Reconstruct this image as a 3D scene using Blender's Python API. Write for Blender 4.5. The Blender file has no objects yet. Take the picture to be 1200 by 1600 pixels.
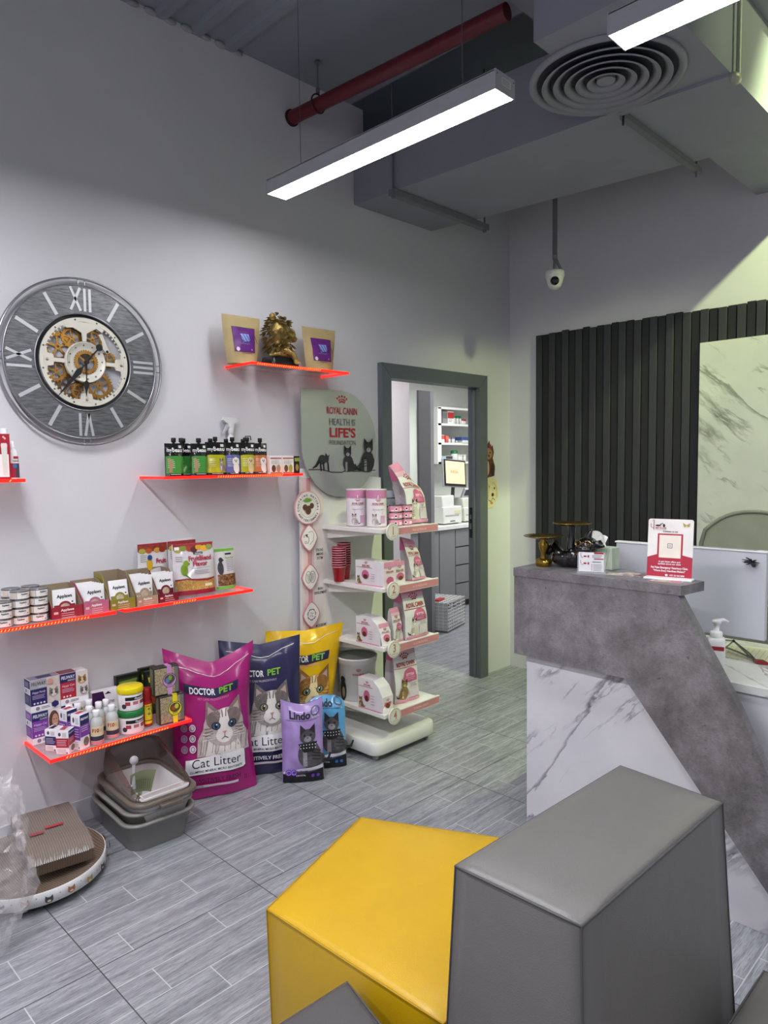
import bpy, bmesh, math, random
from mathutils import Vector, Matrix, Euler, noise
from mathutils.geometry import tessellate_polygon
random.seed(7)
PI = math.pi
R = math.radians
scene = bpy.context.scene

# ------------------------------------------------------------------ camera
YAW, PITCH, ROLL, FPX = 0.790166, -0.0679019, -0.0129237, 1108.4
fw = Vector((math.sin(YAW)*math.cos(PITCH), math.cos(YAW)*math.cos(PITCH), math.sin(PITCH)))
rt = Vector((math.cos(YAW), -math.sin(YAW), 0)); upv = rt.cross(fw)
r2 = rt*math.cos(ROLL)+upv*math.sin(ROLL); u2 = -rt*math.sin(ROLL)+upv*math.cos(ROLL)
cam = bpy.data.cameras.new('camera'); cam_o = bpy.data.objects.new('camera', cam)
scene.collection.objects.link(cam_o)
cam_o.matrix_world = Matrix(((r2.x, u2.x, -fw.x, 0), (r2.y, u2.y, -fw.y, 0), (r2.z, u2.z, -fw.z, 1.5), (0, 0, 0, 1)))
cam.sensor_fit = 'VERTICAL'; cam.sensor_height = 36.0; cam.lens = 36.0*FPX/1600.0
cam.clip_start = 0.05
scene.camera = cam_o

# ------------------------------------------------------------------ colour management, world
scene.view_settings.view_transform = 'Standard'
scene.view_settings.look = 'None'
scene.view_settings.gamma = 1.0
scene.view_settings.use_curve_mapping = False
scene.view_settings.exposure = 0.3
w = bpy.data.worlds.new('world'); scene.world = w; w.use_nodes = True
w.node_tree.nodes['Background'].inputs[0].default_value = (0.55, 0.6, 0.7, 1)
w.node_tree.nodes['Background'].inputs[1].default_value = 0.25
scene.cycles.max_bounces = 8
scene.cycles.diffuse_bounces = 5
scene.cycles.transparent_max_bounces = 16
scene.cycles.caustics_reflective = False
scene.cycles.caustics_refractive = False
scene.cycles.sample_clamp_indirect = 6.0

def area(name, loc, rot, sx, sy, power, col, spread=PI):
    l = bpy.data.lights.new(name, 'AREA'); l.shape = 'RECTANGLE'; l.size = sx; l.size_y = sy
    l.energy = power; l.color = col; l.spread = spread
    o = bpy.data.objects.new(name, l); o.location = loc; o.rotation_euler = rot
    scene.collection.objects.link(o); return o
WHITE = (0.96, 0.95, 1.0)
# the same kind of linear lamps, further back in the room (behind the viewer)
area('linear_lamp_light', (1.96, -1.4, 2.66), (0, 0, 0), 0.1, 1.2, 16, WHITE)
area('linear_lamp_light', (0.35, 1.6, 2.66), (0, 0, 0), 0.1, 1.2, 36, WHITE)
area('linear_lamp_light', (0.35, -0.2, 2.66), (0, 0, 0), 0.1, 1.2, 18, WHITE)
area('linear_lamp_light', (-1.2, 1.2, 2.66), (0, 0, 0), 0.1, 1.2, 26, WHITE)
# glazed shop front behind the viewer
area('shop_front_daylight', (-2.3, -0.4, 2.1), (0, R(-96), 0), 2.2, 4.0, 17, (0.88, 0.9, 1.0))
# greenish ceiling spots over the reception desk, plus an added one for the duct face
def spot(name, loc, aim, power, col, ang, blend=0.5, size=0.05):
    l = bpy.data.lights.new(name, 'SPOT'); l.energy = power; l.color = col; l.spot_size = R(ang); l.spot_blend = blend; l.shadow_soft_size = size
    o = bpy.data.objects.new(name, l); o.location = loc; o.rotation_euler = (Vector(aim)-Vector(loc)).to_track_quat('-Z', 'Y').to_euler()
    scene.collection.objects.link(o); return o
LIME = (0.86, 1.0, 0.48)
spot('reception_spot_light', (3.5, 0.12, 3.70), (4.3, 1.5, 2.0), 260, LIME, 86, 0.6, 0.03)
spot('reception_spot_light', (2.9, -0.4, 3.40), (4.08, 3.0, 1.3), 210, LIME, 36, 1.0, 0.08)
spot('reception_spot_light', (3.3, 0.15, 3.45), (3.25, 1.0, 3.15), 15, LIME, 80, 0.7, 0.03)  # added spot, only brightens the duct face that the main cone misses
spot('reception_spot_light', (3.3, 0.2, 3.2), (2.9, 0.7, 0.75), 18, (0.95, 1.0, 0.8), 60, 1.0, 0.1)

# treatment room behind the door
area('treatment_room_light', (5.6, 3.9, 2.36), (0, 0, 0), 0.6, 0.6, 29, (0.97, 1.0, 0.95))
area('treatment_room_light', (3.9, 3.6, 2.36), (0, 0, 0), 0.5, 0.4, 6, (1.0, 0.95, 0.98))

# ------------------------------------------------------------------ materials
def lin(c):
    if isinstance(c, str):
        c = [int(c[i:i+2], 16)/255 for i in (0, 2, 4)]
    return tuple(x/12.92 if x <= 0.04045 else ((x+0.055)/1.055)**2.4 for x in c)
MC = {}
def pm(col, rough=0.5, metal=0.0, emit=0.0, alpha=1.0, trans=0.0, coat=0.0, var=0.06, bump=0.0, bs=60.0, ior=1.45, ns=14.0):
    """plain surface: procedural colour mottling and optional fine bump"""
    key = (col, rough, metal, emit, alpha, trans, coat, var, bump, bs, ns)
    if key in MC: return MC[key]
    m = bpy.data.materials.new('mat_%s_%d' % (col, len(MC))); m.use_nodes = True
    nt = m.node_tree; b = nt.nodes['Principled BSDF']
    c = lin(col)
    tc = nt.nodes.new('ShaderNodeTexCoord')
    if var > 0 and emit == 0:
        n = nt.nodes.new('ShaderNodeTexNoise'); n.inputs['Scale'].default_value = ns; n.inputs['Detail'].default_value = 4
        nt.links.new(tc.outputs['Object'], n.inputs['Vector'])
        r = nt.nodes.new('ShaderNodeValToRGB')
        r.color_ramp.elements[0].position = 0.3; r.color_ramp.elements[1].position = 0.7
        r.color_ramp.elements[0].color = tuple(x*(1-var) for x in c)+(1,)
        r.color_ramp.elements[1].color = tuple(min(1, x*(1+var)) for x in c)+(1,)
        nt.links.new(n.outputs['Fac'], r.inputs['Fac']); nt.links.new(r.outputs['Color'], b.inputs['Base Color'])
    else:
        b.inputs['Base Color'].default_value = c+(1,)
    b.inputs['Roughness'].default_value = rough; b.inputs['Metallic'].default_value = metal
    b.inputs['Alpha'].default_value = alpha; b.inputs['Transmission Weight'].default_value = trans
    b.inputs['Coat Weight'].default_value = coat; b.inputs['IOR'].default_value = ior
    if coat: b.inputs['Coat Roughness'].default_value = 0.12
    if emit:
        b.inputs['Emission Color'].default_value = c+(1,); b.inputs['Emission Strength'].default_value = emit
    if bump:
        n2 = nt.nodes.new('ShaderNodeTexNoise'); n2.inputs['Scale'].default_value = bs; n2.inputs['Detail'].default_value = 5
        nt.links.new(tc.outputs['Object'], n2.inputs['Vector'])
        bp = nt.nodes.new('ShaderNodeBump'); bp.inputs['Strength'].default_value = bump; bp.inputs['Distance'].default_value = 0.01
        nt.links.new(n2.outputs['Fac'], bp.inputs['Height']); nt.links.new(bp.outputs['Normal'], b.inputs['Normal'])
    MC[key] = m; return m

def nodemat(name):
    m = bpy.data.materials.new(name); m.use_nodes = True
    nt = m.node_tree; return m, nt, nt.nodes['Principled BSDF'], nt.nodes.new('ShaderNodeTexCoord')
def ramp(nt, stops):
    r = nt.nodes.new('ShaderNodeValToRGB'); cr = r.color_ramp
    while len(cr.elements) < len(stops): cr.elements.new(0.5)
    for e, (p, c) in zip(cr.elements, stops):
        e.position = p; e.color = tuple(lin(c))+(1,)
    return r
def noise_n(nt, vec, scale, detail=6, rough=0.55, dist=0.0):
    n = nt.nodes.new('ShaderNodeTexNoise'); n.inputs['Scale'].default_value = scale; n.inputs['Detail'].default_value = detail
    n.inputs['Roughness'].default_value = rough; n.inputs['Distortion'].default_value = dist
    nt.links.new(vec, n.inputs['Vector']); return n
def mapping(nt, tc, scale=(1, 1, 1), rot=(0, 0, 0), out='Object'):
    mp = nt.nodes.new('ShaderNodeMapping'); mp.inputs['Scale'].default_value = scale; mp.inputs['Rotation'].default_value = rot
    nt.links.new(tc.outputs[out], mp.inputs['Vector']); return mp
def mix(nt, a, b, fac, mode='MIX'):
    x = nt.nodes.new('ShaderNodeMix'); x.data_type = 'RGBA'; x.blend_type = mode
    for s, v in ((6, a), (7, b), (0, fac)):
        if hasattr(v, 'is_linked') or hasattr(v, 'links'): nt.links.new(v, x.inputs[s])
        elif s == 0: x.inputs[0].default_value = v
        else: x.inputs[s].default_value = tuple(lin(v))+(1,)
    return x.outputs[2]

def m_floor():
    m, nt, b, tc = nodemat('wood_look_tile')
    at = nt.nodes.new('ShaderNodeAttribute'); at.attribute_name = 'rnd'
    mp = mapping(nt, tc, (1.3, 16, 1))
    ad = nt.nodes.new('ShaderNodeVectorMath'); ad.operation = 'MULTIPLY_ADD'
    nt.links.new(at.outputs['Fac'], ad.inputs[0]); ad.inputs[1].default_value = (37, 91, 13)
    nt.links.new(mp.outputs[0], ad.inputs[2])
    n1 = noise_n(nt, ad.outputs[0], 2.6, 8, 0.68, 0.6)
    r1 = ramp(nt, [(0.26, '6d7077'), (0.42, '8d9097'), (0.58, 'a6a9af'), (0.8, 'babdc2')])
    nt.links.new(n1.outputs['Fac'], r1.inputs['Fac'])
    mp2 = mapping(nt, tc, (7, 110, 1))
    n2 = noise_n(nt, mp2.outputs[0], 3, 5, 0.7, 0.3)
    r2_ = ramp(nt, [(0.34, '76767c'), (0.56, 'ffffff')]); nt.links.new(n2.outputs['Fac'], r2_.inputs['Fac'])
    c = mix(nt, r1.outputs[0], r2_.outputs[0], 0.62, 'MULTIPLY')
    nt.links.new(c, b.inputs['Base Color'])
    b.inputs['Roughness'].default_value = 0.38
    bp = nt.nodes.new('ShaderNodeBump'); bp.inputs['Strength'].default_value = 0.12; bp.inputs['Distance'].default_value = 0.004
    nt.links.new(n2.outputs['Fac'], bp.inputs['Height']); nt.links.new(bp.outputs[0], b.inputs['Normal'])
    return m
def m_marble(base, vein, sc=1.4, rot=(0.785, 0, 0), rough=0.25, width=0.03, stretch=(2.2, 0.55, 2.2), cover=0.5):
    """thin veins running along the rotated y axis"""
    m, nt, b, tc = nodemat('marble')
    m1 = mapping(nt, tc, (1, 1, 1), rot)
    m2 = nt.nodes.new('ShaderNodeMapping'); m2.inputs['Scale'].default_value = stretch; nt.links.new(m1.outputs[0], m2.inputs['Vector'])
    out = base
    for k, (f_, wd_, lo, amt) in enumerate(((1.0, width, .40, 1.0), (2.1, width*.8, .46, .8))):
        n = noise_n(nt, m2.outputs[0], sc*f_, 8, 0.6, 0.25)
        r1 = ramp(nt, [(0.0, 'ffffff'), (0.5-wd_, 'ffffff'), (0.5, vein), (0.5+wd_*0.3, 'ffffff')])
        nt.links.new(n.outputs['Fac'], r1.inputs['Fac'])
        n2 = noise_n(nt, m1.outputs[0], 2.3*f_, 2); r2_ = ramp(nt, [(lo, '000000'), (lo+.14, 'ffffff')]); nt.links.new(n2.outputs['Fac'], r2_.inputs['Fac'])
        v_ = mix(nt, 'ffffff', r1.outputs[0], r2_.outputs[0]); out = mix(nt, out, v_, amt, 'MULTIPLY')
    n3 = noise_n(nt, m1.outputs[0], 3.0, 5); r3 = ramp(nt, [(0.3, 'ebebee'), (0.7, 'ffffff')]); nt.links.new(n3.outputs['Fac'], r3.inputs['Fac'])
    out = mix(nt, out, r3.outputs[0], 1.0, 'MULTIPLY')
    nt.links.new(out, b.inputs['Base Color']); b.inputs['Roughness'].default_value = rough
    return m
def m_concrete():
    m, nt, b, tc = nodemat('concrete_laminate')
    mp = mapping(nt, tc, (1, 1, 1))
    n1 = noise_n(nt, mp.outputs[0], 5.5, 10, 0.75, 0.2)
    r1 = ramp(nt, [(0.3, '555255'), (0.47, '747174'), (0.56, '858286'), (0.72, '9b989c')]); nt.links.new(n1.outputs['Fac'], r1.inputs['Fac'])
    n2 = noise_n(nt, mapping(nt, tc, (1, 30, 90)).outputs[0], 3, 4)
    r2_ = ramp(nt, [(0.35, 'c8c8c8'), (0.6, 'ffffff')]); nt.links.new(n2.outputs['Fac'], r2_.inputs['Fac'])
    n3 = noise_n(nt, mp.outputs[0], 70, 2, 0.5)
    r3 = ramp(nt, [(0.24, '6a6a6a'), (0.34, 'ffffff')]); nt.links.new(n3.outputs['Fac'], r3.inputs['Fac'])
    c = mix(nt, r1.outputs[0], r2_.outputs[0], 0.45, 'MULTIPLY'); c = mix(nt, c, r3.outputs[0], 0.6, 'MULTIPLY')
    nt.links.new(c, b.inputs['Base Color']); b.inputs['Roughness'].default_value = 0.42
    return m
def m_leather(col, rough=0.42, blot=0.05):
    m, nt, b, tc = nodemat('faux_leather')
    c = lin(col)
    n = noise_n(nt, tc.outputs['Object'], 5, 6, 0.6)
    r = nt.nodes.new('ShaderNodeValToRGB'); r.color_ramp.elements[0].position = 0.3; r.color_ramp.elements[1].position = 0.75
    r.color_ramp.elements[0].color = tuple(x*(1-blot) for x in c)+(1,); r.color_ramp.elements[1].color = tuple(x*(1+blot) for x in c)+(1,)
    nt.links.new(n.outputs['Fac'], r.inputs['Fac']); nt.links.new(r.outputs[0], b.inputs['Base Color'])
    b.inputs['Roughness'].default_value = rough
    v = nt.nodes.new('ShaderNodeTexVoronoi'); v.inputs['Scale'].default_value = 420
    nt.links.new(tc.outputs['Object'], v.inputs['Vector'])
    n2 = noise_n(nt, tc.outputs['Object'], 7, 3)
    ad = nt.nodes.new('ShaderNodeMath'); ad.operation = 'MULTIPLY_ADD'; ad.inputs[1].default_value = 9.0
    nt.links.new(n2.outputs['Fac'], ad.inputs[0]); nt.links.new(v.outputs['Distance'], ad.inputs[2])
    bp = nt.nodes.new('ShaderNodeBump'); bp.inputs['Strength'].default_value = 0.10; bp.inputs['Distance'].default_value = 0.003
    nt.links.new(ad.outputs[0], bp.inputs['Height']); nt.links.new(bp.outputs[0], b.inputs['Normal'])
    return m
def m_grain(dark, light, scale=(60, 60, 2), rough=0.55, metal=0.0, sc=4, lo=0.35, hi=0.65, bump=0.1, rot=(0, 0, 0)):
    m, nt, b, tc = nodemat('grain')
    n = noise_n(nt, mapping(nt, tc, scale, rot).outputs[0], sc, 5, 0.65)
    r = ramp(nt, [(lo, dark), (hi, light)]); nt.links.new(n.outputs['Fac'], r.inputs['Fac'])
    nt.links.new(r.outputs[0], b.inputs['Base Color']); b.inputs['Roughness'].default_value = rough; b.inputs['Metallic'].default_value = metal
    bp = nt.nodes.new('ShaderNodeBump'); bp.inputs['Strength'].default_value = bump; bp.inputs['Distance'].default_value = 0.003
    nt.links.new(n.outputs['Fac'], bp.inputs['Height']); nt.links.new(bp.outputs[0], b.inputs['Normal'])
    return m
def m_corrugate():
    m, nt, b, tc = nodemat('corrugated_card')
    wv = nt.nodes.new('ShaderNodeTexWave'); wv.inputs['Scale'].default_value = 55; wv.inputs['Distortion'].default_value = 1.5; wv.inputs['Detail'].default_value = 2
    wv.bands_direction = 'Y'; wv.inputs['Detail Scale'].default_value = 12
    nt.links.new(tc.outputs['Object'], wv.inputs['Vector'])
    wx = nt.nodes.new('ShaderNodeTexWave'); wx.inputs['Scale'].default_value = 38; wx.inputs['Distortion'].default_value = 1.0; wx.bands_direction = 'X'
    nt.links.new(tc.outputs['Object'], wx.inputs['Vector'])
    mm = nt.nodes.new('ShaderNodeMath'); mm.operation = 'MULTIPLY'
    nt.links.new(wv.outputs['Fac'], mm.inputs[0]); nt.links.new(wx.outputs['Fac'], mm.inputs[1])
    r = ramp(nt, [(0.05, '5c4c3e'), (0.6, '8c7a68')]); nt.links.new(mm.outputs[0], r.inputs['Fac'])
    nt.links.new(r.outputs[0], b.inputs['Base Color']); b.inputs['Roughness'].default_value = 0.85
    bp = nt.nodes.new('ShaderNodeBump'); bp.inputs['Strength'].default_value = 0.5; bp.inputs['Distance'].default_value = 0.004
    nt.links.new(mm.outputs[0], bp.inputs['Height']); nt.links.new(bp.outputs[0], b.inputs['Normal'])
    return m
def m_seed(cols, scale=160):
    m, nt, b, tc = nodemat('seed_mix')
    v = nt.nodes.new('ShaderNodeTexVoronoi'); v.inputs['Scale'].default_value = scale
    nt.links.new(tc.outputs['Object'], v.inputs['Vector'])
    sp = nt.nodes.new('ShaderNodeSeparateColor'); nt.links.new(v.outputs['Color'], sp.inputs[0])
    k = len(cols); r = ramp(nt, [(i/max(1, k-1), c) for i, c in enumerate(cols)]); nt.links.new(sp.outputs[0], r.inputs['Fac'])
    nt.links.new(r.outputs[0], b.inputs['Base Color']); b.inputs['Roughness'].default_value = 0.6
    return m

# ------------------------------------------------------------------ mesh building
class MB:
    def __init__(s): s.v = []; s.f = []; s.fm = []; s.fs = []; s.mats = []; s.M = Matrix()
    def mi(s, m):
        if m not in s.mats: s.mats.append(m)
        return s.mats.index(m)
    def add(s, V, F, m, smooth=False):
        o = len(s.v); s.v += [s.M @ Vector(p) for p in V]; i = s.mi(m)
        for f in F: s.f.append([o+a for a in f]); s.fm.append(i); s.fs.append(smooth)
    def box(s, x0, x1, y0, y1, z0, z1, m, bev=0.0, seg=2):
        if bev <= 0:
            V = [(x, y, z) for z in (z0, z1) for y in (y0, y1) for x in (x0, x1)]
            s.add(V, [(0, 2, 3, 1), (4, 5, 7, 6), (0, 1, 5, 4), (2, 6, 7, 3), (0, 4, 6, 2), (1, 3, 7, 5)], m); return
        bm = bmesh.new(); bmesh.ops.create_cube(bm, size=1)
        for v in bm.verts: v.co = Vector(((x0+x1)/2+v.co.x*(x1-x0), (y0+y1)/2+v.co.y*(y1-y0), (z0+z1)/2+v.co.z*(z1-z0)))
        bmesh.ops.bevel(bm, geom=bm.edges[:]+bm.verts[:], offset=bev, segments=seg, affect='EDGES', profile=0.5)
        bm.verts.index_update()
        bm.normal_update(); V = [v.co.copy() for v in bm.verts]
        big = [f for f in bm.faces if max(abs(c) for c in f.normal) > .9999]; sm = [f for f in bm.faces if max(abs(c) for c in f.normal) <= .9999]
        o = len(s.v); s.add(V, [[v.index for v in f.verts] for f in big], m, False)
        i = s.mi(m)
        for f in sm: s.f.append([o+v.index for v in f.verts]); s.fm.append(i); s.fs.append(seg > 1)
        bm.free()
    def loft(s, rings, m, caps=(True, True), smooth=True, closed=True):
        n = len(rings[0]); V = [p for r in rings for p in r]; F = []
        for i in range(len(rings)-1):
            for j in range(n if closed else n-1):
                k = (j+1) % n
                F.append((i*n+j, i*n+k, (i+1)*n+k, (i+1)*n+j))
        s.add(V, F, m, smooth)
        if caps[0]: s.add(rings[0], [list(range(n))[::-1]], m)
        if caps[1]: s.add(rings[-1], [list(range(n))], m)
    def lathe(s, prof, m, seg=28, c=(0, 0, 0), caps=(True, True), smooth=True, axis='Z', a0=0, a1=2*PI):
        full = abs(a1-a0-2*PI) < 1e-6; rs = []
        for r, z in prof:
            ring = []
            for j in range(seg if full else seg+1):
                a = a0+(a1-a0)*j/seg
                p = (r*math.cos(a), r*math.sin(a), z)
                if axis == 'Y': p = (p[0], -p[2], p[1])
                if axis == 'X': p = (p[2], p[0], p[1])
                ring.append((p[0]+c[0], p[1]+c[1], p[2]+c[2]))
            rs.append(ring)
        s.loft(rs, m, caps, smooth, full)
    def tube(s, path, r, m, seg=8, closed=False, smooth=True):
        P = [Vector(p) for p in path]; n = len(P); rs = []; up = None
        for i, p in enumerate(P):
            if closed: t = P[(i+1) % n]-P[i-1]
            else: t = P[min(i+1, n-1)]-P[max(i-1, 0)]
            t.normalize()
            if up is None: up = Vector((0, 0, 1)) if abs(t.z) < 0.9 else Vector((1, 0, 0))
            a = t.cross(up).normalized(); b = a.cross(t).normalized(); up = b
            rr = r[i] if isinstance(r, (list, tuple)) else r
            rs.append([p+(a*math.cos(2*PI*k/seg)+b*math.sin(2*PI*k/seg))*rr for k in range(seg)])
        if closed: rs.append(rs[0]); s.loft(rs, m, (False, False), smooth)
        else: s.loft(rs, m, (True, True), smooth)
    def prism(s, loops, z0, z1, m, m_side=None, M=None):
        """outline (first loop) with holes, in the plane of M's x and y, extruded along its z"""
        if not isinstance(loops[0][0], (list, tuple)): loops = [loops]
        M = M or Matrix(); L3 = [[Vector((p[0], p[1], 0)) for p in lp] for lp in loops]
        tris = tessellate_polygon(L3); flat = [p for lp in L3 for p in lp]
        for z, rev in ((z0, True), (z1, False)):
            s.add([M @ Vector((p.x, p.y, z)) for p in flat], [t[::-1] if rev else t for t in tris], m)
        for lp in L3:
            n = len(lp); V = [M @ Vector((p.x, p.y, z0)) for p in lp]+[M @ Vector((p.x, p.y, z1)) for p in lp]
            s.add(V, [(i, (i+1) % n, n+(i+1) % n, n+i) for i in range(n)], m_side or m)
    def surf(s, fn, nu, nv, m, smooth=True):
        V = [fn(i/nu, j/nv) for j in range(nv+1) for i in range(nu+1)]
        s.add(V, [(j*(nu+1)+i, j*(nu+1)+i+1, (j+1)*(nu+1)+i+1, (j+1)*(nu+1)+i) for j in range(nv) for i in range(nu)], m, smooth)
    def ball(s, c, rx, ry, rz, m, nu=14, nv=9):
        s.surf(lambda a, b: (c[0]+rx*math.cos(2*PI*a)*math.sin(PI*b), c[1]+ry*math.sin(2*PI*a)*math.sin(PI*b), c[2]-rz*math.cos(PI*b)), nu, nv, m)
    def build(s, name, parent=None, loc=None, rot=None, fixn=True, **kw):
        me = bpy.data.meshes.new(name); me.from_pydata([tuple(v) for v in s.v], [], s.f)
        for m in s.mats: me.materials.append(m)
        me.polygons.foreach_set('material_index', s.fm); me.polygons.foreach_set('use_smooth', s.fs)
        me.update()
        o = bpy.data.objects.new(name, me); scene.collection.objects.link(o)
        if parent: o.parent = parent
        if loc is not None: o.location = loc
        if rot is not None: o.rotation_euler = rot
        if kw: tag(o, **kw)
        return o
def tag(o, label=None, cat=None, group=None, kind=None):
    if label: o['label'] = label
    if cat: o['category'] = cat
    if group: o['group'] = group
    if kind: o['kind'] = kind
    return o
def thing(name, label, cat, loc=(0, 0, 0), rot=(0, 0, 0), group=None):
    o = bpy.data.objects.new(name, None); scene.collection.objects.link(o); o.empty_display_size = 0.05
    o.location = loc; o.rotation_euler = rot; return tag(o, label, cat, group)
def struct(mb, name, parent=None, **k): return mb.build(name, parent, kind=None if parent else 'structure', **k)
def dup(root, loc, rot=None, label=None, group=None):
    r = root.copy(); scene.collection.objects.link(r); r.location = loc
    if rot is not None: r.rotation_euler = rot
    if label: r['label'] = label
    if group: r['group'] = group
    for ch in list(root.children):
        c = ch.copy(); scene.collection.objects.link(c); c.parent = r
        for g in list(ch.children):
            d = g.copy(); scene.collection.objects.link(d); d.parent = c
    return r
def rrect(w, d, r, z, n=5, cx=0, cy=0):
    P = []
    for qx, qy, a0 in ((1, 1, 0), (-1, 1, 90), (-1, -1, 180), (1, -1, 270)):
        for i in range(n+1):
            a = R(a0+90*i/n); P.append((cx+qx*(w/2-r)+r*math.cos(a), cy+qy*(d/2-r)+r*math.sin(a), z))
    return P
def rr2(w, h, r, cx=0, cy=0, n=4): return [(p[0], p[1]) for p in rrect(w, h, r, 0, n, cx, cy)]

TXC = {}
def textmesh(t, bold=0.0):
    k = (t, bold)
    if k in TXC: return TXC[k]
    cu = bpy.data.curves.new('lettering', 'FONT'); cu.body = t; cu.size = 1.0; cu.align_x = 'CENTER'; cu.resolution_u = 3; cu.offset = bold
    o = bpy.data.objects.new('lettering', cu); scene.collection.objects.link(o)
    dg = bpy.context.evaluated_depsgraph_get(); dg.update()
    me = bpy.data.meshes.new_from_object(o.evaluated_get(dg))
    V = [(v.co.x, v.co.y) for v in me.vertices]; F = [tuple(p.vertices) for p in me.polygons]
    bpy.data.objects.remove(o); bpy.data.curves.remove(cu); bpy.data.meshes.remove(me)
    TXC[k] = (V, F); return TXC[k]

class Dec:
    """printing on a surface; mp(u, v, h) gives the point on it"""
    def __init__(s, mb, mp, h0=0.0004, dh=0.00012, step=None): s.mb = mb; s.mp = mp; s.h = h0; s.dh = dh; s.step = step
    def put(s, P, F, m, lift=0.0):
        s.h += s.dh
        if s.step:                                   # follow the curved surface: cut long edges
            bm = bmesh.new(); vs = [bm.verts.new((p[0], p[1], 0)) for p in P]
            for f in F:
                try: bm.faces.new([vs[i] for i in f])
                except ValueError: pass
            for _ in range(4):
                bmesh.ops.triangulate(bm, faces=bm.faces[:])
                es = [e for e in bm.edges if e.calc_length() > s.step]
                if not es: break
                bmesh.ops.subdivide_edges(bm, edges=es, cuts=1)
            bmesh.ops.triangulate(bm, faces=bm.faces[:]); bm.verts.index_update()
            P = [(v.co.x, v.co.y) for v in bm.verts]; F = [[v.index for v in f.verts] for f in bm.faces]; bm.free()
        s.mb.add([s.mp(p[0], p[1], s.h+lift) for p in P], F, m)
    def rect(s, u0, v0, u1, v1, m, nu=1, nv=1):
        P = [(u0+(u1-u0)*i/nu, v0+(v1-v0)*j/nv) for j in range(nv+1) for i in range(nu+1)]
        s.put(P, [(j*(nu+1)+i, j*(nu+1)+i+1, (j+1)*(nu+1)+i+1, (j+1)*(nu+1)+i) for j in range(nv) for i in range(nu)], m)
    def poly(s, P, m):
        t = tessellate_polygon([[Vector((p[0], p[1], 0)) for p in P]]); s.put(P, t, m)
    def ell(s, u, v, a, b, m, seg=18, rot=0):
        P = [(u, v)]+[(u+a*math.cos(t)*math.cos(rot)-b*math.sin(t)*math.sin(rot), v+a*math.cos(t)*math.sin(rot)+b*math.sin(t)*math.cos(rot)) for t in [2*PI*i/seg for i in range(seg)]]
        s.put(P, [(0, 1+i, 1+(i+1) % seg) for i in range(seg)], m)
    def ring(s, u, v, a, b, wd, m, seg=24):
        P = []
        for i in range(seg):
            t = 2*PI*i/seg; P += [(u+a*math.cos(t), v+b*math.sin(t)), (u+(a-wd)*math.cos(t), v+(b-wd)*math.sin(t))]
        s.put(P, [(2*i, 2*((i+1) % seg), 2*((i+1) % seg)+1, 2*i+1) for i in range(seg)], m)
    def line(s, P, wd, m):
        V = []; F = []
        for i, p in enumerate(P):
            a = P[max(i-1, 0)]; b = P[min(i+1, len(P)-1)]; dx, dy = b[0]-a[0], b[1]-a[1]; l = math.hypot(dx, dy) or 1
            w_ = wd[i] if isinstance(wd, (list, tuple)) else wd
            V += [(p[0]-dy/l*w_/2, p[1]+dx/l*w_/2), (p[0]+dy/l*w_/2, p[1]-dx/l*w_/2)]
            if i: F.append((2*i-2, 2*i-1, 2*i+1, 2*i))
        s.put(V, F, m)
    def text(s, t, u, v, size, m, sx=1.0, bold=0.0, rot=0.0, width=None, slant=0.0):
        V, F = textmesh(t, bold)
        if not V: return
        if width: sx = width/((max(p[0] for p in V)-min(p[0] for p in V))*size)
        c, n = math.cos(rot), math.sin(rot); P = []
        for x, y in V:
            x = (x+slant*y)*size*sx; y = y*size; P.append((u+x*c-y*n, v+x*n+y*c))
        s.put(P, F, m, s.step*.09 if s.step else 0.0)
    def arctext(s, t, u, v, r, size, m, mid=90, bold=0.02, sp=0.85, flip=False):
        n = len(t); st = size*sp/r
        for i, ch in enumerate(t):
            if ch == ' ': continue
            a = R(mid)+((n-1)/2-i)*st*(-1 if flip else 1)
            s.text(ch, u+r*math.cos(a), v+r*math.sin(a), size, m, bold=bold, rot=a-PI/2+(PI if flip else 0))
    def lines(s, u0, v, u1, n, gap, wd, m, rag=0.2):
        for i in range(n):
            s.rect(u0, v-i*gap-wd, u1-(u1-u0)*rag*random.random(), v-i*gap, m)
    def cat_face(s, u, v, z, cols, eye='3c4e66', nose='c08a86', stripes=True):
        base, dark, light = cols
        s.poly([(u-z*.95, v+z*.1), (u-z*.8, v+z*1.25), (u-z*.15, v+z*.72)], dark); s.poly([(u+z*.95, v+z*.1), (u+z*.8, v+z*1.25), (u+z*.15, v+z*.72)], dark)
        s.poly([(u-z*.82, v+z*.3), (u-z*.74, v+z*1.0), (u-z*.32, v+z*.65)], pm('b79a98')); s.poly([(u+z*.82, v+z*.3), (u+z*.74, v+z*1.0), (u+z*.32, v+z*.65)], pm('b79a98'))
        s.ell(u, v, z, z*.85, base, 24)
        s.ell(u-z*.45, v+z*.35, z*.42, z*.42, dark, 14); s.ell(u+z*.45, v+z*.35, z*.42, z*.42, dark, 14)
        s.poly([(u-z*.14, v+z*.82), (u+z*.14, v+z*.82), (u+z*.36, v-z*.3), (u, v-z*.55), (u-z*.36, v-z*.3)], light)
        s.ell(u, v-z*.38, z*.42, z*.34, light, 16)
        if stripes:
            for k in (-.3, -.1, .12, .32): s.line([(u+k*z, v+z*.8), (u+k*z*.7, v+z*.45)], z*.06, dark)
            for q in (-1, 1):
                for j in range(3): s.line([(u+q*z*.95, v-z*(.05+.17*j)), (u+q*z*.55, v-z*(.02+.12*j))], z*.05, dark)
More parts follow.
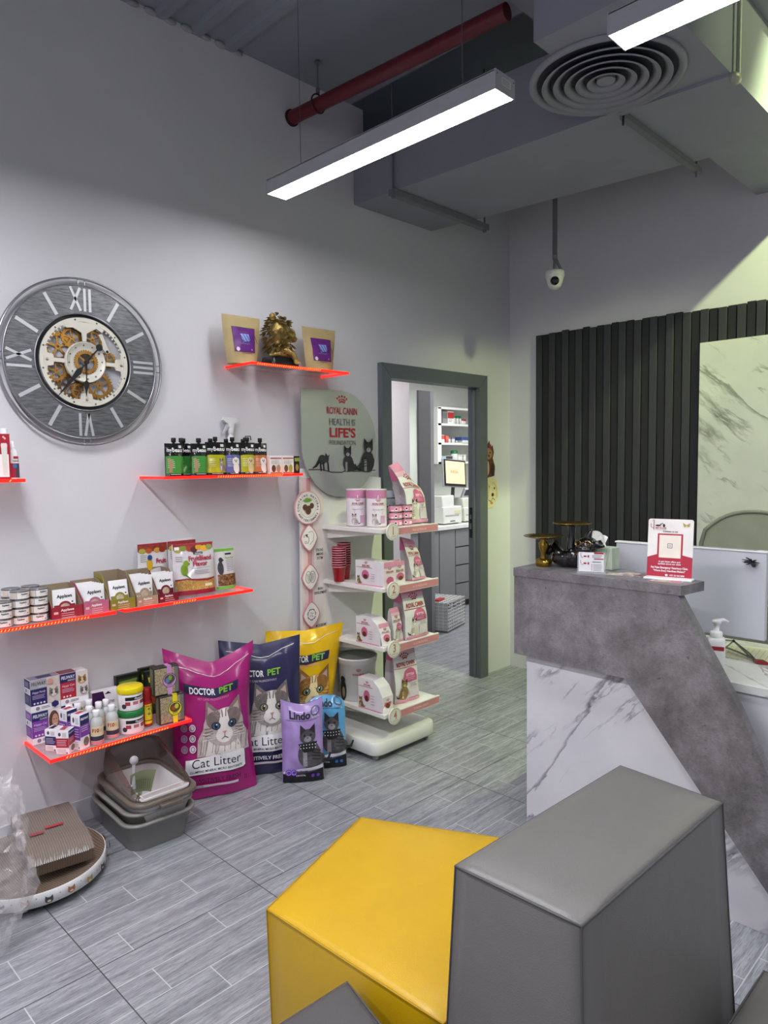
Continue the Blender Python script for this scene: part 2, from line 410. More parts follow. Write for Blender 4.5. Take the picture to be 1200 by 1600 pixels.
        for q in (-1, 1):
            s.ell(u+q*z*.4, v+z*.08, z*.22, z*.19, pm('1c1c20'), 14); s.ell(u+q*z*.4, v+z*.08, z*.17, z*.15, pm(eye), 14)
            s.ell(u+q*z*.4, v+z*.08, z*.07, z*.13, pm('0c0c10'), 10); s.ell(u+q*z*.37, v+z*.14, z*.035, z*.035, pm('ffffff'), 6)
            for j in range(3): s.line([(u+q*z*.18, v-z*(.36+.05*j)), (u+q*z*1.05, v-z*(.25+.16*j))], z*.015, pm('f2f0ee'))
        s.poly([(u-z*.12, v-z*.2), (u+z*.12, v-z*.2), (u, v-z*.34)], pm(nose))
        s.line([(u, v-z*.32), (u, v-z*.44), (u-z*.16, v-z*.54)], z*.03, pm('3a3030')); s.line([(u, v-z*.44), (u+z*.16, v-z*.54)], z*.03, pm('3a3030'))
    def cat_sit(s, u, v, z, cols, bow=None, flip=1):
        """a small sitting cat, z = height"""
        base, dark, light = cols
        f = flip
        s.ell(u, v+z*.3, z*.27, z*.32, base, 18); s.ell(u+f*z*.12, v+z*.16, z*.26, z*.17, base, 14)
        s.line([(u+f*z*.3, v+z*.07), (u+f*z*.46, v+z*.1), (u+f*z*.52, v+z*.24)], [z*.09, z*.07, z*.04], dark)
        for k in (-.1, .06): s.line([(u+k*z, v+z*.36), (u+k*z, v+z*.02)], z*.1, light if k < 0 else base)
        for j in range(4): s.line([(u+f*z*.06, v+z*(.42-.08*j)), (u+f*z*.28, v+z*(.36-.07*j))], z*.025, dark)
        s.ell(u-f*z*.03, v+z*.72, z*.19, z*.17, base, 16)
        for q in (-1, 1):
            s.poly([(u-f*z*.03+q*z*.18, v+z*.76), (u-f*z*.03+q*z*.17, v+z*1.0), (u-f*z*.03+q*z*.03, v+z*.86)], dark)
            s.ell(u-f*z*.03+q*z*.075, v+z*.74, z*.03, z*.03, pm('18181a'), 8)
        s.ell(u-f*z*.03, v+z*.65, z*.09, z*.07, light, 10); s.ell(u-f*z*.03, v+z*.68, z*.025, z*.018, pm('5a3a3a'), 6)
        if bow:
            s.poly([(u-z*.26, v+z*.56), (u+z*.2, v+z*.58), (u+z*.1, v+z*.36), (u-z*.12, v+z*.34)], pm('15151a'))
            for i in range(12): s.ell(u-z*.2+(i % 6)*z*.07, v+z*(.52-.07*(i//6)), z*.013, z*.013, pm('f0f0f0'), 6)
    def crown(s, u, v, z, m):
        for k in range(5):
            a = R(150-30*k); s.ell(u+z*math.cos(a)*1.0, v+z*.66*math.sin(a)+z*.12, z*.15, z*.17, m, 8)
            s.ell(u+z*.64*math.cos(a), v+z*.38*math.sin(a)-z*.0, z*.12, z*.13, m, 8)
        s.line([(u-z*.5, v-z*.12), (u-z*.25, v+z*.02), (u, v+z*.06), (u+z*.25, v+z*.02), (u+z*.5, v-z*.12)], z*.2, m)
def plane_map(x0=0.0, y=0.0, z0=0.0): return lambda u, v, h: Vector((x0+u, y-h, z0+v))
def side_map(x, z0=0.0): return lambda u, v, h: Vector((x-h, -u, z0+v))     # on a face looking towards -x, u runs along -y
def cyl_map(r, z0=0.0): return lambda u, v, h: Vector(((r+h)*math.sin(u/r), -(r+h)*math.cos(u/r), z0+v))

# ================================================================== THE SETTING
YA, XB, ZC = 2.98, 4.315, 3.49
M_WALL = pm('cccbd0', 0.7, var=0.02, bump=0.04, bs=35, ns=3)
M_TRIM = pm('c9cad2', 0.45, var=0.02)
M_CEIL = pm('868b96', 0.8, var=0.05, bump=0.1, bs=12, ns=2)
XZ = Matrix(((1, 0, 0, 0), (0, 0, -1, 0), (0, 1, 0, 0), (0, 0, 0, 1)))      # prism in the x-z plane, extruded towards -y
YZ = Matrix(((0, 0, 1, 0), (1, 0, 0, 0), (0, 1, 0, 0), (0, 0, 0, 1)))       # prism in the y-z plane, extruded towards +x

# floor of plank-look tiles: 0.585 m tiles, five planks each, light joints inside a tile and dark ones between tiles
fl = MB(); mf = m_floor(); mw = pm('c3c5c8', 0.5, var=0.02); mdk = pm('45474b', 0.6, var=0.05)
TX, TY, PW = 0.583, 0.585, 0.117; ox, oy = 0.827, 2.05; offs = (0.113, 0.404, 0.239, 0.113, 0.373)
rnds = []; jw = 0.0016
for ty in range(-9, 6):
    for row in range(5):
        y0 = oy+ty*TY+row*PW; y1 = y0+PW
        for tx in range(-6, 10):
            xs = [ox+tx*TX, ox+tx*TX+offs[row], ox+(tx+1)*TX]
            for a, b_ in zip(xs[:-1], xs[1:]):
                fl.add([(a, y0, 0), (b_, y0, 0), (b_, y1, 0), (a, y1, 0)], [(0, 1, 2, 3)], mf); rnds.append(random.random())
            x = xs[1]; fl.add([(x-jw, y0, .0003), (x+jw, y0, .0003), (x+jw, y1, .0003), (x-jw, y1, .0003)], [(0, 1, 2, 3)], mw); rnds.append(0)
            x = xs[0]; fl.add([(x-jw, y0, .0006), (x+jw, y0, .0006), (x+jw, y1, .0006), (x-jw, y1, .0006)], [(0, 1, 2, 3)], mdk); rnds.append(0)
        xa, xb = ox-6*TX, ox+10*TX; m_ = mdk if row == 0 else mw; zz = .0005 if row == 0 else .0004
        fl.add([(xa, y0-jw, zz), (xb, y0-jw, zz), (xb, y0+jw, zz), (xa, y0+jw, zz)], [(0, 1, 2, 3)], m_); rnds.append(0)
fl.box(ox-6*TX, ox+10*TX, oy-9*TY, oy+6*TY, -0.1, -0.002, mdk); rnds += [0]*6
fo = struct(fl, 'floor')
at = fo.data.attributes.new('rnd', 'FLOAT', 'FACE'); at.data.foreach_set('value', rnds)

# left wall with the door opening; above the air duct it stops short of the ceiling
wl = MB()
D0, D1, DH = 3.045, 3.905, 2.005
wl.prism([[(-2.6, 0), (D0-.02, 0), (D0-.02, DH+.02), (D1+.02, DH+.02), (D1+.02, 0), (XB, 0), (XB, 3.33), (2.881, 3.33), (2.881, ZC), (-2.6, ZC)]], -YA-0.06, -YA, M_WALL, M=XZ)
struct(wl, 'wall_left')
wr = MB(); wr.box(XB, XB+.14, -3.2, YA, 0, 3.9, M_WALL); struct(wr, 'wall_right')
wb = MB(); wb.box(-2.6, XB+.14, -3.2, -3.06, 0, 3.9, pm('c8c8cc', .7)); struct(wb, 'wall_back')
wf = MB(); wf.box(-2.6, -2.46, -3.06, YA, 0, 3.9, pm('c8c8cc', .7)); struct(wf, 'wall_front')
ce = MB(); ce.box(-2.6, 2.79, -3.2, YA+.06, ZC, ZC+.14, M_CEIL); ce.box(2.79, XB+.3, -3.2, 4.2, 3.86, 4.0, M_CEIL); ce.box(2.70, 2.79, -3.2, YA+.06, ZC+.14, 3.9, M_CEIL)
ce.box(2.7, 4.6, 3.9, 4.0, 2.6, 3.9, M_CEIL); ce.box(4.5, 4.6, YA, 3.95, 2.6, 3.9, M_CEIL)
for k in range(18):                                     # raised ribs of the deck above
    x = 2.0-k*0.176
    ce.prism([(x-.035, ZC), (x+.035, ZC), (x+.022, ZC-.022), (x-.022, ZC-.022)], 3.2, -YA, M_CEIL, M=XZ)
# ragged plaster edge where the wall meets the ribs
for k in range(16):
    x = 2.04-k*0.088; ce.ball((x, YA-.006, ZC-.012), .035, .012, .012+.006*random.random(), pm('9a9a9c', .8), 8, 5)
struct(ce, 'ceiling')
bb = MB(); bb.box(-2.46, 2.96, YA-.014, YA-.0005, 0, .1, M_TRIM, .003); struct(bb, 'baseboard_left')

# door surround, grey
MG = pm('5c6266', 0.45, var=0.03)
d = thing('door_1', None, None, (0, 0, 0)); d['kind'] = 'structure'
fr = MB(); OX0, OX1, OZ = 2.968, 3.99, 2.09
fr.prism([[(OX0, 0), (D0, 0), (D0, DH), (D1, DH), (D1, 0), (OX1, 0), (OX1, OZ), (OX0, OZ)]], -YA+.001, -YA+.04, MG, M=XZ)
for pts in (((OX0, OZ), (D0, DH)), ((OX1, OZ), (D1, DH))):
    (a, b_), (c_, e_) = pts; ln = MB(); fr.tube([(a, YA-.0402, b_), (c_, YA-.0402, e_)], .0012, pm('3c4044', .6), 5)
fr.build('door_frame', d)
jb = MB(); jb.box(D1, D1+.018, YA, YA+.062, 0, DH, MG); jb.box(D0-.018, D0, YA, YA+.062, 0, DH, MG); jb.box(D0, D1, YA, YA+.062, DH, DH+.018, MG)
jb.box(D1-.010, D1, YA+.002, YA+.020, 0, DH, MG, .002); jb.box(D0, D0+.010, YA+.002, YA+.020, 0, DH, MG, .002)
jb.build('door_jamb', d)
sp = MB(); sp.box(D1-.003, D1, YA+.028, YA+.052, .98, 1.19, pm('2c2c2e', .4, .6)); sp.box(D1-.0045, D1-.003, YA+.033, YA+.047, 1.04, 1.08, pm('8a8a8c', .3, 1)); sp.box(D1-.0045, D1-.003, YA+.033, YA+.047, 1.11, 1.14, pm('8a8a8c', .3, 1))
sp.build('strike_plate', d)

# treatment room shell behind the door
tr = MB(); mt = pm('dedade', .7, var=.02)
tr.box(2.6, 4.46, 4.1, 4.2, 0, 2.45, mt)
struct(tr, 'wall_corridor')
tr = MB(); tr.box(4.4, 7.2, 5.2, 5.3, 0, 2.45, pm('d5dad3', .7, var=.02)); tr.box(7.0, 7.1, YA+.06, 5.2, 0, 2.45, mt); tr.box(2.5, 2.6, YA+.06, 4.2, 0, 2.45, mt); tr.box(4.44, 4.50, 4.2, 5.3, 0, 2.45, mt)
tr.box(4.6, 7.1, YA+.0, YA+.06, 0, 2.45, mt)
struct(tr, 'wall_far')
tr = MB(); tr.box(2.5, 7.2, YA+.06, 5.3, 2.42, 2.5, pm('d6d2d6', .7, var=.02)); struct(tr, 'ceiling_treatment_room')

# ================================================================== AIR DUCTS, PIPE, CAMERA
MD = pm('8c8e99', 0.55, var=0.05, bump=0.06, bs=6, ns=4)
t = thing('air_duct', 'grey painted rectangular air duct under the ceiling, meeting the left wall', 'air duct', (2.8, 2.0, 2.95))
du = MB(); du.M = Matrix.Translation((-2.8, -2.0, -2.95))
du.prism([(2.80, YA-.002), (3.46, YA-.002), (3.62, 1.35), (4.31, 1.35), (4.31, 1.01), (2.2, 1.01), (2.2, 1.42), (2.87, 1.42)], 2.95, 3.30, MD)
du.build('duct_body', t)
fl_ = MB(); fl_.M = Matrix.Translation((-2.8, -2.0, -2.95))
fl_.prism([(2.865, 1.44), (2.895, 1.44), (2.93, 1.0), (2.90, 1.0)], 2.938, 2.95, MD); fl_.build('duct_flange', t)
fl_ = MB(); fl_.M = Matrix.Translation((-2.8, -2.0, -2.95)); fl_.box(3.35, 3.37, 1.0, 1.012, 2.94, 3.30, MD); fl_.build('duct_flange', t)
hg = MB(); hg.M = Matrix.Translation((-2.8, -2.0, -2.95)); mz = pm('8c8e92', .35, .8)
hg.box(2.78, 3.62, 2.65, 2.69, 2.915, 2.948, pm('7b7d84', .5, .3)); hg.tube([(2.795, 2.67, 2.9), (2.795, 2.67, 3.86)], .005, mz); hg.tube([(3.6, 2.67, 2.9), (3.6, 2.67, 3.86)], .005, mz)
for x in (2.795, 3.6): hg.lathe([(.012, 0), (.012, .01)], mz, 6, (x, 2.67, 2.904))
hg.build('hanger_bracket', t)
hg = MB(); hg.M = Matrix.Translation((-2.8, -2.0, -2.95))
hg.box(2.90, 3.72, 1.42, 1.45, 2.925, 2.948, pm('7b7d84', .5, .3)); hg.tube([(2.9, 1.435, 2.9), (2.9, 1.435, 3.1)], .005, pm('2a2a30', .5)); hg.tube([(3.68, 1.435, 2.9), (3.68, 1.435, 3.4)], .005, mz)
hg.build('hanger_bracket', t)
hg = MB(); hg.M = Matrix.Translation((-2.8, -2.0, -2.95)); mfo = pm('a9ab9c', .5, .3, bump=.3, bs=60)
hg.tube([(2.93, .992, 2.93), (2.93, .992, 3.86)], .009, mfo); hg.ball((2.925, 1.0, 2.935), .035, .02, .02, mfo)
hg.build('hanger_rod', t)
du = MB(); du.M = Matrix.Translation((-2.8, -2.0, -2.95)); du.prism([(2.2, 0.9), (4.3, 0.9), (4.3, 1.68), (2.2, 1.68)], 3.302, 3.72, MD); du.build('upper_duct', t)

t = thing('ceiling_diffuser', 'round grey ceiling air diffuser with concentric rings', 'air vent', (2.588, 1.351, 2.949))
mgv = pm('8b8d96', .5, var=.03); n_ = MB(); n_.lathe([(.285, 0), (.285, -.010), (.268, -.016), (.255, -.004), (.255, .0)], mgv, 48); n_.build('outer_ring', t)
n_ = MB(); n_.lathe([(.254, -.001), (.0, -.001)], pm('3a3c46', .8), 40, caps=(False, False)); n_.build('throat', t)
for i in range(5):
    r_ = .238-.042*i; n_ = MB(); n_.lathe([(r_, -.022), (r_-.004, -.026), (r_-.032, -.004), (r_-.028, -.002), (r_, -.022)], mgv, 44, caps=(False, False)); n_.build('diffuser_ring', t)
n_ = MB(); n_.lathe([(.034, -.016), (.0, -.02)], mgv, 24, caps=(False, False)); n_.lathe([(.034, -.016), (.034, -.002)], mgv, 24, caps=(False, False)); n_.build('centre_disc', t)

t = thing('sprinkler_pipe', 'dark red sprinkler pipe hanging below the ceiling', 'pipe', (2.367, 2.96, 3.279))
n_ = MB(); n_.M = Matrix.Translation((-2.367, -2.96, -3.279)); mr = pm('5e1a26', .4, var=.1)
n_.tube([(2.367, YA-.01, 3.279), (2.445, 1.70, 3.279)], .034, mr, 18); n_.lathe([(.042, -.004), (.042, .004)], pm('3a2224', .6), 18, (2.367, YA-.006, 3.279), axis='Y'); n_.build('pipe', t)
n_ = MB(); n_.M = Matrix.Translation((-2.367, -2.96, -3.279))
n_.tube([(2.379, 2.78, 3.345), (2.379, 2.78, ZC)], .004, mz, 8); n_.tube([(2.379+.0425*math.cos(a), 2.78, 3.285+.045*math.sin(a)) for a in [2*PI*i/20 for i in range(20)]], .004, pm('4a3034', .4, .5), 6, True)
n_.lathe([(.018, 0), (.012, .012)], mz, 12, (2.379, 2.78, ZC-.012)); n_.lathe([(.01, 0), (.01, .022)], mz, 8, (2.379, 2.78, 3.335)); n_.build('pipe_hanger', t)

t = thing('security_camera', 'white dome security camera on a grey drop pole', 'camera', (3.63, 2.2, 2.55))
mcw = pm('c4c4c2', .4, var=.02)
n_ = MB(); n_.tube([(0, 0, .105), (0, 0, 1.31)], .0135, pm('6d6e72', .4, .4), 12); n_.lathe([(.015, .10), (.015, .12)], mz, 12); n_.build('pole', t)
n_ = MB(); n_.tube([(0, 0, .10), (0, 0, .03)], .01, pm('6d6e72', .4, .3), 10); n_.tube([(.005, -.004, .10), (.03, -.025, .035)], .008, pm('6d6e72', .4, .3), 8); n_.build('bracket', t)
n_ = MB(); n_.lathe([(.0, .035), (.05, .033), (.054, .025), (.054, .0), (.05, -.004)], mcw, 28); n_.lathe([(.05, -.004), (.044, -.03), (.034, -.055), (.018, -.068), (0, -.072)], mcw, 28, caps=(False, False)); hs_ = n_.build('housing', t)
n_ = MB(); q = Vector((-3.61, -2.2, -1.05)).normalized(); n_.M = Matrix.Translation(q*.028+Vector((0, 0, -.02))) @ q.to_track_quat('Z', 'Y').to_matrix().to_4x4()
n_.lathe([(.024, .0), (.024, .018), (.0, .026)], pm('0c0c10', .1), 24); n_.lathe([(.012, .0225), (.0, .0265)], pm('20222c', .05), 16); n_.build('lens', hs_)

# ================================================================== LINEAR LAMPS
MLED = pm('ffffff', emit=26.0)
def lamp(y0, y1, label):
    t = thing('linear_pendant_lamp', label, 'pendant lamp', (1.965, (y0+y1)/2, 2.68), group='linear pendant lamps in a row')
    L = (y1-y0)/2; ma = pm('b4b5bb', .4, .2, var=.02)
    n_ = MB(); n_.box(-.053, -.049, -L, L, 0, .058, ma); n_.box(.049, .053, -L, L, 0, .058, ma); n_.box(-.053, .053, -L, L, .055, .06, ma)
    n_.box(-.054, .054, -L-.004, -L, -.001, .061, ma, .001); n_.box(-.054, .054, L, L+.004, -.001, .061, ma, .001)
    D = Dec(n_, lambda u, v, h: Vector((u, -L-.004-h, v))); D.rect(-.02, .022, .03, .046, pm('d8d8d6'))
    for i in range(4): D.rect(-.016, .025+i*.005, .024, .027+i*.005, pm('77777a'))
    D.ell(-.045, .048, .003, .003, pm('3c3c40')); D.ell(.045, .048, .003, .003, pm('3c3c40'))
    n_.build('housing', t)
    n_ = MB(); n_.box(-.049, .049, -L, L, .0, .003, MLED); n_.build('diffuser', t)
    for y in (-L+.17, L-.17):
        n_ = MB(); n_.tube([(0, y, .06), (0, y, ZC-2.68)], .0012 if y > 0 else .002, pm('55565c', .5), 6); sw_ = n_.build('suspension_wire', t)
        n_ = MB(); n_.lathe([(.009, .06), (.009, .075), (.003, .08)], mz, 12, (0, y, 0)); n_.build('wire_clamp', sw_)
    return t
lamp(1.378, 2.585, 'white linear pendant lamp hanging in front of the clock wall')
lamp(-.25, .992, 'white linear pendant lamp cut off by the top edge, beneath the duct')

# ================================================================== WOOD SLAT PANEL AND MARBLE ON THE RIGHT WALL
t = thing('slat_wall_panel', 'black and charcoal vertical wood slat panel on the right wall', 'wall panel', (XB-.03, 1.0, 0.0))
ms1 = m_grain('0e0f11', '1b1c20', (90, 90, 1.5)); ms2 = m_grain('26272b', '35363b', (90, 90, 1.5)); mbk = pm('0a0a0c', .8)
n_ = MB(); n_.box(.022, .029, -2.6, 1.744, .0, 2.365, mbk); n_.build('backing_board', t)
for k in range(60):
    y1 = 1.744-k*.0505
    if y1 < -2.2: break
    n_ = MB(); dd = 0.0 if k % 2 == 0 else .006
    n_.box(dd, .022, y1-.0455, y1, .0, 2.372+random.uniform(-.007, .007), ms2 if k % 2 == 0 else ms1, .001, 1); n_.build('slat', t)
n_ = MB(); mpan = m_marble('cfd2c9', 'a6a89f', .9, (2.45, 0, 0), .5, .035, (2, .45, 2))
n_.box(0, .02, -1.6, 1.425, -1.05, 1.075, mpan, .002)
n_.build('marble_panel', loc=(4.262, .2, 1.1), label='pale veined marble panel mounted over the dark slats', cat='wall panel')

# ================================================================== RECEPTION DESK
MCON = m_concrete(); MMAR = m_marble('dadadf', 'a3a0a8', 1.3, (0.85, 0, 0), .28, .035); MMT = m_marble('dfe0dc', '9a9c9a', 1.3, (0, 0, .9), .12, .03)
t = thing('reception_desk', 'grey concrete-look and white marble reception desk with slanting front', 'desk', (2.6, .6, 0))
O = Matrix.Translation((-2.6, -.6, 0))
n_ = MB(); n_.M = O; n_.prism([(1.59, 1.052), (.945, 1.052), (.759, .73), (.661, .53), (.41, 0), (.53, 0), (.655, .155), (1.127, .736), (1.59, .742)], 2.33, 2.375, MCON, M=YZ); n_.build('concrete_band', t)
n_ = MB(); n_.M = O; n_.prism([(2.328, 1.592), (2.328, .935), (2.475, .915), (2.56, 1.2), (2.56, 1.592)], 1.053, 1.085, MCON); n_.build('counter_top', t)
n_ = MB(); n_.M = O; n_.prism([(1.552, .0), (1.552, .79), (1.08, .79), (.44, .0)], 2.362, 2.40, MMAR, M=YZ); n_.build('marble_base', t)
n_ = MB(); n_.M = O; n_.box(2.515, 2.535, -.9, 1.54, 0, .715, MMAR); n_.build('marble_front', t)
n_ = MB(); n_.M = O; n_.box(2.40, 2.54, 1.50, 1.552, 0, 1.053, MMAR); n_.build('side_panel', t)
n_ = MB(); n_.M = O; n_.box(2.505, 3.12, -.9, 1.52, .715, .745, MMT, .002); n_.build('worktop', t)
n_ = MB(); n_.M = O; n_.box(2.6, 3.08, -.9, -.87, 0, .715, MMAR); n_.build('end_panel', t)

# ================================================================== MODULAR BENCH
ML = m_leather('686664'); MLD = m_leather('504f51'); MY = m_leather('c39b0c', .4, .06); MST = pm('4a494b', .5, bump=.1)
def cushion(poly0, poly1, z0, z1, m, seam, r=.022):
    """upholstered block: outline poly0 at the bottom, poly1 at the top, softly domed, with piping"""
    def dens(P, k=8):
        o = []
        for i, p in enumerate(P):
            q = P[(i+1) % len(P)]
            for j in range(k): o.append((p[0]+(q[0]-p[0])*j/k, p[1]+(q[1]-p[1])*j/k))
        return o
    A, B = dens(poly0), dens(poly1); cx = sum(p[0] for p in B)/len(B); cy = sum(p[1] for p in B)/len(B)
    n_ = MB(); rs = []; k = 8
    for i in range(9):
        f = i/8; bul = .012*math.sin(PI*f)
        ring = []
        for j, (a, b_) in enumerate(zip(A, B)):
            e = math.sin(PI*(j % k)/k); x = a[0]+(b_[0]-a[0])*f; y = a[1]+(b_[1]-a[1])*f
            d_ = math.hypot(x-cx, y-cy); q = 1+bul*e/d_; ring.append((cx+(x-cx)*q, cy+(y-cy)*q, z0+(z1-z0)*f-(.003*e if i == 8 else 0)))
        rs.append(ring)
    n_.loft(rs, m, (True, False))
    def sh(f, dz): return [(cx+(b_[0]-cx)*f, cy+(b_[1]-cy)*f, z1+dz) for b_ in B]
    n_.loft([rs[-1], sh(.985, .005), sh(.94, .0095), sh(.8, .014), sh(.5, .018), sh(.15, .02), sh(.02, .02)], m, (False, True))
    pi_ = MB(); pi_.tube([(p[0], p[1], z1+.0015) for p in rs[-1]], .0026, seam, 6, True)
    st = []
    for (a, b_) in zip(poly0, poly1):
        q = MB(); q.tube([(a[0], a[1], z0+.02), ((a[0]+b_[0])/2, (a[1]+b_[1])/2, (z0+z1)/2), (b_[0], b_[1], z1)], .0018, seam, 6); st.append(q)
    return n_, pi_, st
def module(name_, label, p0, p1, z0, z1, m, seam):
    t = thing('upholstered_block', label, 'bench seat' if 'seat' in name_ else 'bench backrest'); c, p, st = cushion(p0, p1, z0, z1, m, seam)
    c.build('upholstery', t); p.build('piping', t)
    for q in st: q.build('corner_seam', t)
    return t
module('bench_backrest', 'tall grey leather bench backrest block between the yellow and grey seats', [(.905, .485), (1.545, .472), (1.565, .80), (.915, .80)], [(.953, .527), (1.512, .514), (1.538, .752), (.948, .772)], .03, .782, ML, MST)
module('bench_seat', 'mustard yellow leather bench seat beside the grey backrest block', [(.985, .83), (1.80, .83), (1.44, 1.52), (.975, 1.375)], [(.992, .84), (1.79, .84), (1.432, 1.538), (.968, 1.378)], .03, .42, MY, pm('a98408', .5))
module('bench_seat', 'grey leather bench seat at the lower right, in front of the backrest block', [(.93, -.25), (1.60, -.25), (1.60, .430), (.93, .440)], [(.93, -.25), (1.59, -.25), (1.583, .448), (.93, .455)], .03, .41, ML, MST)
module('bench_seat', 'dark grey leather bench seat corner at the bottom edge, left of the yellow seat', [(.30, .60), (.84, .60), (.952, 1.06), (.30, 1.10)], [(.30, .60), (.835, .60), (.948, 1.066), (.30, 1.105)], .03, .41, MLD, MST)

# ================================================================== DESK CHAIR
t = thing('office_chair', 'olive mesh office chair behind the reception desk', 'office chair', (3.32, 1.02, 0))
mfrm = pm('74776a', .5); mmesh = pm('8d927c', .8, alpha=.88, bump=.3, bs=300)
def cb(u, v):     # back surface
    hw = .23*(1-.12*v**3); s_ = 2*u-1
    return Vector((.05*(1-s_*s_)+.02-.06*v, s_*hw, .62+.65*v-.06*v**6*abs(s_)**3-.035*s_*s_*v))
n_ = MB(); n_.surf(cb, 14, 14, mmesh); n_.build('mesh_back', t)
n_ = MB(); pth = [cb(1, v/14) for v in range(13)]+[cb(1-u/14*.96-.02, 1) for u in range(0, 15)]+[cb(0, 1-v/14) for v in range(2, 15)]+[cb(u/10, 0) for u in range(1, 10)]
n_.tube(pth, .009, mfrm, 8, True); n_.build('back_frame', t)
n_ = MB(); n_.loft([rrect(.46, .48, .1, .44, 5, -.2), rrect(.5, .5, .1, .47, 5, -.2), rrect(.48, .48, .1, .52, 5, -.2)], pm('24262a', .8)); n_.build('seat', t)
n_ = MB(); n_.tube([(.06, 0, .64), (.08, 0, .5), (-.05, 0, .42), (-.2, 0, .42)], .02, mfrm); n_.tube([(-.2, 0, .44), (-.2, 0, .09)], .025, pm('8a8a8c', .3, 1)); n_.build('column', t)
for k in range(5):
    a = R(72*k); n_ = MB(); n_.tube([(-.2, 0, .1), (-.2+.3*math.cos(a), .3*math.sin(a), .06)], .016, pm('202024', .5)); n_.lathe([(.026, -.02), (.026, .02)], pm('101012', .5), 14, (-.2+.3*math.cos(a), .3*math.sin(a), .026), axis='X'); n_.build('leg', t)

# ================================================================== WALL CLOCK
t = thing('wall_clock', 'large round skeleton wall clock with roman numerals and brass gears', 'clock', (1.238, YA, 1.931))
mbr = m_grain('505154', '86878b', (8, 8, 60), .38, .75, 3, .3, .7, .05, (0, .9, 0)); mnum = pm('c2c4c8', .35, .5, var=.03); msil = pm('9a9b9f', .28, .9, var=.04); mivo = pm('cfccc0', .45, .25, var=.05); mbrs = pm('a87c3a', .35, .85, var=.12); mblk = pm('101013', .35)
def C(r, n=72, cx=0, cz=0): return [(cx+r*math.cos(2*PI*i/n), cz+r*math.sin(2*PI*i/n)) for i in range(n)]
def gear(r, n, hole, cx, cz, y, m, spokes=4, name='gear', th=.004):
    P = []
    for i in range(n):
        for da, rr in ((0, r*.9), (.22, r), (.5, r), (.72, r*.9)): a = 2*PI*(i+da)/n; P.append((cx+rr*math.cos(a), cz+rr*math.sin(a)))
    g = MB(); g.prism([P, C(r*.68, 30, cx, cz)[::-1]], y, y+th, m, M=XZ)
    g.prism([C(r*.2, 16, cx, cz), C(r*.08, 10, cx, cz)[::-1]], y+.0003, y+th+.0008, m, M=XZ)
    for k in range(spokes):
        a = 2*PI*k/spokes+.4; c_, s_ = math.cos(a), math.sin(a); w_ = r*.07
        g.prism([(cx+c_*r*.15-s_*w_, cz+s_*r*.15+c_*w_), (cx+c_*r*.15+s_*w_, cz+s_*r*.15-c_*w_), (cx+c_*r*.72+s_*w_, cz+s_*r*.72-c_*w_), (cx+c_*r*.72-s_*w_, cz+s_*r*.72+c_*w_)], y+.0004, y+th-.0004, m, M=XZ)
    return g.build(name, t)
n_ = MB(); n_.lathe([(.341, .026), (.340, .036), (.334, .040), (.332, .036), (.334, .026), (.341, .026)], msil, 96, axis='Y', caps=(False, False)); n_.build('outer_rim', t)
for a in (45, 135, 225, 315):
    n_ = MB(); n_.tube([(.311*math.cos(R(a)), -.0005, .311*math.sin(R(a))), (.311*math.cos(R(a)), -.028, .311*math.sin(R(a)))], .004, msil, 6); n_.build('wall_peg', t)
n_ = MB(); n_.lathe([(.314, .024), (.313, .034), (.309, .034), (.309, .024)], msil, 96, axis='Y', caps=(False, False)); n_.build('inner_rim', t)
n_ = MB(); n_.prism([C(.309, 96), C(.197, 80)[::-1]], .026, .031, mbr, M=XZ); n_.build('dial', t)
n_ = MB(); n_.lathe([(.198, .02), (.198, .036), (.194, .036), (.194, .02)], msil, 80, axis='Y', caps=(False, False)); n_.build('dial_edge', t)
for a in (0, 90, 180, 270):
    for da in (-2.4, 2.4):
        q = R(a+da); n_ = MB(); n_.tube([(.312*math.cos(q), -.03, .312*math.sin(q)), (.335*math.cos(q), -.03, .335*math.sin(q))], .003, msil, 6); n_.build('rim_strut', t)
def strokes(name, L, wd=.0105):
    n_ = MB()
    for (x0, z0_), (x1, z1_) in L:
        dx, dz = x1-x0, z1_-z0_; l = math.hypot(dx, dz); ex, ez = -dz/l*wd/2, dx/l*wd/2
        n_.prism([(x0+ex, z0_+ez), (x0-ex, z0_-ez), (x1-ex, z1_-ez), (x1+ex, z1_+ez)], .031, .0335, mnum, M=XZ)
    return n_.build(name, t)
zo, zi = .300, .208
strokes('roman_numeral', [((-.048, zo), (-.008, zi)), ((-.008, zo), (-.048, zi)), ((.010, zo), (.010, zi)), ((.031, zo), (.031, zi))])
strokes('roman_numeral', [((zo, .022), (zi+.002, .022)), ((zo, 0), (zi+.002, 0)), ((zo, -.022), (zi+.002, -.022))])
strokes('roman_numeral', [((-.028, -zo), (-.028, -zi)), ((-.008, -zo), (.008, -zi)), ((.024, -zo), (.008, -zi))])
strokes('roman_numeral', [((-zo, -.034), (-zi, -.034)), ((-zo, -.010), (-zi, .030)), ((-zo, .030), (-zi, -.010))])
for h in (1, 2, 4, 5, 7, 8, 10, 11):
    a = R(90-30*h); strokes('hour_marker', [((zo*math.cos(a), zo*math.sin(a)), (zi*math.cos(a), zi*math.sin(a)))], .014)
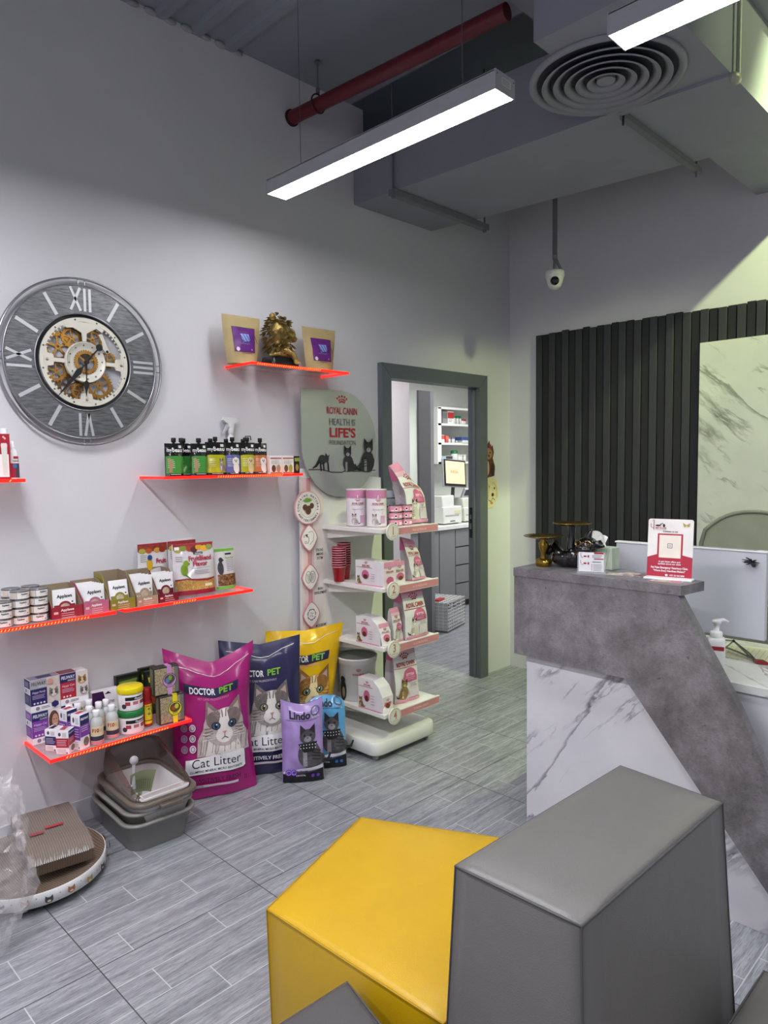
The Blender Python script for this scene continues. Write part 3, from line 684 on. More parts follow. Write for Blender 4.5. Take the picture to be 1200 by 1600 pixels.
# movement
n_ = MB(); n_.prism([C(.196, 80), C(.177, 80)[::-1]], .014, .018, pm('2c2d31', .5), M=XZ); n_.build('backing_ring', t)  # dark backing ring between dial and movement
n_ = MB(); n_.prism([C(.180, 80), C(.164, 80)[::-1]], .034, .040, mivo, M=XZ)
for i in range(60):
    a = R(6*i)
    if i % 15 in (0, 1, 14): continue
    c_, s_ = math.cos(a), math.sin(a); w_ = .0032; n_.prism([(c_*.156-s_*w_, s_*.156+c_*w_), (c_*.156+s_*w_, s_*.156-c_*w_), (c_*.165+s_*w_, s_*.165-c_*w_), (c_*.165-s_*w_, s_*.165+c_*w_)], .034, .038, mivo, M=XZ)
tr_ = n_.build('toothed_ring', t)
for i in range(12):
    a = R(30*i+12); n_ = MB(); n_.ball((.172*math.cos(a), -.041, .172*math.sin(a)), .0038, .002, .0038, pm('77756c', .3, .8), 8, 5); n_.build('screw', tr_)
for cx, cz, r_, nt_, y_ in ((-.045, .098, .044, 22, .016), (.042, .098, .044, 22, .014), (-.098, .058, .062, 30, .010), (-.112, -.040, .045, 20, .018), (.062, -.088, .058, 28, .014), (-.062, -.095, .048, 24, .010), (.104, .020, .036, 18, .016), (.0, .145, .035, 20, .010), (-.02, -.118, .036, 20, .016)):
    gear(r_, nt_, 0, cx, cz, y_, mbrs if nt_ != 24 else pm('7a5a3a', .4, .8), 5)
def arm(a, name='bridge'):
    n_ = MB(); c_, s_ = math.cos(R(a)), math.sin(R(a))
    f = lambda r_, k: (c_*r_-s_*k, s_*r_+c_*k)
    n_.prism([f(.07, .008), f(.07, -.008), f(.125, -.008), f(.128, -.022), f(.15, -.026), f(.152, -.05), f(.163, -.05), f(.163, .05), f(.152, .05), f(.15, .026), f(.128, .022), f(.125, .008)], .034, .0395, mivo, M=XZ)
    n_.ball((c_*.152, -.041, s_*.152), .006, .003, .006, pm('9a988e', .3, .8), 10, 6); n_.build(name, t)
for a in (0, 180, 270): arm(a)
n_ = MB(); n_.prism([(-.008, .085), (.008, .085), (.010, .118), (.05, .142), (.075, .128), (.082, .140), (.055, .162), (-.055, .162), (-.082, .146), (-.07, .132), (-.045, .136), (-.010, .118)], .034, .0395, mivo, M=XZ); n_.build('bridge', t)
n_ = MB(); n_.prism([(.058, .118), (.074, .124), (.090, .080), (.104, .050), (.090, .044), (.074, .060), (.072, .090)], .036, .042, mivo, M=XZ); n_.ball((.092, -.043, .052), .006, .003, .006, mblk, 8, 5); n_.build('bridge', t)
n_ = MB(); n_.lathe([(.083, .03), (.083, .045), (.0795, .047), (.077, .043), (.046, .043)], mivo, 56, axis='Y', caps=(False, False)); n_.prism([C(.046, 40), C(.036, 30)[::-1]], .0425, .043, mivo, M=XZ); cp_ = n_.build('centre_plate', t)
for i in range(12):
    a = R(30*i+5); n_ = MB(); n_.ball((.068*math.cos(a), -.044, .068*math.sin(a)), .0034, .002, .0034, pm('6a6a68', .3, .8), 8, 5); n_.build('screw', cp_)
gear(.050, 30, 0, 0, 0, .045, mbrs, 3, th=.003)
def hand(name, a, P, y, disc=None):
    n_ = MB(); c_, s_ = math.cos(R(90-a)), math.sin(R(90-a))
    f = lambda p: (c_*p[0]-s_*p[1], s_*p[0]+c_*p[1])
    n_.prism([f(p) for p in P]+[f((p[0], -p[1])) for p in P[::-1]], y, y+.0016, mblk, M=XZ)
    if disc: n_.prism(C(disc[1], 24, *f((disc[0], 0))), y, y+.0018, mblk, M=XZ)
    n_.prism(C(.009, 20), y-.003, y+.003, mblk, M=XZ); n_.build(name, t)
hand('minute_hand', 220, [(-.078, .003), (.0, .003), (.03, .003), (.055, .012), (.085, .008), (.19, .0008)], .056, (-.082, .014))
hand('hour_hand', 183, [(0, .0028), (.075, .002), (.085, .011), (.095, .011), (.115, .005), (.142, .0008)], .052)

# ================================================================== LED-EDGED ACRYLIC WALL SHELVES
M_ACR = pm('efd9dc', .04, alpha=.32, var=0, coat=.5); M_LED = pm('ff1a10', .3, emit=1.5); M_DOT = pm('ffa24a', .3, emit=2.0)
def shelf(x0, x1, y0, z, label, dots=(0.1, .85), ends=(True, True)):
    t = thing('wall_shelf', label, 'shelf', ((x0+x1)/2, YA, z), group='red-edged acrylic shelves on the clock wall'); O = Matrix.Translation((-(x0+x1)/2, -YA, -z)); th = .009
    n_ = MB(); n_.M = O; n_.box(x0, x1, y0, YA-.001, z-th, z, M_ACR); n_.build('acrylic_board', t)
    n_ = MB(); n_.M = O; e = .005
    n_.box(x0-e, x1+e, y0-e, y0, z-th-.0015, z+.0015, M_LED)
    if ends[0]: n_.box(x0-e, x0, y0, YA-.002, z-th-.001, z+.001, M_LED)
    if ends[1]: n_.box(x1, x1+e, y0, YA-.002, z-th-.001, z+.001, M_LED)
    D = Dec(n_, lambda u, v, h: Vector((u, y0-e-h, z-th/2+v)))
    xa, xb = x0+(x1-x0)*dots[0], x0+(x1-x0)*dots[1]; k = int((xb-xa)/.0125)
    for i in range(k):
        u = xa+i*.0125; D.poly([(u-.004, -.0035), (u-.001, -.0035), (u+.004, .003), (u+.001, .003)], M_DOT)
    n_.build('led_edge', t)
    return t
shelf(.952, 1.533, 2.715, .409, 'lowest red-edged acrylic shelf, above the litter trays')
shelf(.62, 1.243, 2.77, .919, 'red-edged acrylic shelf with tins, left of the two end to end')
shelf(1.288, 1.905, 2.77, .919, 'red-edged acrylic shelf with bird food, right of the two end to end', (.35, .55))
shelf(1.478, 2.212, 2.76, 1.457, 'red-edged acrylic shelf carrying the black spouted pouches', (.35, .85))
shelf(1.935, 2.535, 2.765, 1.978, 'topmost red-edged acrylic shelf carrying the lion head', (.05, .7))
shelf(.45, .918, 2.76, 1.461, 'red-edged acrylic shelf end at the left edge, below the clock', (.9, .95))

# ================================================================== FREE-STANDING DISPLAY STAND
WH = pm('dcdcd8', .35, var=.02); WH2 = pm('e4e2de', .4, var=.02); PK = pm('c7868a', .45, var=.03); RED = pm('a01f2b', .45)
t = thing('display_stand', 'white pet food display stand with four numbered shelves and pink price rails', 'display stand', (2.64, 2.7, 0)); O = Matrix.Translation((-2.64, -2.7, 0))
n_ = MB(); n_.M = O; n_.loft([rrect(.46, .46, .05, .035, 6, 2.642, 2.698), rrect(.472, .472, .055, .045, 6, 2.642, 2.698), rrect(.472, .472, .055, .095, 6, 2.642, 2.698), rrect(.462, .462, .05, .103, 6, 2.642, 2.698)], WH); n_.build('base', t)
for x, y in ((2.45, 2.51), (2.83, 2.51), (2.45, 2.88), (2.83, 2.88)):
    n_ = MB(); n_.M = O; n_.lathe([(.016, -.009), (.018, -.006), (.018, .006), (.016, .009)], pm('88888a', .4), 14, (x, y, .018), axis='X'); n_.build('caster', t)
n_ = MB(); n_.M = O; n_.prism([(2.32, .10), (2.93, .10), (2.93, 1.42), (2.35, 1.48), (2.34, 1.44)], -2.945, -2.925, WH, M=XZ); n_.build('back_panel', t)
MPK = pm('dfb0b2', .5); MPK2 = pm('eccfcf', .5)
bk = MB(); bk.M = O; D = Dec(bk, lambda u, v, h: Vector((u, 2.925-h, v)))
D.rect(2.33, .3, 2.49, 1.43, pm('e3ddd4', .5)); D.rect(2.345, .3, 2.372, 1.43, MPK2); D.rect(2.372, .3, 2.402, 1.43, pm('d39a9c', .5)); D.rect(2.408, .3, 2.412, 1.43, MPK)
for i, (tx, z_) in enumerate(((('STRONG', 'IMMUNE', 'SYSTEM'), 1.035), (('BRAIN', 'DEVELOPMENT'), .825), (('MICROBIOME', 'SUPPORT'), .625))):
    for j, s_ in enumerate(tx): D.text(s_, 2.455, z_-j*.022, .02, pm('3a3a3a'), sx=.62, bold=.02)
bk.build('printed_strip', t)
hb = MB(); hb.M = O; D = Dec(hb, lambda u, v, h: Vector((u, 2.905-h, v)))
hb.prism([(2.365+.088*math.cos(a), 1.275+.088*math.sin(a)) for a in [2*PI*i/48 for i in range(48)]], -2.915, -2.905, pm('d9a5aa', .5), M=XZ)
D.ell(2.365, 1.275, .083, .083, pm('e9e4de'), 48); D.ring(2.365, 1.275, .052, .052, .0012, pm('55554f'), 40)
D.arctext('CONTAINS NATURAL', 2.365, 1.275, .060, .0165, pm('2c2c2c'), 90, .03, .86); D.arctext('ANTIOXIDANTS', 2.365, 1.275, .074, .0165, pm('2c2c2c'), 270, .03, .86, True)
D.poly([(2.33, 1.312), (2.352, 1.326), (2.378, 1.322), (2.392, 1.312), (2.370, 1.304), (2.346, 1.303)], pm('6f9c34'))
for x, z_, r_ in ((2.343, 1.278, .016), (2.388, 1.284, .015), (2.364, 1.258, .019), (2.366, 1.272, .014)): D.ell(x, z_, r_, r_, pm('5a3d22', .6, var=.3, ns=90), 12)
hb.build('round_badge', t)
for i, z_ in enumerate((1.113, .905, .703)):
    n_ = MB(); n_.M = O; D = Dec(n_, lambda u, v, h: Vector((u, 2.908-h, v))); cx = 2.372+.003*i
    dia = lambda s_: [(cx+s_*.058*math.copysign(abs(math.cos(a))**1.45, math.cos(a)), z_+s_*.072*math.copysign(abs(math.sin(a))**1.45, math.sin(a))) for a in [2*PI*k/40 for k in range(40)]]
    n_.prism(dia(1), -2.916, -2.908, pm('c98a8e', .5), M=XZ); D.poly(dia(.9), pm('ebe6e0'))
    K = pm('2e2e30')
    if i == 0:
        D.line([(cx-.005, z_+.03), (cx+.02, z_+.036), (cx+.032, z_+.02), (cx+.026, z_-.015), (cx+.004, z_-.035)], .0022, K)
        D.line([(cx-.02, z_+.015), (cx-.004, z_+.004), (cx-.002, z_-.012), (cx-.012, z_-.03)], .003, K); D.poly([(cx-.028, z_+.02), (cx-.010, z_+.022), (cx-.014, z_+.002)], K)
        D.ring(cx-.034, z_+.012, .006, .006, .002, K, 12); D.ring(cx-.024, z_-.022, .007, .007, .002, K, 12)
    elif i == 1:
        D.ring(cx-.014, z_, .020, .032, .0024, K, 24); D.ring(cx+.014, z_, .020, .032, .0024, K, 24)
        for k in range(6): D.line([(cx-.03+.002*k, z_+.02-.008*k), (cx-.016, z_+.014-.006*k), (cx-.004, z_+.02-.008*k)], .0018, K); D.line([(cx+.03-.002*k, z_+.02-.008*k), (cx+.016, z_+.014-.006*k), (cx+.004, z_+.02-.008*k)], .0018, K)
    else:
        for k in range(7):
            a = R(51*k+10); x, y = cx+.024*math.cos(a), z_+.026*math.sin(a); D.line([(x-.010*math.sin(a), y+.010*math.cos(a)), (x+.004*math.cos(a), y+.004*math.sin(a)), (x+.010*math.sin(a), y-.010*math.cos(a))], .005, K)
        for k in range(4): a = R(90*k+30); D.line([(cx+.004*math.cos(a), z_+.004*math.sin(a)), (cx+.014*math.cos(a), z_+.016*math.sin(a))], .0026, K)
    n_.build('diamond_badge', t)
# header disc: round with one square corner, greyish mirror acrylic
n_ = MB(); n_.M = O; MH = pm('a4a8a7', .10, .45, var=0)
cx, cz, rx, rz = 2.60, 1.61, .272, .288
P = [(cx+rx*math.cos(a), cz+rz*math.sin(a)) for a in [R(90-3*i) for i in range(91)]]+[(cx-rx, cz+rz*.8), (cx-rx, cz+rz)]
n_.prism(P, -2.905, -2.90, MH, M=XZ); D = Dec(n_, lambda u, v, h: Vector((u, 2.90-h, v)))
D.crown(2.613, 1.838, .040, RED); D.text('ROYAL CANIN', 2.613, 1.772, .052, RED, width=.222, bold=.02)
D.text('HEALTH IS', 2.613, 1.712, .052, pm('5a5c5c'), width=.19, bold=.005); D.text("LIFE'S", 2.613, 1.648, .070, RED, width=.19, bold=.03); D.text('FOUNDATION', 2.613, 1.606, .036, pm('5e5856'), width=.19, bold=.005)
cc = (pm('2e2e30', .6, var=.4, ns=120), pm('161618', .6), pm('8c8c8c', .6)); Zg = 1.468
D.line([(2.37, Zg+.006), (2.46, Zg+.006), (2.53, Zg-.010), (2.60, Zg-.012), (2.64, Zg), (2.69, Zg-.008), (2.86, Zg-.004)], .005, pm('3a2426'))
D.ell(2.463, Zg+.058, .028, .026, cc[0], 16); D.ell(2.492, Zg+.062, .018, .020, cc[0], 14); D.line([(2.445, Zg+.055), (2.42, Zg+.025), (2.395, Zg+.012)], [.02, .014, .006], cc[1])
for x in (2.450, 2.470, 2.502): D.line([(x, Zg+.045), (x+.004, Zg-.002)], .010, cc[1])
D.poly([(2.485, Zg+.079), (2.487, Zg+.096), (2.499, Zg+.08)], cc[1]); D.poly([(2.501, Zg+.076), (2.517, Zg+.086), (2.507, Zg+.068)], cc[1])
D.cat_sit(2.650, Zg-.008, .145, cc, flip=1); D.cat_sit(2.798, Zg-.012, .19, cc, flip=-1)
n_.build('header_disc', t)
badge_txt = ('NUTRITION\nMILK', 'MILK & CREAM', 'KITTEN', 'STERILISED')
for i, z_ in enumerate((1.175, .88, .58, .235)):
    x0, x1 = 2.475, 2.885
    s_ = MB(); s_.M = O; s_.box(x0, x1, 2.468, 2.925, z_-.022, z_, WH2, .002)
    sh_ = s_.build('shelf_board', t)
    b_ = MB(); b_.M = O; b_.prism([(2.925, z_-.022), (2.52, z_-.022), (2.52, z_-.030), (2.925, z_-.075)], x0+.04, x0+.055, WH2, M=YZ); b_.build('shelf_bracket', t)
    b_ = MB(); b_.M = O; b_.prism([(2.925, z_-.022), (2.52, z_-.022), (2.52, z_-.030), (2.925, z_-.075)], x1-.055, x1-.04, WH2, M=YZ); b_.build('shelf_bracket', t)
    p_ = MB(); p_.M = O; p_.box(x0+.06, x1+.004, 2.456, 2.467, z_-.036, z_+.006, WH2, .001); D = Dec(p_, lambda u, v, h: Vector((u, 2.456-h, v)))
    D.rect(x0+.062, z_-.033, x1+.002, z_+.001, PK); D.text(('MILK & MOUSSE', '0-12 MONTHS', '4-12 MONTHS', 'STERILISED')[i], 2.74, z_-.022, .015, pm('e8c9c9'), width=.11); p_.build('price_rail', t)
    g_ = MB(); g_.M = O; cx = x0+.058
    g_.prism(C(.043, 36, cx, z_-.014), -2.456, -2.447, pm('dcd9cc', .4), M=XZ); D = Dec(g_, lambda u, v, h: Vector((u, 2.447-h, v)))
    D.ring(cx, z_-.014, .038, .038, .0015, pm('7c7a70'), 36); D.text(str(i+1), cx, z_-.028, .058, pm('b9705f'), bold=.02, sx=.8); D.text('MONTHS' if i else 'STAGE', cx, z_-.041, .010, pm('a08a84')); g_.build('number_badge', t)

# ================================================================== BAGS
def nz(x, y, z, s): return noise.noise(Vector((x*s, y*s, z*s)))
def bagfns(w, h, d, B, top=None, wf=None, xs=None, ys=None, wr=0.0, ws=18, seed=0.0):
    top = top or (lambda s: 0.0); wf = wf or (lambda t: 1.0); xs = xs or (lambda t: 0.0); ys = ys or (lambda t: 0.0)
    def pt(s, t, side):
        s_ = max(-1, min(1, s)); k = B(s_, t)
        x = s*w/2*wf(t)+xs(t); z = t*h+top(s_)*max(0, t)**3; y = side*d/2*k+ys(t)
        if wr: q = nz(x+seed, side*3, z, ws)*wr*(0.35+k); y += q if side > 0 else -abs(q)*.4+q*.8
        return Vector((x, y, z))
    return pt
def makebag(name, label, cat, w, h, d, m, B, loc, rz=0, rx=0, art=None, group=None, side_m=None, back_m=None, nu=16, nv=22, side_art=None, off=.0008, **k):
    pt = bagfns(w, h, d, B, **k); n_ = MB()
    n_.surf(lambda a, b: pt(2*a-1, b, -1), nu, nv, m); n_.surf(lambda a, b: pt(1-2*a, b, 1), nu, nv, back_m or m)
    for sg in (-1, 1):
        def g(a, b, sg=sg):
            p, q = pt(sg, b, -1), pt(sg, b, 1); r_ = p.lerp(q, a if sg > 0 else 1-a); r_.x -= sg*.16*(p-q).length*math.sin(PI*a)*min(1, b*3); return r_
        if (pt(sg, .3, -1)-pt(sg, .3, 1)).length > .004:
            n_.surf(g, 4, nv, side_m or m)
            if side_art and sg < 0:
                side_art(Dec(n_, lambda u, v, hh: g(1-u, v)+Vector((-hh-.001, 0, 0)), .0006))
    n_.surf(lambda a, b: pt(2*a-1, 0, -1).lerp(pt(2*a-1, 0, 1), b), nu, 1, side_m or m, False)
    if art: art(Dec(n_, lambda u, v, hh: pt(u/(w/2), v/h, -1)+Vector((0, -hh, 0)), off, .00010, step=.5*max(w/nu, h/nv)+.002))
    return n_.build(name, None, loc, (R(rx), 0, R(rz)), label=label, cat=cat, group=group)
PILLOW = lambda s, t: max(0, 1-abs(s)**2.6)**.6*max(0, math.sin(PI*min(1, t*.94+.06)))**.45*(.92 if t < .9 else 1-(t-.9)*10*.9)
DOY = lambda s, t: max(0, (1-abs(s)**3))*(1-t)**.75
def BLOCK(lean=.0): return lambda s, t: 1.0*(1-max(0, t-.35)/.65)**.7 if t < 1 else 0.02
W_ = pm('e9e8ea', .35); BK = pm('17171b', .4); NAVY = pm('26244a', .35); GR = pm('7bb23a', .4)
cgrey = (pm('9a9590', .6, var=.2, ns=60), pm('6a6462', .6, var=.2, ns=60), pm('dcd8d4', .6, var=.05))
cmag = (pm('b4a8a4', .6, var=.12, ns=60), pm('7a6a68', .6, var=.2, ns=60), pm('e0d8d4', .6, var=.05))
cora = (pm('c09048', .6, var=.2, ns=60), pm('8a5f2c', .6, var=.2, ns=60), pm('e3cfa6', .6, var=.05))

def litter_art(bg, face, plate, sub, dx=.0, box=True, cols=cmag):
    def f(D):
        # white print line along the top hem
        D.line([(-.17, .592), (-.10, .590), (-.02, .575), (.04, .573), (.11, .595), (.172, .603)], .0022, W_)
        if box: D.poly([(-.135, .485), (.0, .467), (.12, .478), (.125, .520), (.0, .512), (-.135, .525)], NAVY)
        D.text('DOCTOR', -.052+dx, .482, .042, W_, width=.122, bold=.03); D.text('PET', .062+dx, .482, .042, GR, width=.068, bold=.03)
        D.text('PET CARE PROFESSIONALS', .0, .455, .014, pm('c9b9c9') if not box else pm('d58ab4'), width=.15)
        # kitten portrait
        D.poly([(-.09, .195), (-.085, .27), (-.05, .33), (.0, .36), (.07, .37), (.13, .34), (.165, .28), (.172, .195)], cols[0])
        D.poly([(-.05, .195), (-.03, .28), (.03, .30), (.10, .28), (.13, .22), (.12, .195)], cols[2])
        for k in range(26):
            u = -.075+.0095*k; D.line([(u, .20+.02*random.random()), (u+.010, .262+.015*random.random())], .0022, cols[2] if k % 3 else cols[1])
        D.cat_face(.045, .325, .102, cols, eye='3f5578' if cols is cmag else '8a8a6a')
        for i in range(2):
            for j in range(3):
                D.ell(-.148+.038*i, .33-.047*j, .0155, .0175, pm('d9cfd8', .4) if i else pm('9a7a98', .4), 16); D.ring(-.148+.038*i, .33-.047*j, .010, .012, .003, pm('6a5a6a'), 14)
        D.poly([(-.145, .118), (.13, .118), (.142, .126), (.142, .198), (.13, .206), (-.145, .190)], plate)
        D.text('Cat Litter', 0, .150, .058, pm('1c1a1e'), width=.235, bold=-.004); D.text('CLUMPING MINERAL MICRO BENTONITE', .0, .127, .015, pm('1c1a1e'), width=.25, bold=.01)
        D.text('PAWSITIVELY FRESH', -.005, .078, .026, sub, width=.235, bold=.02); D.rect(-.12, .055, .10, .066, pm('cfc2cc')); D.text('LAVENDER', -.085, .057, .010, pm('3a3040'), width=.05)
        D.text('25 L', .145, .06, .028, pm('4a1034') if box else W_, sx=.6)
    return f
MAG = pm('a01a70', .28, coat=.3, var=.1, ns=9); NV = pm('2b2950', .28, coat=.3, var=.12, ns=9); YB = pm('e0b409', .28, coat=.3, var=.06, ns=9)
makebag('litter_bag', 'magenta cat litter bag with a kitten face, beside the litter trays', 'cat litter bag', .39, .645, .15, MAG, PILLOW, (1.69, 2.79, .002), -21, -4,
        litter_art((MAG, pm('c44a98', .3)), None, W_, pm('4a1034'), cols=cmag), top=lambda s: .085*abs(s-.05)**1.2-.045, wf=lambda t: 1.0-.10*math.sin(PI*t)+(.06 if t > .9 else 0), wr=.018, ws=9, nu=26, nv=36, off=.003)
makebag('litter_bag', 'navy blue cat litter bag with a grey kitten face, behind the small purple bag', 'cat litter bag', .41, .635, .14, NV, PILLOW, (1.98, 2.815, .002), -30, -4,
        litter_art((NV, pm('56548a', .3)), None, W_, W_, box=False, cols=cgrey), top=lambda s: .035*abs(s)-.012, wf=lambda t: .97-.05*math.sin(PI*t), wr=.014, ws=11, seed=5, nu=26, nv=36, off=.003)
def yart(D):
    litter_art((YB, pm('f0cc40', .3)), None, W_, pm('3a2a10'), cols=cora, box=True)(D)
makebag('litter_bag', 'bright yellow cat litter bag with an orange cat face, hindmost against the wall', 'cat litter bag', .40, .635, .13, YB, PILLOW, (2.215, 2.868, .002), -18, -3, yart, xs=lambda t: .085*t,
        top=lambda s: .02*abs(s), wf=lambda t: .92+.16*t*t, wr=.012, ws=11, seed=9, nu=26, nv=36, off=.003)
def lind(bg, acc, word):
    def f(D):
        D.text(word, -.012 if word == 'Lindo' else -.02, .305, .05, BK, width=.10, bold=.03); D.text('cat', .062, .305, .046, pm('c9b8e0') if word == 'Lindo' else pm('8ab4d8'), width=.04, bold=.02)
        D.rect(-.08, .296, .07, .2975, BK, 6)
        D.cat_sit(.03, .075, .205, (pm('4a474c', .6, var=.25, ns=70), pm('242328', .6), pm('8d8a90', .6)), bow=True)
        D.poly([(-.095, .045), (.095, .062), (.095, .078), (-.0, .070), (-.095, .055)], pm('d6d4dc')); D.rect(-.097, .002, .097, .044, pm('121218'), 8, 2); D.poly([(0.0, .044), (.097, .044), (.097, .06)], pm('121218'))
        D.text('Lindocat', -.01, .049, .018, BK, width=.06, bold=.02); D.text('CRYSTAL', -.012, .030, .012, W_, width=.045)
        for u, r_ in ((-.07, .016), (-.045, .016)): D.ell(u, .05, r_, r_, acc, 14); D.ring(u, .05, r_*.7, r_*.7, .002, pm('d8c8f0'), 12)
        for u in (.045, .07): D.ell(u, .03, .008, .008, acc, 12)
        D.ring(.062, .335, .022, .022, .006, pm('55607c'), 20)
    return f
LIL = pm('a48ac6', .2, coat=.5, var=.08); BLU = pm('5b9fd0', .2, coat=.5, var=.1)
makebag('litter_bag', 'small lilac crystal cat litter bag standing in front of the navy bag', 'cat litter bag', .20, .375, .09, LIL, lambda s, t: PILLOW(s, t)*.9+.08, (2.055, 2.60, .001), -36, -3,
        lind(LIL, pm('6a3ab0'), 'Lindo'), top=lambda s: .03*abs(s)**1.5-.012, wf=lambda t: 1-.04*math.sin(PI*t), wr=.012, ws=16, seed=3, nu=20, nv=26, off=.003)
makebag('litter_bag', 'small sky blue crystal cat litter bag beside the base of the white stand', 'cat litter bag', .195, .355, .09, BLU, lambda s, t: PILLOW(s, t)*.9+.08, (2.235, 2.635, .001), -36, -4,
        lind(BLU, pm('2468b0'), 'Cindo'), top=lambda s: -.035*abs(s)**3, wf=lambda t: 1-.03*math.sin(PI*t)-(.08*max(0, (t-.8)*5)), wr=.012, ws=16, seed=13, nu=20, nv=26, off=.003)

# ================================================================== CARTONS, TINS, BOTTLES
def carton(name, label, cat, w, d, h, m, loc, rz=0, front=None, left=None, topm=None, right=None, group=None, bev=.0012):
    """closed box; loc is the middle of its foot, front looks to local -y, left to local -x"""
    n_ = MB(); n_.box(-w/2, w/2, -d/2, d/2, 0, h, m, bev, 1)
    if front: front(Dec(n_, plane_map(0, -d/2)), w, h)
    if left: left(Dec(n_, side_map(-w/2)), d, h)
    if right: right(Dec(n_, lambda u, v, hh: Vector((w/2+hh, u, v))), d, h)
    if topm: D = Dec(n_, lambda u, v, hh: Vector((u, v, h+hh))); topm(D, w, d)
    return n_.build(name, None, loc, (0, 0, R(rz)), label=label, cat=cat, group=group)
fw_ = pm('ececef', .35); fn_ = pm('262760', .35); fp_ = pm('7d3ba0', .35); fr_ = pm('b02436', .35); fg_ = pm('a3a3aa', .35)
def feliway(col, head, photo, sub):
    def f(D, w, h):
        D.rect(-w/2, .0, w/2, h*.2, fw_); D.rect(-w/2, h*.2, w*.06, h, col); D.rect(-w/2, h*.72, w*.06, h, head)
        D.text('FELIWAY', -w*.22, h*.83, h*.14, fw_ if head is not fg_ else BK, width=w*.48, bold=.015, slant=.1); D.text(sub, -w*.10, h*.745, h*.075, fw_, width=w*.26, slant=.2)
        D.text('Happy Family' if sub == 'OPTIMUM' else 'Happy Cats' if col is fr_ else 'Happy Cat', -w*.22, h*.58, h*.10, pm('e6d6ea'), width=w*.44, slant=.2); D.lines(-w*.44, h*.52, w*.0, 3, h*.045, h*.016, pm('b9a9cc'))
        for k in range(4 if sub == 'OPTIMUM' else 3): D.ell(-w*.38+k*w*.11, h*.27, w*.035, w*.035, pm('d9d2e4'), 10)
        D.ell(-w*.28, h*.10, w*.075, w*.075, pm('8a7a90'), 16); D.ring(-w*.28, h*.10, w*.08, w*.08, w*.01, fw_, 16); D.lines(-w*.16, h*.14, w*.16, 2, h*.045, h*.018, pm('6a6a70'))
        photo(D, w, h)
    return f
def side_fel(col):
    def f(D, d, h): D.rect(-d/2, h*.2, d/2, h, col); D.rect(-d*.5, h*.55, d*.5, h*.74, fw_); D.ell(-d*.2, h*.645, d*.09, d*.13, pm('4a4a50'), 10); D.lines(d*.0, h*.69, d*.35, 3, h*.035, h*.012, pm('9a9aa0')); D.lines(-d*.35, h*.92, d*.35, 3, h*.05, h*.02, pm('c9b9dc')); D.lines(-d*.35, h*.48, d*.3, 5, h*.045, h*.012, pm('b9a9cc'))
    return f
def ph_cat(D, w, h): D.rect(w*.06, h*.2, w/2, h, pm('cbbfb8', .5, var=.15, ns=60)); D.cat_face(w*.28, h*.5, w*.17, cgrey); D.ell(w*.16, h*.88, w*.10, h*.09, pm('c9988a'), 12); D.poly([(w*.18, h*.1), (w*.30, h*.04), (w*.42, h*.1), (w*.42, h*.2), (w*.3, h*.26), (w*.18, h*.2)], fn_)
def ph_2cat(D, w, h): D.rect(w*.06, h*.2, w/2, h, pm('d8d4d0', .5)); D.cat_face(w*.28, h*.70, w*.16, cora); D.cat_face(w*.32, h*.36, w*.15, cgrey)
def ph_lady(D, w, h):
    D.rect(w*.06, h*.2, w/2, h, pm('ddd6d2', .5)); D.ell(w*.25, h*.62, w*.18, h*.33, pm('5b4033', .6), 18); D.ell(w*.29, h*.62, w*.11, h*.22, pm('c9957e', .5), 16)
    for q in (-1, 1): D.ell(w*.29+q*w*.045, h*.67, w*.016, h*.02, BK, 8)
    D.line([(w*.24, h*.53), (w*.29, h*.505), (w*.34, h*.53)], h*.02, fw_); D.ell(w*.30, h*.27, w*.15, h*.12, pm('e4ded8'), 14)
def pink_top(D, w, d): D.rect(-w*.48, -d*.45, w*.48, d*.45, pm('9a95a8', .4)); D.rect(-w*.2, -d*.3, w*.3, d*.3, fn_)
S1 = .4095
bx = dict(w=.114, d=.062)
carton('pet_calmer_box', 'purple and white calming diffuser box at the shelf corner, woman on the front', 'box', .112, .062, .128, fw_, (1.012, 2.943, S1), 0, feliway(fp_, fn_, ph_lady, 'CLASSIC'), side_fel(fp_))
carton('pet_calmer_box', 'dark blue calming diffuser box with silver header, stacked at the left', 'box', .112, .062, .128, fw_, (1.012, 2.943, S1+.1295), 0, feliway(fn_, fg_, ph_cat, 'OPTIMUM'), side_fel(fn_), pink_top)
carton('pet_calmer_box', 'red calming diffuser box behind the purple spray cartons, foot of its stack', 'box', .112, .062, .128, fw_, (1.126, 2.943, S1), 0, feliway(fr_, fn_, ph_2cat, 'FRIENDS'), side_fel(fr_))
carton('pet_calmer_box', 'red calming diffuser box with two cats, on top of its stack', 'box', .112, .062, .128, fw_, (1.126, 2.943, S1+.1295), 0, feliway(fr_, fn_, ph_2cat, 'FRIENDS'), side_fel(fr_), lambda D, w, d: D.rect(-w*.48, -d*.45, w*.1, d*.45, pm('8a4a58')))
def small_front(col, lady=False):
    def f(D, w, h):
        D.rect(-w/2, h*.70, w/2, h*.99, fn_); D.text('FELIWAY', 0, h*.84, h*.085, fw_, width=w*.85, bold=.04); D.rect(-w/2, h*.36, w/2, h*.70, col); D.lines(-w*.4, h*.66, w*.35, 3, h*.06, h*.02, pm('d8c8e0'))
        D.ell(w*.1, h*.2, w*.3, h*.13, pm('7a6a60', .5, var=.3, ns=80), 14)
    return f
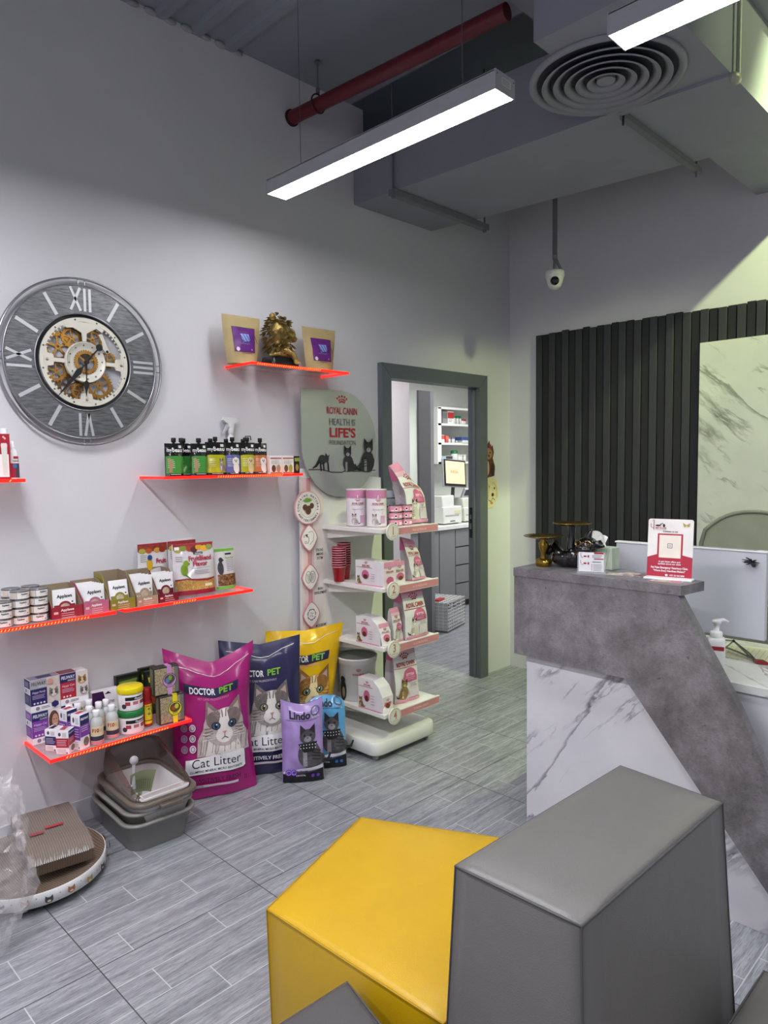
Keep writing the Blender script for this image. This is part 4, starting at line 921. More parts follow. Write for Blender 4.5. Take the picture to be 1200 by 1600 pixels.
def small_left(col):
    def f(D, d, h): D.rect(-d*.5, h*.28, d*.5, h*.68, col); D.rect(-d*.5, h*.72, d*.5, h*.98, fw_); D.ell(-d*.2, h*.84, d*.11, h*.08, pm('4a4a50'), 12); D.lines(d*.02, h*.9, d*.4, 4, h*.045, h*.018, pm('8a8a90')); D.lines(-d*.4, h*.6, d*.4, 4, h*.07, h*.02, pm('d8d0e0')); D.lines(-d*.4, h*.22, d*.35, 4, h*.05, h*.015, pm('b0a8a8')); D.ell(d*.35, h*.07, .003, .003, pm('333'+'338'), 8)
    return f
tp_ = lambda col: (lambda D, w, d: (D.rect(-w*.44, -d*.4, w*.44, d*.4, pm('d2ccd6')), D.rect(-w*.3, -d*.1, w*.4, d*.3, col)))
carton('spray_carton', 'small navy and white carton left of the small red one', 'box', .048, .048, .085, fw_, (1.005, 2.815, S1), 35, small_front(fn_), small_left(fn_), tp_(BK))
carton('spray_carton', 'small red and white carton at the front left of the lowest shelf', 'box', .048, .050, .092, fw_, (1.022, 2.752, S1), 42, small_front(fr_), small_left(fr_), tp_(fr_))
carton('spray_carton', 'tall purple carton right of the small red one', 'box', .046, .046, .138, fw_, (1.080, 2.752, S1), 22, small_front(fp_), small_left(fp_), tp_(fr_))
carton('spray_carton', 'tall purple carton tucked behind the front purple one', 'box', .046, .046, .138, fw_, (1.068, 2.838, S1), 16, small_front(fp_), small_left(fp_), tp_(fr_))
def calm(D, w, h):
    D.poly([(-w/2, h*.5), (w*.05, h*.5), (-w*.1, h), (-w/2, h)], pm('3a1648', .4)); D.text('Calmine', .0, h*.62, h*.17, pm('6a3a80'), width=w*.6); D.poly([(-w*.05, h*.90), (w*.08, h*.97), (w*.2, h*.9)], BK); D.lines(-w*.1, h*.45, w*.4, 4, h*.07, h*.02, pm('8a7a90'))
carton('supplement_box', 'white and dark purple box behind the bottles of the lowest shelf', 'box', .115, .04, .145, fw_, (1.262, 2.945, S1), -4, calm)
def bottle(label, x, y, z, group, h=.135):
    t = thing('dropper_bottle', label, 'bottle', (x, y, z), (0, 0, R(-20)), group)
    n_ = MB(); mb_ = pm('cfd2d0', .15, alpha=.75, var=0, coat=.4); n_.lathe([(.0, 0), (.023, .001), (.0245, .004), (.0245, .085), (.020, .100), (.012, .108), (.012, .113)], mb_, 22); D = Dec(n_, cyl_map(.0247))
    D.rect(-.028, .012, .036, .074, pm('d9c9a4', .5), 12); D.text('F10', -.006, .052, .020, pm('a02a1c'), width=.026, bold=.04); D.text('SC', .016, .052, .016, pm('b0886a'), width=.012); D.lines(-.02, .048, .026, 2, .006, .002, pm('5a4a40')); D.rect(-.028, .018, .036, .036, pm('33334a'), 10); D.rect(-.028, .007, .036, .016, pm('c8808c'), 10)
    n_.build('bottle_body', t)
    n_ = MB(); n_.lathe([(.0125, .110), (.0135, .111), (.0135, h-.002), (.0125, h), (0, h)], pm('f0f0f2', .35), 24); n_.build('cap', t)
    return t
b0 = bottle('labelled disinfectant bottle with white cap, front left of the bottle cluster', 1.142, 2.748, S1, 'white-capped bottles on the lowest shelf')
for x, y, l in ((1.212, 2.765, 'labelled disinfectant bottle with white cap, right beside the green-lidded tub'), (1.142, 2.815, 'white-capped bottle directly behind the front left bottle'), (1.19, 2.835, 'white-capped bottle in the middle of the cluster'), (1.225, 2.845, 'white-capped bottle behind the front right bottle'),
                (1.125, 2.885, 'white-capped bottle at the back left, by the red stacked boxes'), (1.175, 2.895, 'white-capped bottle at the back, under the dark purple box edge'), (1.095, 2.895, 'white-capped bottle peeping over the tall purple cartons')):
    dup(b0, (x, y, S1), label=l)
def tub(label, x, y, z, lidm, first=True):
    t = thing('supplement_tub', label, 'tub', (x, y, z), (0, 0, R(-14)))
    n_ = MB(); n_.lathe([(0, 0), (.047, .001), (.049, .004), (.049, .066), (.047, .070)], W_, 40); D = Dec(n_, cyl_map(.0492)); D.rect(-.05, .008, .07, .062, pm('e3dde0', .4), 24)
    D.rect(-.03, .045, .07, .059, BK, 18); D.text('PlaqueOff', .03, .048, .011, W_, width=.045, bold=.02); D.rect(-.03, .025, -.01, .04, pm('a03848'), 4); D.rect(.0, .027, .022, .04, pm('b86a72'), 4); D.rect(.03, .025, .06, .04, pm('9a4a54'), 6); D.lines(-.03, .02, .05, 2, .005, .002, pm('6a6a70')); D.ell(-.035, .022, .010, .010, pm('31323a'), 12)
    n_.build('tub_body', t); n_ = MB(); n_.lathe([(.049, .069), (.0515, .070), (.0515, .092), (.049, .0955), (0, .0955)], lidm, 40)
    for i in range(40): a = 2*PI*i/40; n_.box(.0510*math.cos(a)-.0008, .0510*math.cos(a)+.0008, .0510*math.sin(a)-.0008, .0510*math.sin(a)+.0008, .072, .09, lidm)
    n_.build('lid', t); return t
tub('white tub with green lid under the yellow-lidded tub', 1.297, 2.775, S1, pm('1f7a3c', .35)); tub('white tub with yellow lid stacked on the green-lidded tub', 1.297, 2.775, S1+.0962, pm('e6d312', .35))
t = thing('spray_can', 'red spray can with yellow label beside the two tubs', 'spray can', (1.372, 2.785, S1), (0, 0, R(-16)))
n_ = MB(); n_.lathe([(0, 0), (.0195, .001), (.0205, .004), (.0205, .105), (.0185, .110)], pm('a3161f', .3), 26); D = Dec(n_, cyl_map(.0207)); D.rect(-.012, .028, .03, .095, pm('e3cf2a', .4), 10, 1); D.ell(.006, .065, .010, .016, pm('3a7a4a'), 12); D.rect(-.012, .012, .03, .024, pm('e3cf2a', .4), 10); D.text('SPRAY', .006, .084, .009, pm('a3161f'), width=.026, bold=.03); n_.build('can_body', t)
n_ = MB(); n_.lathe([(.0195, .108), (.0195, .158), (.017, .162), (0, .162)], pm('8f1119', .35), 26); n_.build('cap', t)
def seedbox(label, x, y, z, band, fruit, w=.112, h=.122, d=.045, rz=-6):
    n_ = MB(); n_.box(-w/2, w/2, -d/2, d/2, 0, h, pm('2a2a26', .4), .002, 1); D = Dec(n_, plane_map(0, -d/2))
    D.rect(-w*.46, h*.05, w*.46, h*.95, pm('8b8574', .5), 1, 1); D.rect(-w*.46, h*.05, w*.46, h*.95, m_seed(['6a5c48', 'b5a684', '9a8a68', '7d7460'], 260)); D.rect(w*.30, h*.05, w*.46, h*.95, pm('6e6c66', .35))
    D.rect(w*.02, 0, w*.20, h, band); D.ell(w*.11, h*.5, w*.27, w*.27, BK, 26); D.ell(w*.11, h*.5, w*.25, w*.25, band, 26); D.ell(w*.11, h*.54, w*.21, w*.18, pm('4a4a3c'), 20)
    for c_, u, v in fruit: D.ell(w*u, h*v, w*.08, h*.09, pm(c_), 12)
    D.lines(w*.0, h*.38, w*.22, 2, h*.04, h*.015, pm('5a4a30'))
    D2 = Dec(n_, lambda u, v, hh: Vector((u, v, h+hh))); D2.rect(w*.02, -d/2, w*.20, d/2, band)
    D3 = Dec(n_, side_map(-w/2)); D3.rect(-d*.35, h*.05, d*.35, h*.95, pm('6f6d58', .5))
    return n_.build('bird_food_box', None, (x, y, z), (0, 0, R(rz)), label=label, cat='bird food box')
seedbox('bird food box with yellow band at the right end of the lowest shelf', 1.462, 2.752, S1, pm('e2d31c', .4), (('a04a22', .04, .52), ('c9c23a', .17, .57)))
seedbox('bird food box with pink band stacked above the yellow-banded one', 1.448, 2.766, S1+.1225, pm('c58ac4', .4), (('7aa03a', .13, .58), ('5a7aa0', .03, .5)))
def darkbox(label, x, y, z, w, h, top, b1, b2):
    n_ = MB(); n_.box(-w/2, w/2, -.014, .014, 0, h, pm('191c14', .4), .0015, 1); D = Dec(n_, plane_map(0, -.014)); D.rect(-w*.42, h*.08, w*.42, h*.92, pm('2c3a1c', .5, var=.4, ns=60))
    D.poly([(-w*.4, h*.86), (w*.4, h*.88), (w*.3, h*.76), (-w*.36, h*.74)], top); D.ell(-w*.17, h*.42, w*.12, h*.2, b1, 14); D.ell(-w*.17, h*.62, w*.09, h*.08, b1, 12); D.ell(w*.16, h*.45, w*.12, h*.2, b2, 14); D.ell(w*.16, h*.64, w*.09, h*.08, b2, 12)
    return n_.build('bird_treat_box', None, (x, y, z), (R(-4), 0, R(-2)), label=label, cat='bird food box')
darkbox('dark green bird treat box showing two budgies, leaning at the back', 1.372, 2.952, S1, .105, .185, pm('6d8a3a'), pm('9aa04a'), pm('7d93a8'))
darkbox('narrow dark green treat box between the budgie box and its neighbour', 1.468, 2.953, S1, .078, .195, pm('c9c23a'), pm('8a3420'), pm('4a5a2a'))
darkbox('dark green bird treat box with a red fruit picture, in front at the back right', 1.480, 2.905, S1, .098, .19, pm('c9c23a'), pm('9a3c22'), pm('5a7a2c'))

# ---- tins and display trays of the middle shelves
S2 = .9195
TINL = pm('d9d7d2', .4); TINM = pm('8b8c8e', .25, .9)
def tinmesh(r, h, lab, art=None):
    n_ = MB(); n_.lathe([(0, .0), (r-.002, .0), (r, .0015), (r-.0005, .003), (r-.0008, h-.003), (r, h-.0015), (r-.001, h), (r-.004, h-.0015), (0, h-.002)], TINM, 32); D = Dec(n_, cyl_map(r-.0004)); D.rect(-PI*r*.98, .004, PI*r*.98, h-.004, lab, 32)
    if art: art(D)
    return n_
def applaws_art(acc):
    def f(D): D.rect(-.026, .004, -.0245, .027, pm('5a5a58')); D.text('Applaws', .002, .018, .0085, BK, width=.026, bold=.04); D.lines(-.008, .014, .014, 2, .003, .001, pm('7a7a78')); D.ell(.022, .011, .0025, .002, BK, 8); D.rect(.030, .004, .045, .027, acc, 4); D.rect(-.046, .004, -.028, .027, pm('c9c0b4'), 4)
    return f
GT = 'small white-labelled tins stacked on the red-edged shelf'
ord4 = ('bottom', 'second', 'third', 'top')
for (x, y, nm, acc, k) in ((.842, 2.815, 'stack at the left edge of the photo', 'a0907c', 3), (.905, 2.825, 'front stack, second from the left', 'b8873a', 4), (.973, 2.828, 'front stack next to the red pouch tray', '4a7a8a', 4), (.900, 2.905, 'rear stack behind the second front stack', 'c9a83a', 4), (.972, 2.908, 'rear stack against the wall', '9a9a90', 4)):
    base = tinmesh(.0335, .031, TINL, applaws_art(pm(acc, .4)))
    proto = None
    for i in range(k):
        z = S2+.0312*i; lab = 'white-labelled tin, %s tin of the %s' % ('top' if i == k-1 else ord4[i], nm)
        if proto is None: proto = base.build('food_tin', None, (x, y, z), (0, 0, R(-18)), label=lab, cat='tin', group=GT)
        else: c = proto.copy(); scene.collection.objects.link(c); c.location = (x+.001*(i % 2), y, z); c.rotation_euler = (0, 0, R(-18+9*i)); c['label'] = lab
KR = pm('8d7d66', .8); 
def minipouch(name, label, x, y, z, col, art=2, rx=-6, rz=0, w=.082, h=.112, group=None):
    def f(D):
        D.rect(-w*.46, .004, w*.46, h*.97, W_, 8, 6); D.rect(-w*.46, .002, w*.46, h*.42, col, 8, 3); D.ell(0, h*.38, w*.27, h*.17, col, 18); D.text('Applaws', 0, h*.68, .018, BK, width=w*.66, bold=.03); D.ell(w*.33, h*.5, .004, .003, BK, 8)
        D.ell(0, h*.34, w*.20, h*.13, pm('b5a48c', .5, var=.3, ns=90), 16); D.text('Applaws', .0, h*.17, .010, W_, width=w*.5, bold=.03); D.lines(-w*.3, h*.13, w*.3, 2, .006, .0018, W_)
    return makebag(name, label, 'food pouch', w, h, .018, W_, DOY, (x, y, z), rz, rx, f, group, nu=8, nv=8)
def tray(label, x, y, z, w, d, hb, hf, col, acc, stepy):
    t = thing('display_tray', label, 'display box', (x, y, z)); n_ = MB(); th = .0018
    side = [(-d/2, 0), (d/2, 0), (d/2, hb), (stepy, hb*.97), (-d/2+.008, hf*1.25), (-d/2, hf)]
    for sx in (-w/2, w/2-th):
        n_.prism(side, sx, sx+th*.5, col if sx < 0 else KR, M=YZ); n_.prism(side, sx+th*.5, sx+th, KR if sx < 0 else col, M=YZ)
    n_.box(-w/2, w/2, d/2-th, d/2, 0, hb, KR); n_.box(-w/2, w/2, -d/2, d/2, 0, th, KR); n_.build('tray_body', t)
    n_ = MB(); n_.box(-w/2, w/2, -d/2-.001, -d/2+.001, 0, hf, col); D = Dec(n_, plane_map(0, -d/2-.001)); D.text('Applaws', 0, hf*.6, .013, W_, width=w*.42, bold=.03); D.lines(-w*.2, hf*.42, w*.3, 3, .008, .0022, acc); D.rect(-w*.44, hf*.4, -w*.30, hf*.6, acc); n_.build('front_lip', t)
    return t
cR, cP, cO, cT, cM = pm('8c2334', .45), pm('b0627e', .45), pm('84802c', .45), pm('a08c72', .45), pm('6d1226', .45)
ac = pm('d8b8b0', .5)
tray('dark red pouch display tray at the end of the left shelf tins', 1.068, 2.862, S2, .118, .13, .118, .045, cR, ac, .02)
minipouch('food_pouch', 'white and dark red pouch standing alone in the dark red tray', 1.068, 2.822, S2+.004, cR, rx=-3, w=.088, h=.105)
tray('pink pouch display tray between the dark red and the olive trays', 1.181, 2.858, S2, .100, .13, .122, .048, cP, ac, .02)
for i in range(6): minipouch('food_pouch', ('white and pink pouch foremost in the pink tray', 'pink tray pouch just behind the foremost', 'third pouch back in the pink tray', 'fourth pouch back in the pink tray', 'fifth pouch back in the pink tray', 'rearmost pouch in the pink tray')[i], 1.181-.002*i, 2.812+.018*i, S2+.004, cP, rx=-3, w=.085, h=.108, group='white pouches in the pink tray')
tray('olive green tall pouch display tray spanning the gap between two shelves', 1.29, 2.868, S2, .106, .15, .145, .042, cO, ac, .0)
minipouch('food_pouch', 'white and olive pouch leaning in the olive tray', 1.292, 2.82, S2+.004, cO, rx=-12, w=.08, h=.112)
tray('tan pouch display tray right of the olive one', 1.398, 2.868, S2, .094, .15, .135, .038, cT, ac, .0)
for i in range(4): minipouch('food_pouch', ('grey-white pouch foremost in the tan tray', 'second pouch back in the tan tray', 'third pouch back in the tan tray', 'rearmost pouch in the tan tray')[i], 1.398-.004*i, 2.822+.024*i, S2+.004, cT, rx=-3, w=.08, h=.118, group='pouches in the tan tray')
tray('maroon pouch display tray right of the tan one', 1.495, 2.868, S2, .092, .15, .135, .036, cM, ac, .0)
for i in range(3): minipouch('food_pouch', ('white and maroon pouch foremost in the maroon tray', 'second pouch back in the maroon tray', 'rearmost pouch in the maroon tray')[i], 1.495-.004*i, 2.822+.024*i, S2+.004, cM, rx=-3, w=.082, h=.118, group='pouches in the maroon tray')
MSD = m_seed(['7a5a2a', 'b8924a', 'a07c3a', 'c8a860'], 300); MSN = m_seed(['3a2416', '6a4428', '8a5a34', '4a3420', 'a08050'], 140)
def fruit(D):
    D.rect(-.095, .205, .095, .232, pm('8a3a24', .4, var=.3, ns=60), 8)
    for u, v, c_ in ((-.075, .205, 'a09a3a'), (-.05, .212, '7a8a2c'), (-.02, .208, 'a0302a'), (.0, .202, '5a2018'), (.025, .212, 'd09a20'), (.05, .206, 'e0a828'), (.075, .21, '8a9a4a')): D.ell(u, v, .017, .013, pm(c_), 12)
    D.rect(-.096, .222, .096, .232, pm('9a1a34', .4), 8); D.rect(-.09, .205, -.068, .219, W_)
    D.poly([(-.005, .180), (.04, .180), (.04, .190), (-.005, .190)], BK); D.text('ZuPreem', .018, .182, .008, W_, width=.035, bold=.03)
    D.text('FruitBlend', .025, .153, .030, pm('a81e44'), width=.112, bold=.03); D.text('Flavor', .022, .128, .030, pm('a81e44'), width=.072, bold=.03); D.text('with natural flavors', .025, .116, .010, pm('7a7a80'), width=.09); D.lines(-.01, .108, .07, 3, .007, .0018, pm('7a7a88'))
    D.rect(-.095, .022, .095, .070, MSD, 8, 3); D.poly([(-.095, .066), (-.05, .07), (.0, .062), (.05, .058), (.095, .066), (.095, .072), (.05, .066), (.0, .070), (-.05, .077), (-.095, .073)], pm('8a1430')); D.rect(-.096, .002, .096, .022, pm('8a1430'), 8); D.rect(.035, .034, .075, .046, pm('d8cfae'))
    D.ell(-.055, .115, .016, .026, pm('6f8f1e'), 16); D.ell(-.045, .143, .014, .014, pm('7d9a24'), 14); D.poly([(-.034, .146), (-.026, .14), (-.036, .136)], pm('4a4030')); D.poly([(-.065, .10), (-.05, .095), (-.028, .075), (-.035, .074)], pm('5a7a1a')); D.lines(-.088, .175, -.055, 3, .009, .002, pm('6a6a70'))
PB = pm('d4d2d4', .12, coat=.8, var=.05)
makebag('bird_food_bag', 'large white and crimson fruit blend bird food bag with a green parrot', 'bird food bag', .198, .232, .075, PB, DOY, (1.668, 2.872, S2), -6, -3, fruit, wr=.006, ws=24, nu=16, nv=16, off=.0015)
def fruit2(D):
    D.rect(-.07, .205, .07, .24, pm('8a3a24', .4, var=.3, ns=60), 6)
    for u, c_ in ((-.05, 'a09a3a'), (-.02, 'b0502a'), (.02, 'c09040'), (.045, '8a2a1a')): D.ell(u, .208, .016, .012, pm(c_), 12)
    D.rect(-.07, .232, .07, .24, pm('9a1a34'), 6); D.text('Fruit', .035, .15, .03, pm('a81e44'), width=.05, bold=.03); D.ell(-.02, .15, .014, .03, pm('caa020'), 14); D.ell(-.018, .178, .012, .013, pm('2a4a8a'), 12); D.lines(-.06, .19, -.03, 4, .009, .002, pm('6a6a70')); D.rect(-.07, .02, .07, .09, pm('8a1430'), 6)
makebag('bird_food_bag', 'white and red bird food bag at the back left behind the pouches', 'bird food bag', .142, .242, .04, PB, DOY, (1.508, 2.953, S2), 0, 0, fruit2, wr=.004, nu=12, nv=12, off=.0015)
makebag('bird_food_bag', 'white and red bird food bag peeking out behind the fruit blend bag', 'bird food bag', .142, .25, .04, PB, DOY, (1.655, 2.953, S2), -2, -1, fruit2, wr=.004, seed=4, nu=12, nv=12, off=.0015)
def greenb(D):
    D.rect(-.052, .178, .052, .19, pm('6ab02c'), 6); D.rect(-.052, .002, .052, .014, pm('6ab02c'), 6); D.rect(-.045, .016, .052, .070, MSN, 6, 3); D.poly([(.0, .160), (.034, .160), (.034, .168), (.0, .168)], BK); D.text('Pure Fun', .02, .142, .014, pm('7aa83a'), width=.045, bold=.02); D.lines(.0, .135, .045, 7, .008, .0018, pm('7a7a88'))
    D.ell(-.03, .10, .014, .032, pm('3a3a3e', .6, var=.3, ns=80), 16); D.ell(-.026, .138, .011, .012, pm('2c2c30'), 12); D.poly([(-.018, .142), (-.008, .136), (-.018, .132)], pm('1a1a1a'))
makebag('bird_food_bag', 'small white and lime green bag with a black bird at the shelf end', 'bird food bag', .112, .192, .055, PB, DOY, (1.838, 2.885, S2), -2, -3, greenb, wr=.005, seed=7, nu=12, nv=14, off=.0015)

# ---- spouted pouches at eye level
S3 = 1.4575
def mybeau(label, x, y, w, base, animal, h=.142, rz=0):
    t = thing('spouted_pouch', label, 'spouted pouch', (x, y, S3), (0, 0, R(rz)), 'black-topped spouted supplement pouches'); BP = pm('141418', .15, coat=.7, var=.1)
    def f(D):
        D.rect(-w*.47, .012, w*.47, h*.62, base, 8, 5); D.rect(-w*.47, .002, w*.47, .012, BP, 6); D.poly([(-w*.47, h*.60), (-w*.1, h*.66), (w*.47, h*.60), (w*.47, h*.70), (-w*.47, h*.70)], BP)
        D.text('my', -w*.29, h*.74, .025, W_, width=w*.26, bold=.0); D.text('beau', w*.14, h*.74, .025, W_, width=w*.54, bold=.02); D.rect(w*.22, h*.86, w*.38, h*.94, pm('c8c8cc')); D.lines(-w*.40, h*.5, -w*.05, 5, .008, .0016, pm('d8d8c8')); animal(D, w, h); D.lines(-w*.3, .009, w*.3, 1, .004, .002, pm('c8c8c8')); D.ring(-w*.1, h*.84, .006, .004, .0015, W_, 12)
    pt = bagfns(w, h, .036, DOY, wr=.003, ws=40, seed=x*9); n_ = MB(); n_.surf(lambda a, b: pt(2*a-1, b, -1), 12, 14, BP); n_.surf(lambda a, b: pt(1-2*a, b, 1), 12, 14, BP); n_.surf(lambda a, b: pt(2*a-1, 0, -1).lerp(pt(2*a-1, 0, 1), b), 12, 1, BP)
    f(Dec(n_, lambda u, v, hh: pt(u/(w/2), v/h, -1)+Vector((0, -hh, 0)), .0012, step=.007)); n_.build('pouch_body', t)
    n_ = MB(); n_.lathe([(.006, h-.006), (.006, h+.004), (.0105, h+.005), (.0105, h+.022), (.009, h+.024), (0, h+.024)], pm('0f0f12', .4), 18); n_.build('cap', t); return t
a_cat = lambda c_: (lambda D, w, h: (D.cat_sit(w*.22, .02, h*.40, c_),))
a_dog = lambda c_: (lambda D, w, h: (D.ell(w*.1, h*.22, w*.20, h*.17, c_, 16), D.ell(w*.1, h*.44, w*.17, h*.11, c_, 16), D.ell(w*.04, h*.45, .003, .003, BK, 8), D.ell(w*.16, h*.45, .003, .003, BK, 8), D.ell(w*.10, h*.41, .004, .003, BK, 8), D.ell(-w*.06, h*.42, w*.06, h*.10, c_, 10), D.ell(w*.27, h*.42, w*.06, h*.10, c_, 10)))
a_bone = lambda c_: (lambda D, w, h: (D.line([(-w*.34, h*.55), (-w*.24, h*.35), (-w*.30, h*.12)], [.012, .016, .012], c_),))
gn, yl, bl, og = pm('3f8a3a', .25, coat=.5), pm('a8a81a', .25, coat=.5), pm('5a5f98', .25, coat=.5), pm('b8683a', .25, coat=.5)
tanb = pm('9a7a58', .5); wht = pm('dedad6', .5); cgy = (pm('8a8680'), pm('4a4844'), pm('c9c5c0'))
mybeau('green spouted pouch, leftmost on the eye-level shelf', 1.553, 2.815, .088, gn, a_bone(tanb))
mybeau('green spouted pouch half hidden, second from the left', 1.618, 2.848, .086, gn, a_bone(tanb))
mybeau('green spouted pouch in front, third from the left', 1.666, 2.800, .080, gn, a_bone(tanb))
mybeau('lime yellow spouted pouch with two tabby cats, widest of the row', 1.758, 2.812, .106, yl, a_cat(cgy), h=.15)
mybeau('lavender blue spouted pouch with a fluffy white dog', 1.850, 2.815, .084, bl, a_dog(wht), h=.15)
mybeau('lime yellow spouted pouch right of the blue one', 1.930, 2.812, .084, yl, a_dog(pm('c9b98a', .5)), h=.15)
mybeau('orange spouted pouch at the right end of the pouch row', 2.003, 2.812, .076, og, a_dog(wht), h=.148)
for x, y, l in ((1.640, 2.905, 'black-capped pouch in the back row behind the green pouches'), (1.728, 2.902, 'black-capped pouch in the back row behind the left of the yellow pouch'), (1.790, 2.905, 'black-capped pouch in the back row between yellow and blue'), (1.875, 2.905, 'black-capped pouch in the back row behind the blue pouch'), (1.968, 2.902, 'black-capped pouch in the back row behind the orange pouch')):
    q = mybeau(l, x, y, .074, gn if x < 1.7 else yl, a_dog(wht), h=.146)
def worm(ani, m1):
    def f(D, w, h): D.rect(-w*.46, h*.82, w*.46, h*.90, pm('a86a6a')); D.lines(-w*.4, h*.72, w*.4, 3, h*.07, h*.02, pm('9a9a9a')); D.ell(-w*.2, h*.3, w*.17, h*.2, ani[0], 14); D.ell(w*.2, h*.3, w*.17, h*.22, ani[1], 14); D.rect(-w*.46, .002, w*.46, h*.1, pm('c0714a')); D.rect(-w*.01, h*.1, w*.01, h*.82, pm('b0b0b0'))
    return f
carton('worming_box', 'small white pet medicine box with brown dogs, next to the orange pouch', 'box', .072, .03, .088, pm('e6e1dc'), (2.075, 2.80, S3), 0, worm((pm('5a3a26'), pm('b08a6a')), None))
carton('worming_box', 'small white pet medicine box with birds, right of the brown dog box', 'box', .070, .03, .088, pm('e6e1dc'), (2.149, 2.80, S3), 0, worm((pm('6a4a2a'), pm('9aa03a')), None))
carton('worming_box', 'small black and yellow-green box at the right end of the eye-level shelf', 'box', .032, .03, .086, pm('15180f'), (2.203, 2.80, S3), 0, lambda D, w, h: (D.rect(-w*.45, h*.7, w*.45, h*.9, pm('8a9a3a')), D.ell(0, h*.35, w*.3, h*.2, pm('9a8a3a'), 12)))
t = thing('trigger_spray_bottle', 'white trigger spray bottle behind the pouch caps', 'spray bottle', (1.935, 2.955, S3))
n_ = MB(); n_.lathe([(0, 0), (.020, .001), (.022, .004), (.022, .15), (.018, .175), (.011, .19), (.011, .2)], pm('dcdcdc', .3), 24); n_.build('bottle_body', t)
n_ = MB(); n_.lathe([(.014, .198), (.014, .222), (.010, .225)], pm('c9c9c9', .4), 20); n_.prism([(-.045, .262), (-.04, .275), (.03, .275), (.035, .255), (.012, .245), (.012, .222), (-.012, .222), (-.014, .245), (-.03, .25)], -.010, .010, pm('d6d6d8', .35), M=XZ); n_.prism([(-.016, .25), (-.03, .225), (-.045, .20), (-.036, .20), (-.012, .232)], -.007, .007, pm('bcbcbe', .4), M=XZ); n_.build('trigger_head', t)
t = thing('bottle_caddy', 'clear and black topped bottle behind the orange pouch', 'bottle', (2.015, 2.95, S3))
n_ = MB(); n_.lathe([(0, 0), (.022, .001), (.022, .15), (.010, .165), (.010, .175)], pm('d8dce0', .1, alpha=.5, var=0), 20)
n_.build('bottle_body', t); n_ = MB(); n_.tube([(.0, 0, .17), (0, 0, .185), (.03, 0, .187), (.033, 0, .168)], .003, pm('26262a'), 6); n_.lathe([(.012, .165), (.012, .18)], pm('26262a', .4), 16); n_.build('pump', t)

# ---- things on the shelf end at the left edge
def redpk(D, w, h):
    D.rect(-w*.5, h*.55, w*.5, h, pm('9a1428')); D.rect(-w*.45, h*.05, w*.45, h*.55, pm('e2dcdc')); D.text('PROXY', -w*.12, h*.87, .022, W_, width=w*.5, bold=.03); D.text('Home Dental', -.012, h*.49, .014, BK, width=w*.6, bold=.02); D.text('Care Kit', -.012, h*.43, .014, BK, width=w*.4, bold=.02); D.ell(-w*.1, h*.25, w*.16, h*.09, pm('b88a3a'), 14); D.ell(-w*.04, h*.22, w*.10, h*.05, pm('5a2a1a'), 12)
    for k in range(3): D.line([(w*.28+.006*k, h*.7+.004*k), (w*.30+.005*k, h*.08)], [.008, .004], pm('c9cbc4')); D.ell(w*.28+.006*k, h*.74, .005, .010, pm('d8c8c8'), 10)
    D.ell(w*.32, h*.93, .004, .004, pm('d8a0a8'), 8); D.ell(w*.36, h*.9, .004, .004, pm('d8a0a8'), 8)
S4 = 1.4615
carton('dental_kit_box', 'dark red and white dental kit box at the left edge shelf', 'box', .12, .025, .165, pm('9a1428', .4), (.832, 2.82, S4), 0, redpk)
t = thing('lotion_bottle', 'small white and crimson bottle at the end of the left edge shelf', 'bottle', (.917-.005, 2.845, S4))
n_ = MB(); n_.loft([rrect(.034, .022, .009, 0), rrect(.036, .024, .009, .002), rrect(.036, .024, .009, .09), rrect(.03, .02, .009, .105), rrect(.016, .016, .007, .112)], pm('dededf', .3)); D = Dec(n_, plane_map(0, -.0122)); D.rect(-.017, .005, .017, .058, pm('9a1a34')); D.rect(.004, .005, .017, .056, pm('3a3a44')); D.ell(.002, .048, .008, .008, pm('3a6aa0'), 12); D.rect(-.002, .075, .015, .084, pm('9a1a34')); D.text('CLEANER', .006, .064, .007, BK, width=.022, bold=.03); n_.build('bottle_body', t)
n_ = MB(); n_.lathe([(.008, .112), (.008, .122), (.006, .124), (.005, .14), (0, .141)], pm('e6e6e8', .3), 16); n_.build('nozzle', t)
t = thing('lotion_bottle', 'taller white bottle behind the dark red dental kit box', 'bottle', (.925-.018, 2.915, S4))
n_ = MB(); n_.lathe([(0, 0), (.020, .001), (.021, .004), (.021, .11), (.016, .13), (.013, .135)], pm('d8d4d6', .3), 20); n_.build('bottle_body', t); n_ = MB(); n_.lathe([(.012, .135), (.0125, .136), (.0125, .185), (.011, .19), (0, .19)], pm('dcdfe0', .3), 20); n_.build('cap', t)

# ---- topmost shelf: kraft bags and the lion head
S5 = 1.9785
KRF = pm('a39066', .6, var=.1, bump=.15, bs=25); KPU = pm('5b1a72', .45)
def kraft(w, h):
    def f(D):
        D.rect(-w*.31, h*.24, w*.32, h*.76, BK, 4, 3); D.rect(-w*.30, h*.248, w*.31, h*.752, KPU, 6, 6); D.poly([(-w*.10, h*.62), (w*.13, h*.62), (w*.17, h*.45), (-w*.05, h*.44)], pm('7d8fd0'))
        for k in range(6): D.line([(-w*.11+.017*k, h*.61), (-w*.05+.017*k, h*.53), (w*.0+.017*k, h*.455)], .0032, pm('1d1a50'))
        D.line([(-w*.11, h*.52), (.0, h*.445), (w*.2, h*.47)], .004, pm('1d1a50')); D.text('HARRISONS', .0, h*.40, .010, pm('8a7ac0'), width=w*.28); D.text('BIRD FOODS', .0, h*.68, .010, pm('3a1050'), width=w*.3)
        D.ell(-w*.22, h*.29, .010, .010, pm('d6c8dc'), 12); D.ell(w*.2, h*.30, .005, .005, pm('a08ab0'), 10); D.lines(-w*.12, h*.22, w*.2, 1, .01, .003, pm('6a5a40'))
    return f
KW = lambda t: .80+.20*min(1, t*1.15)
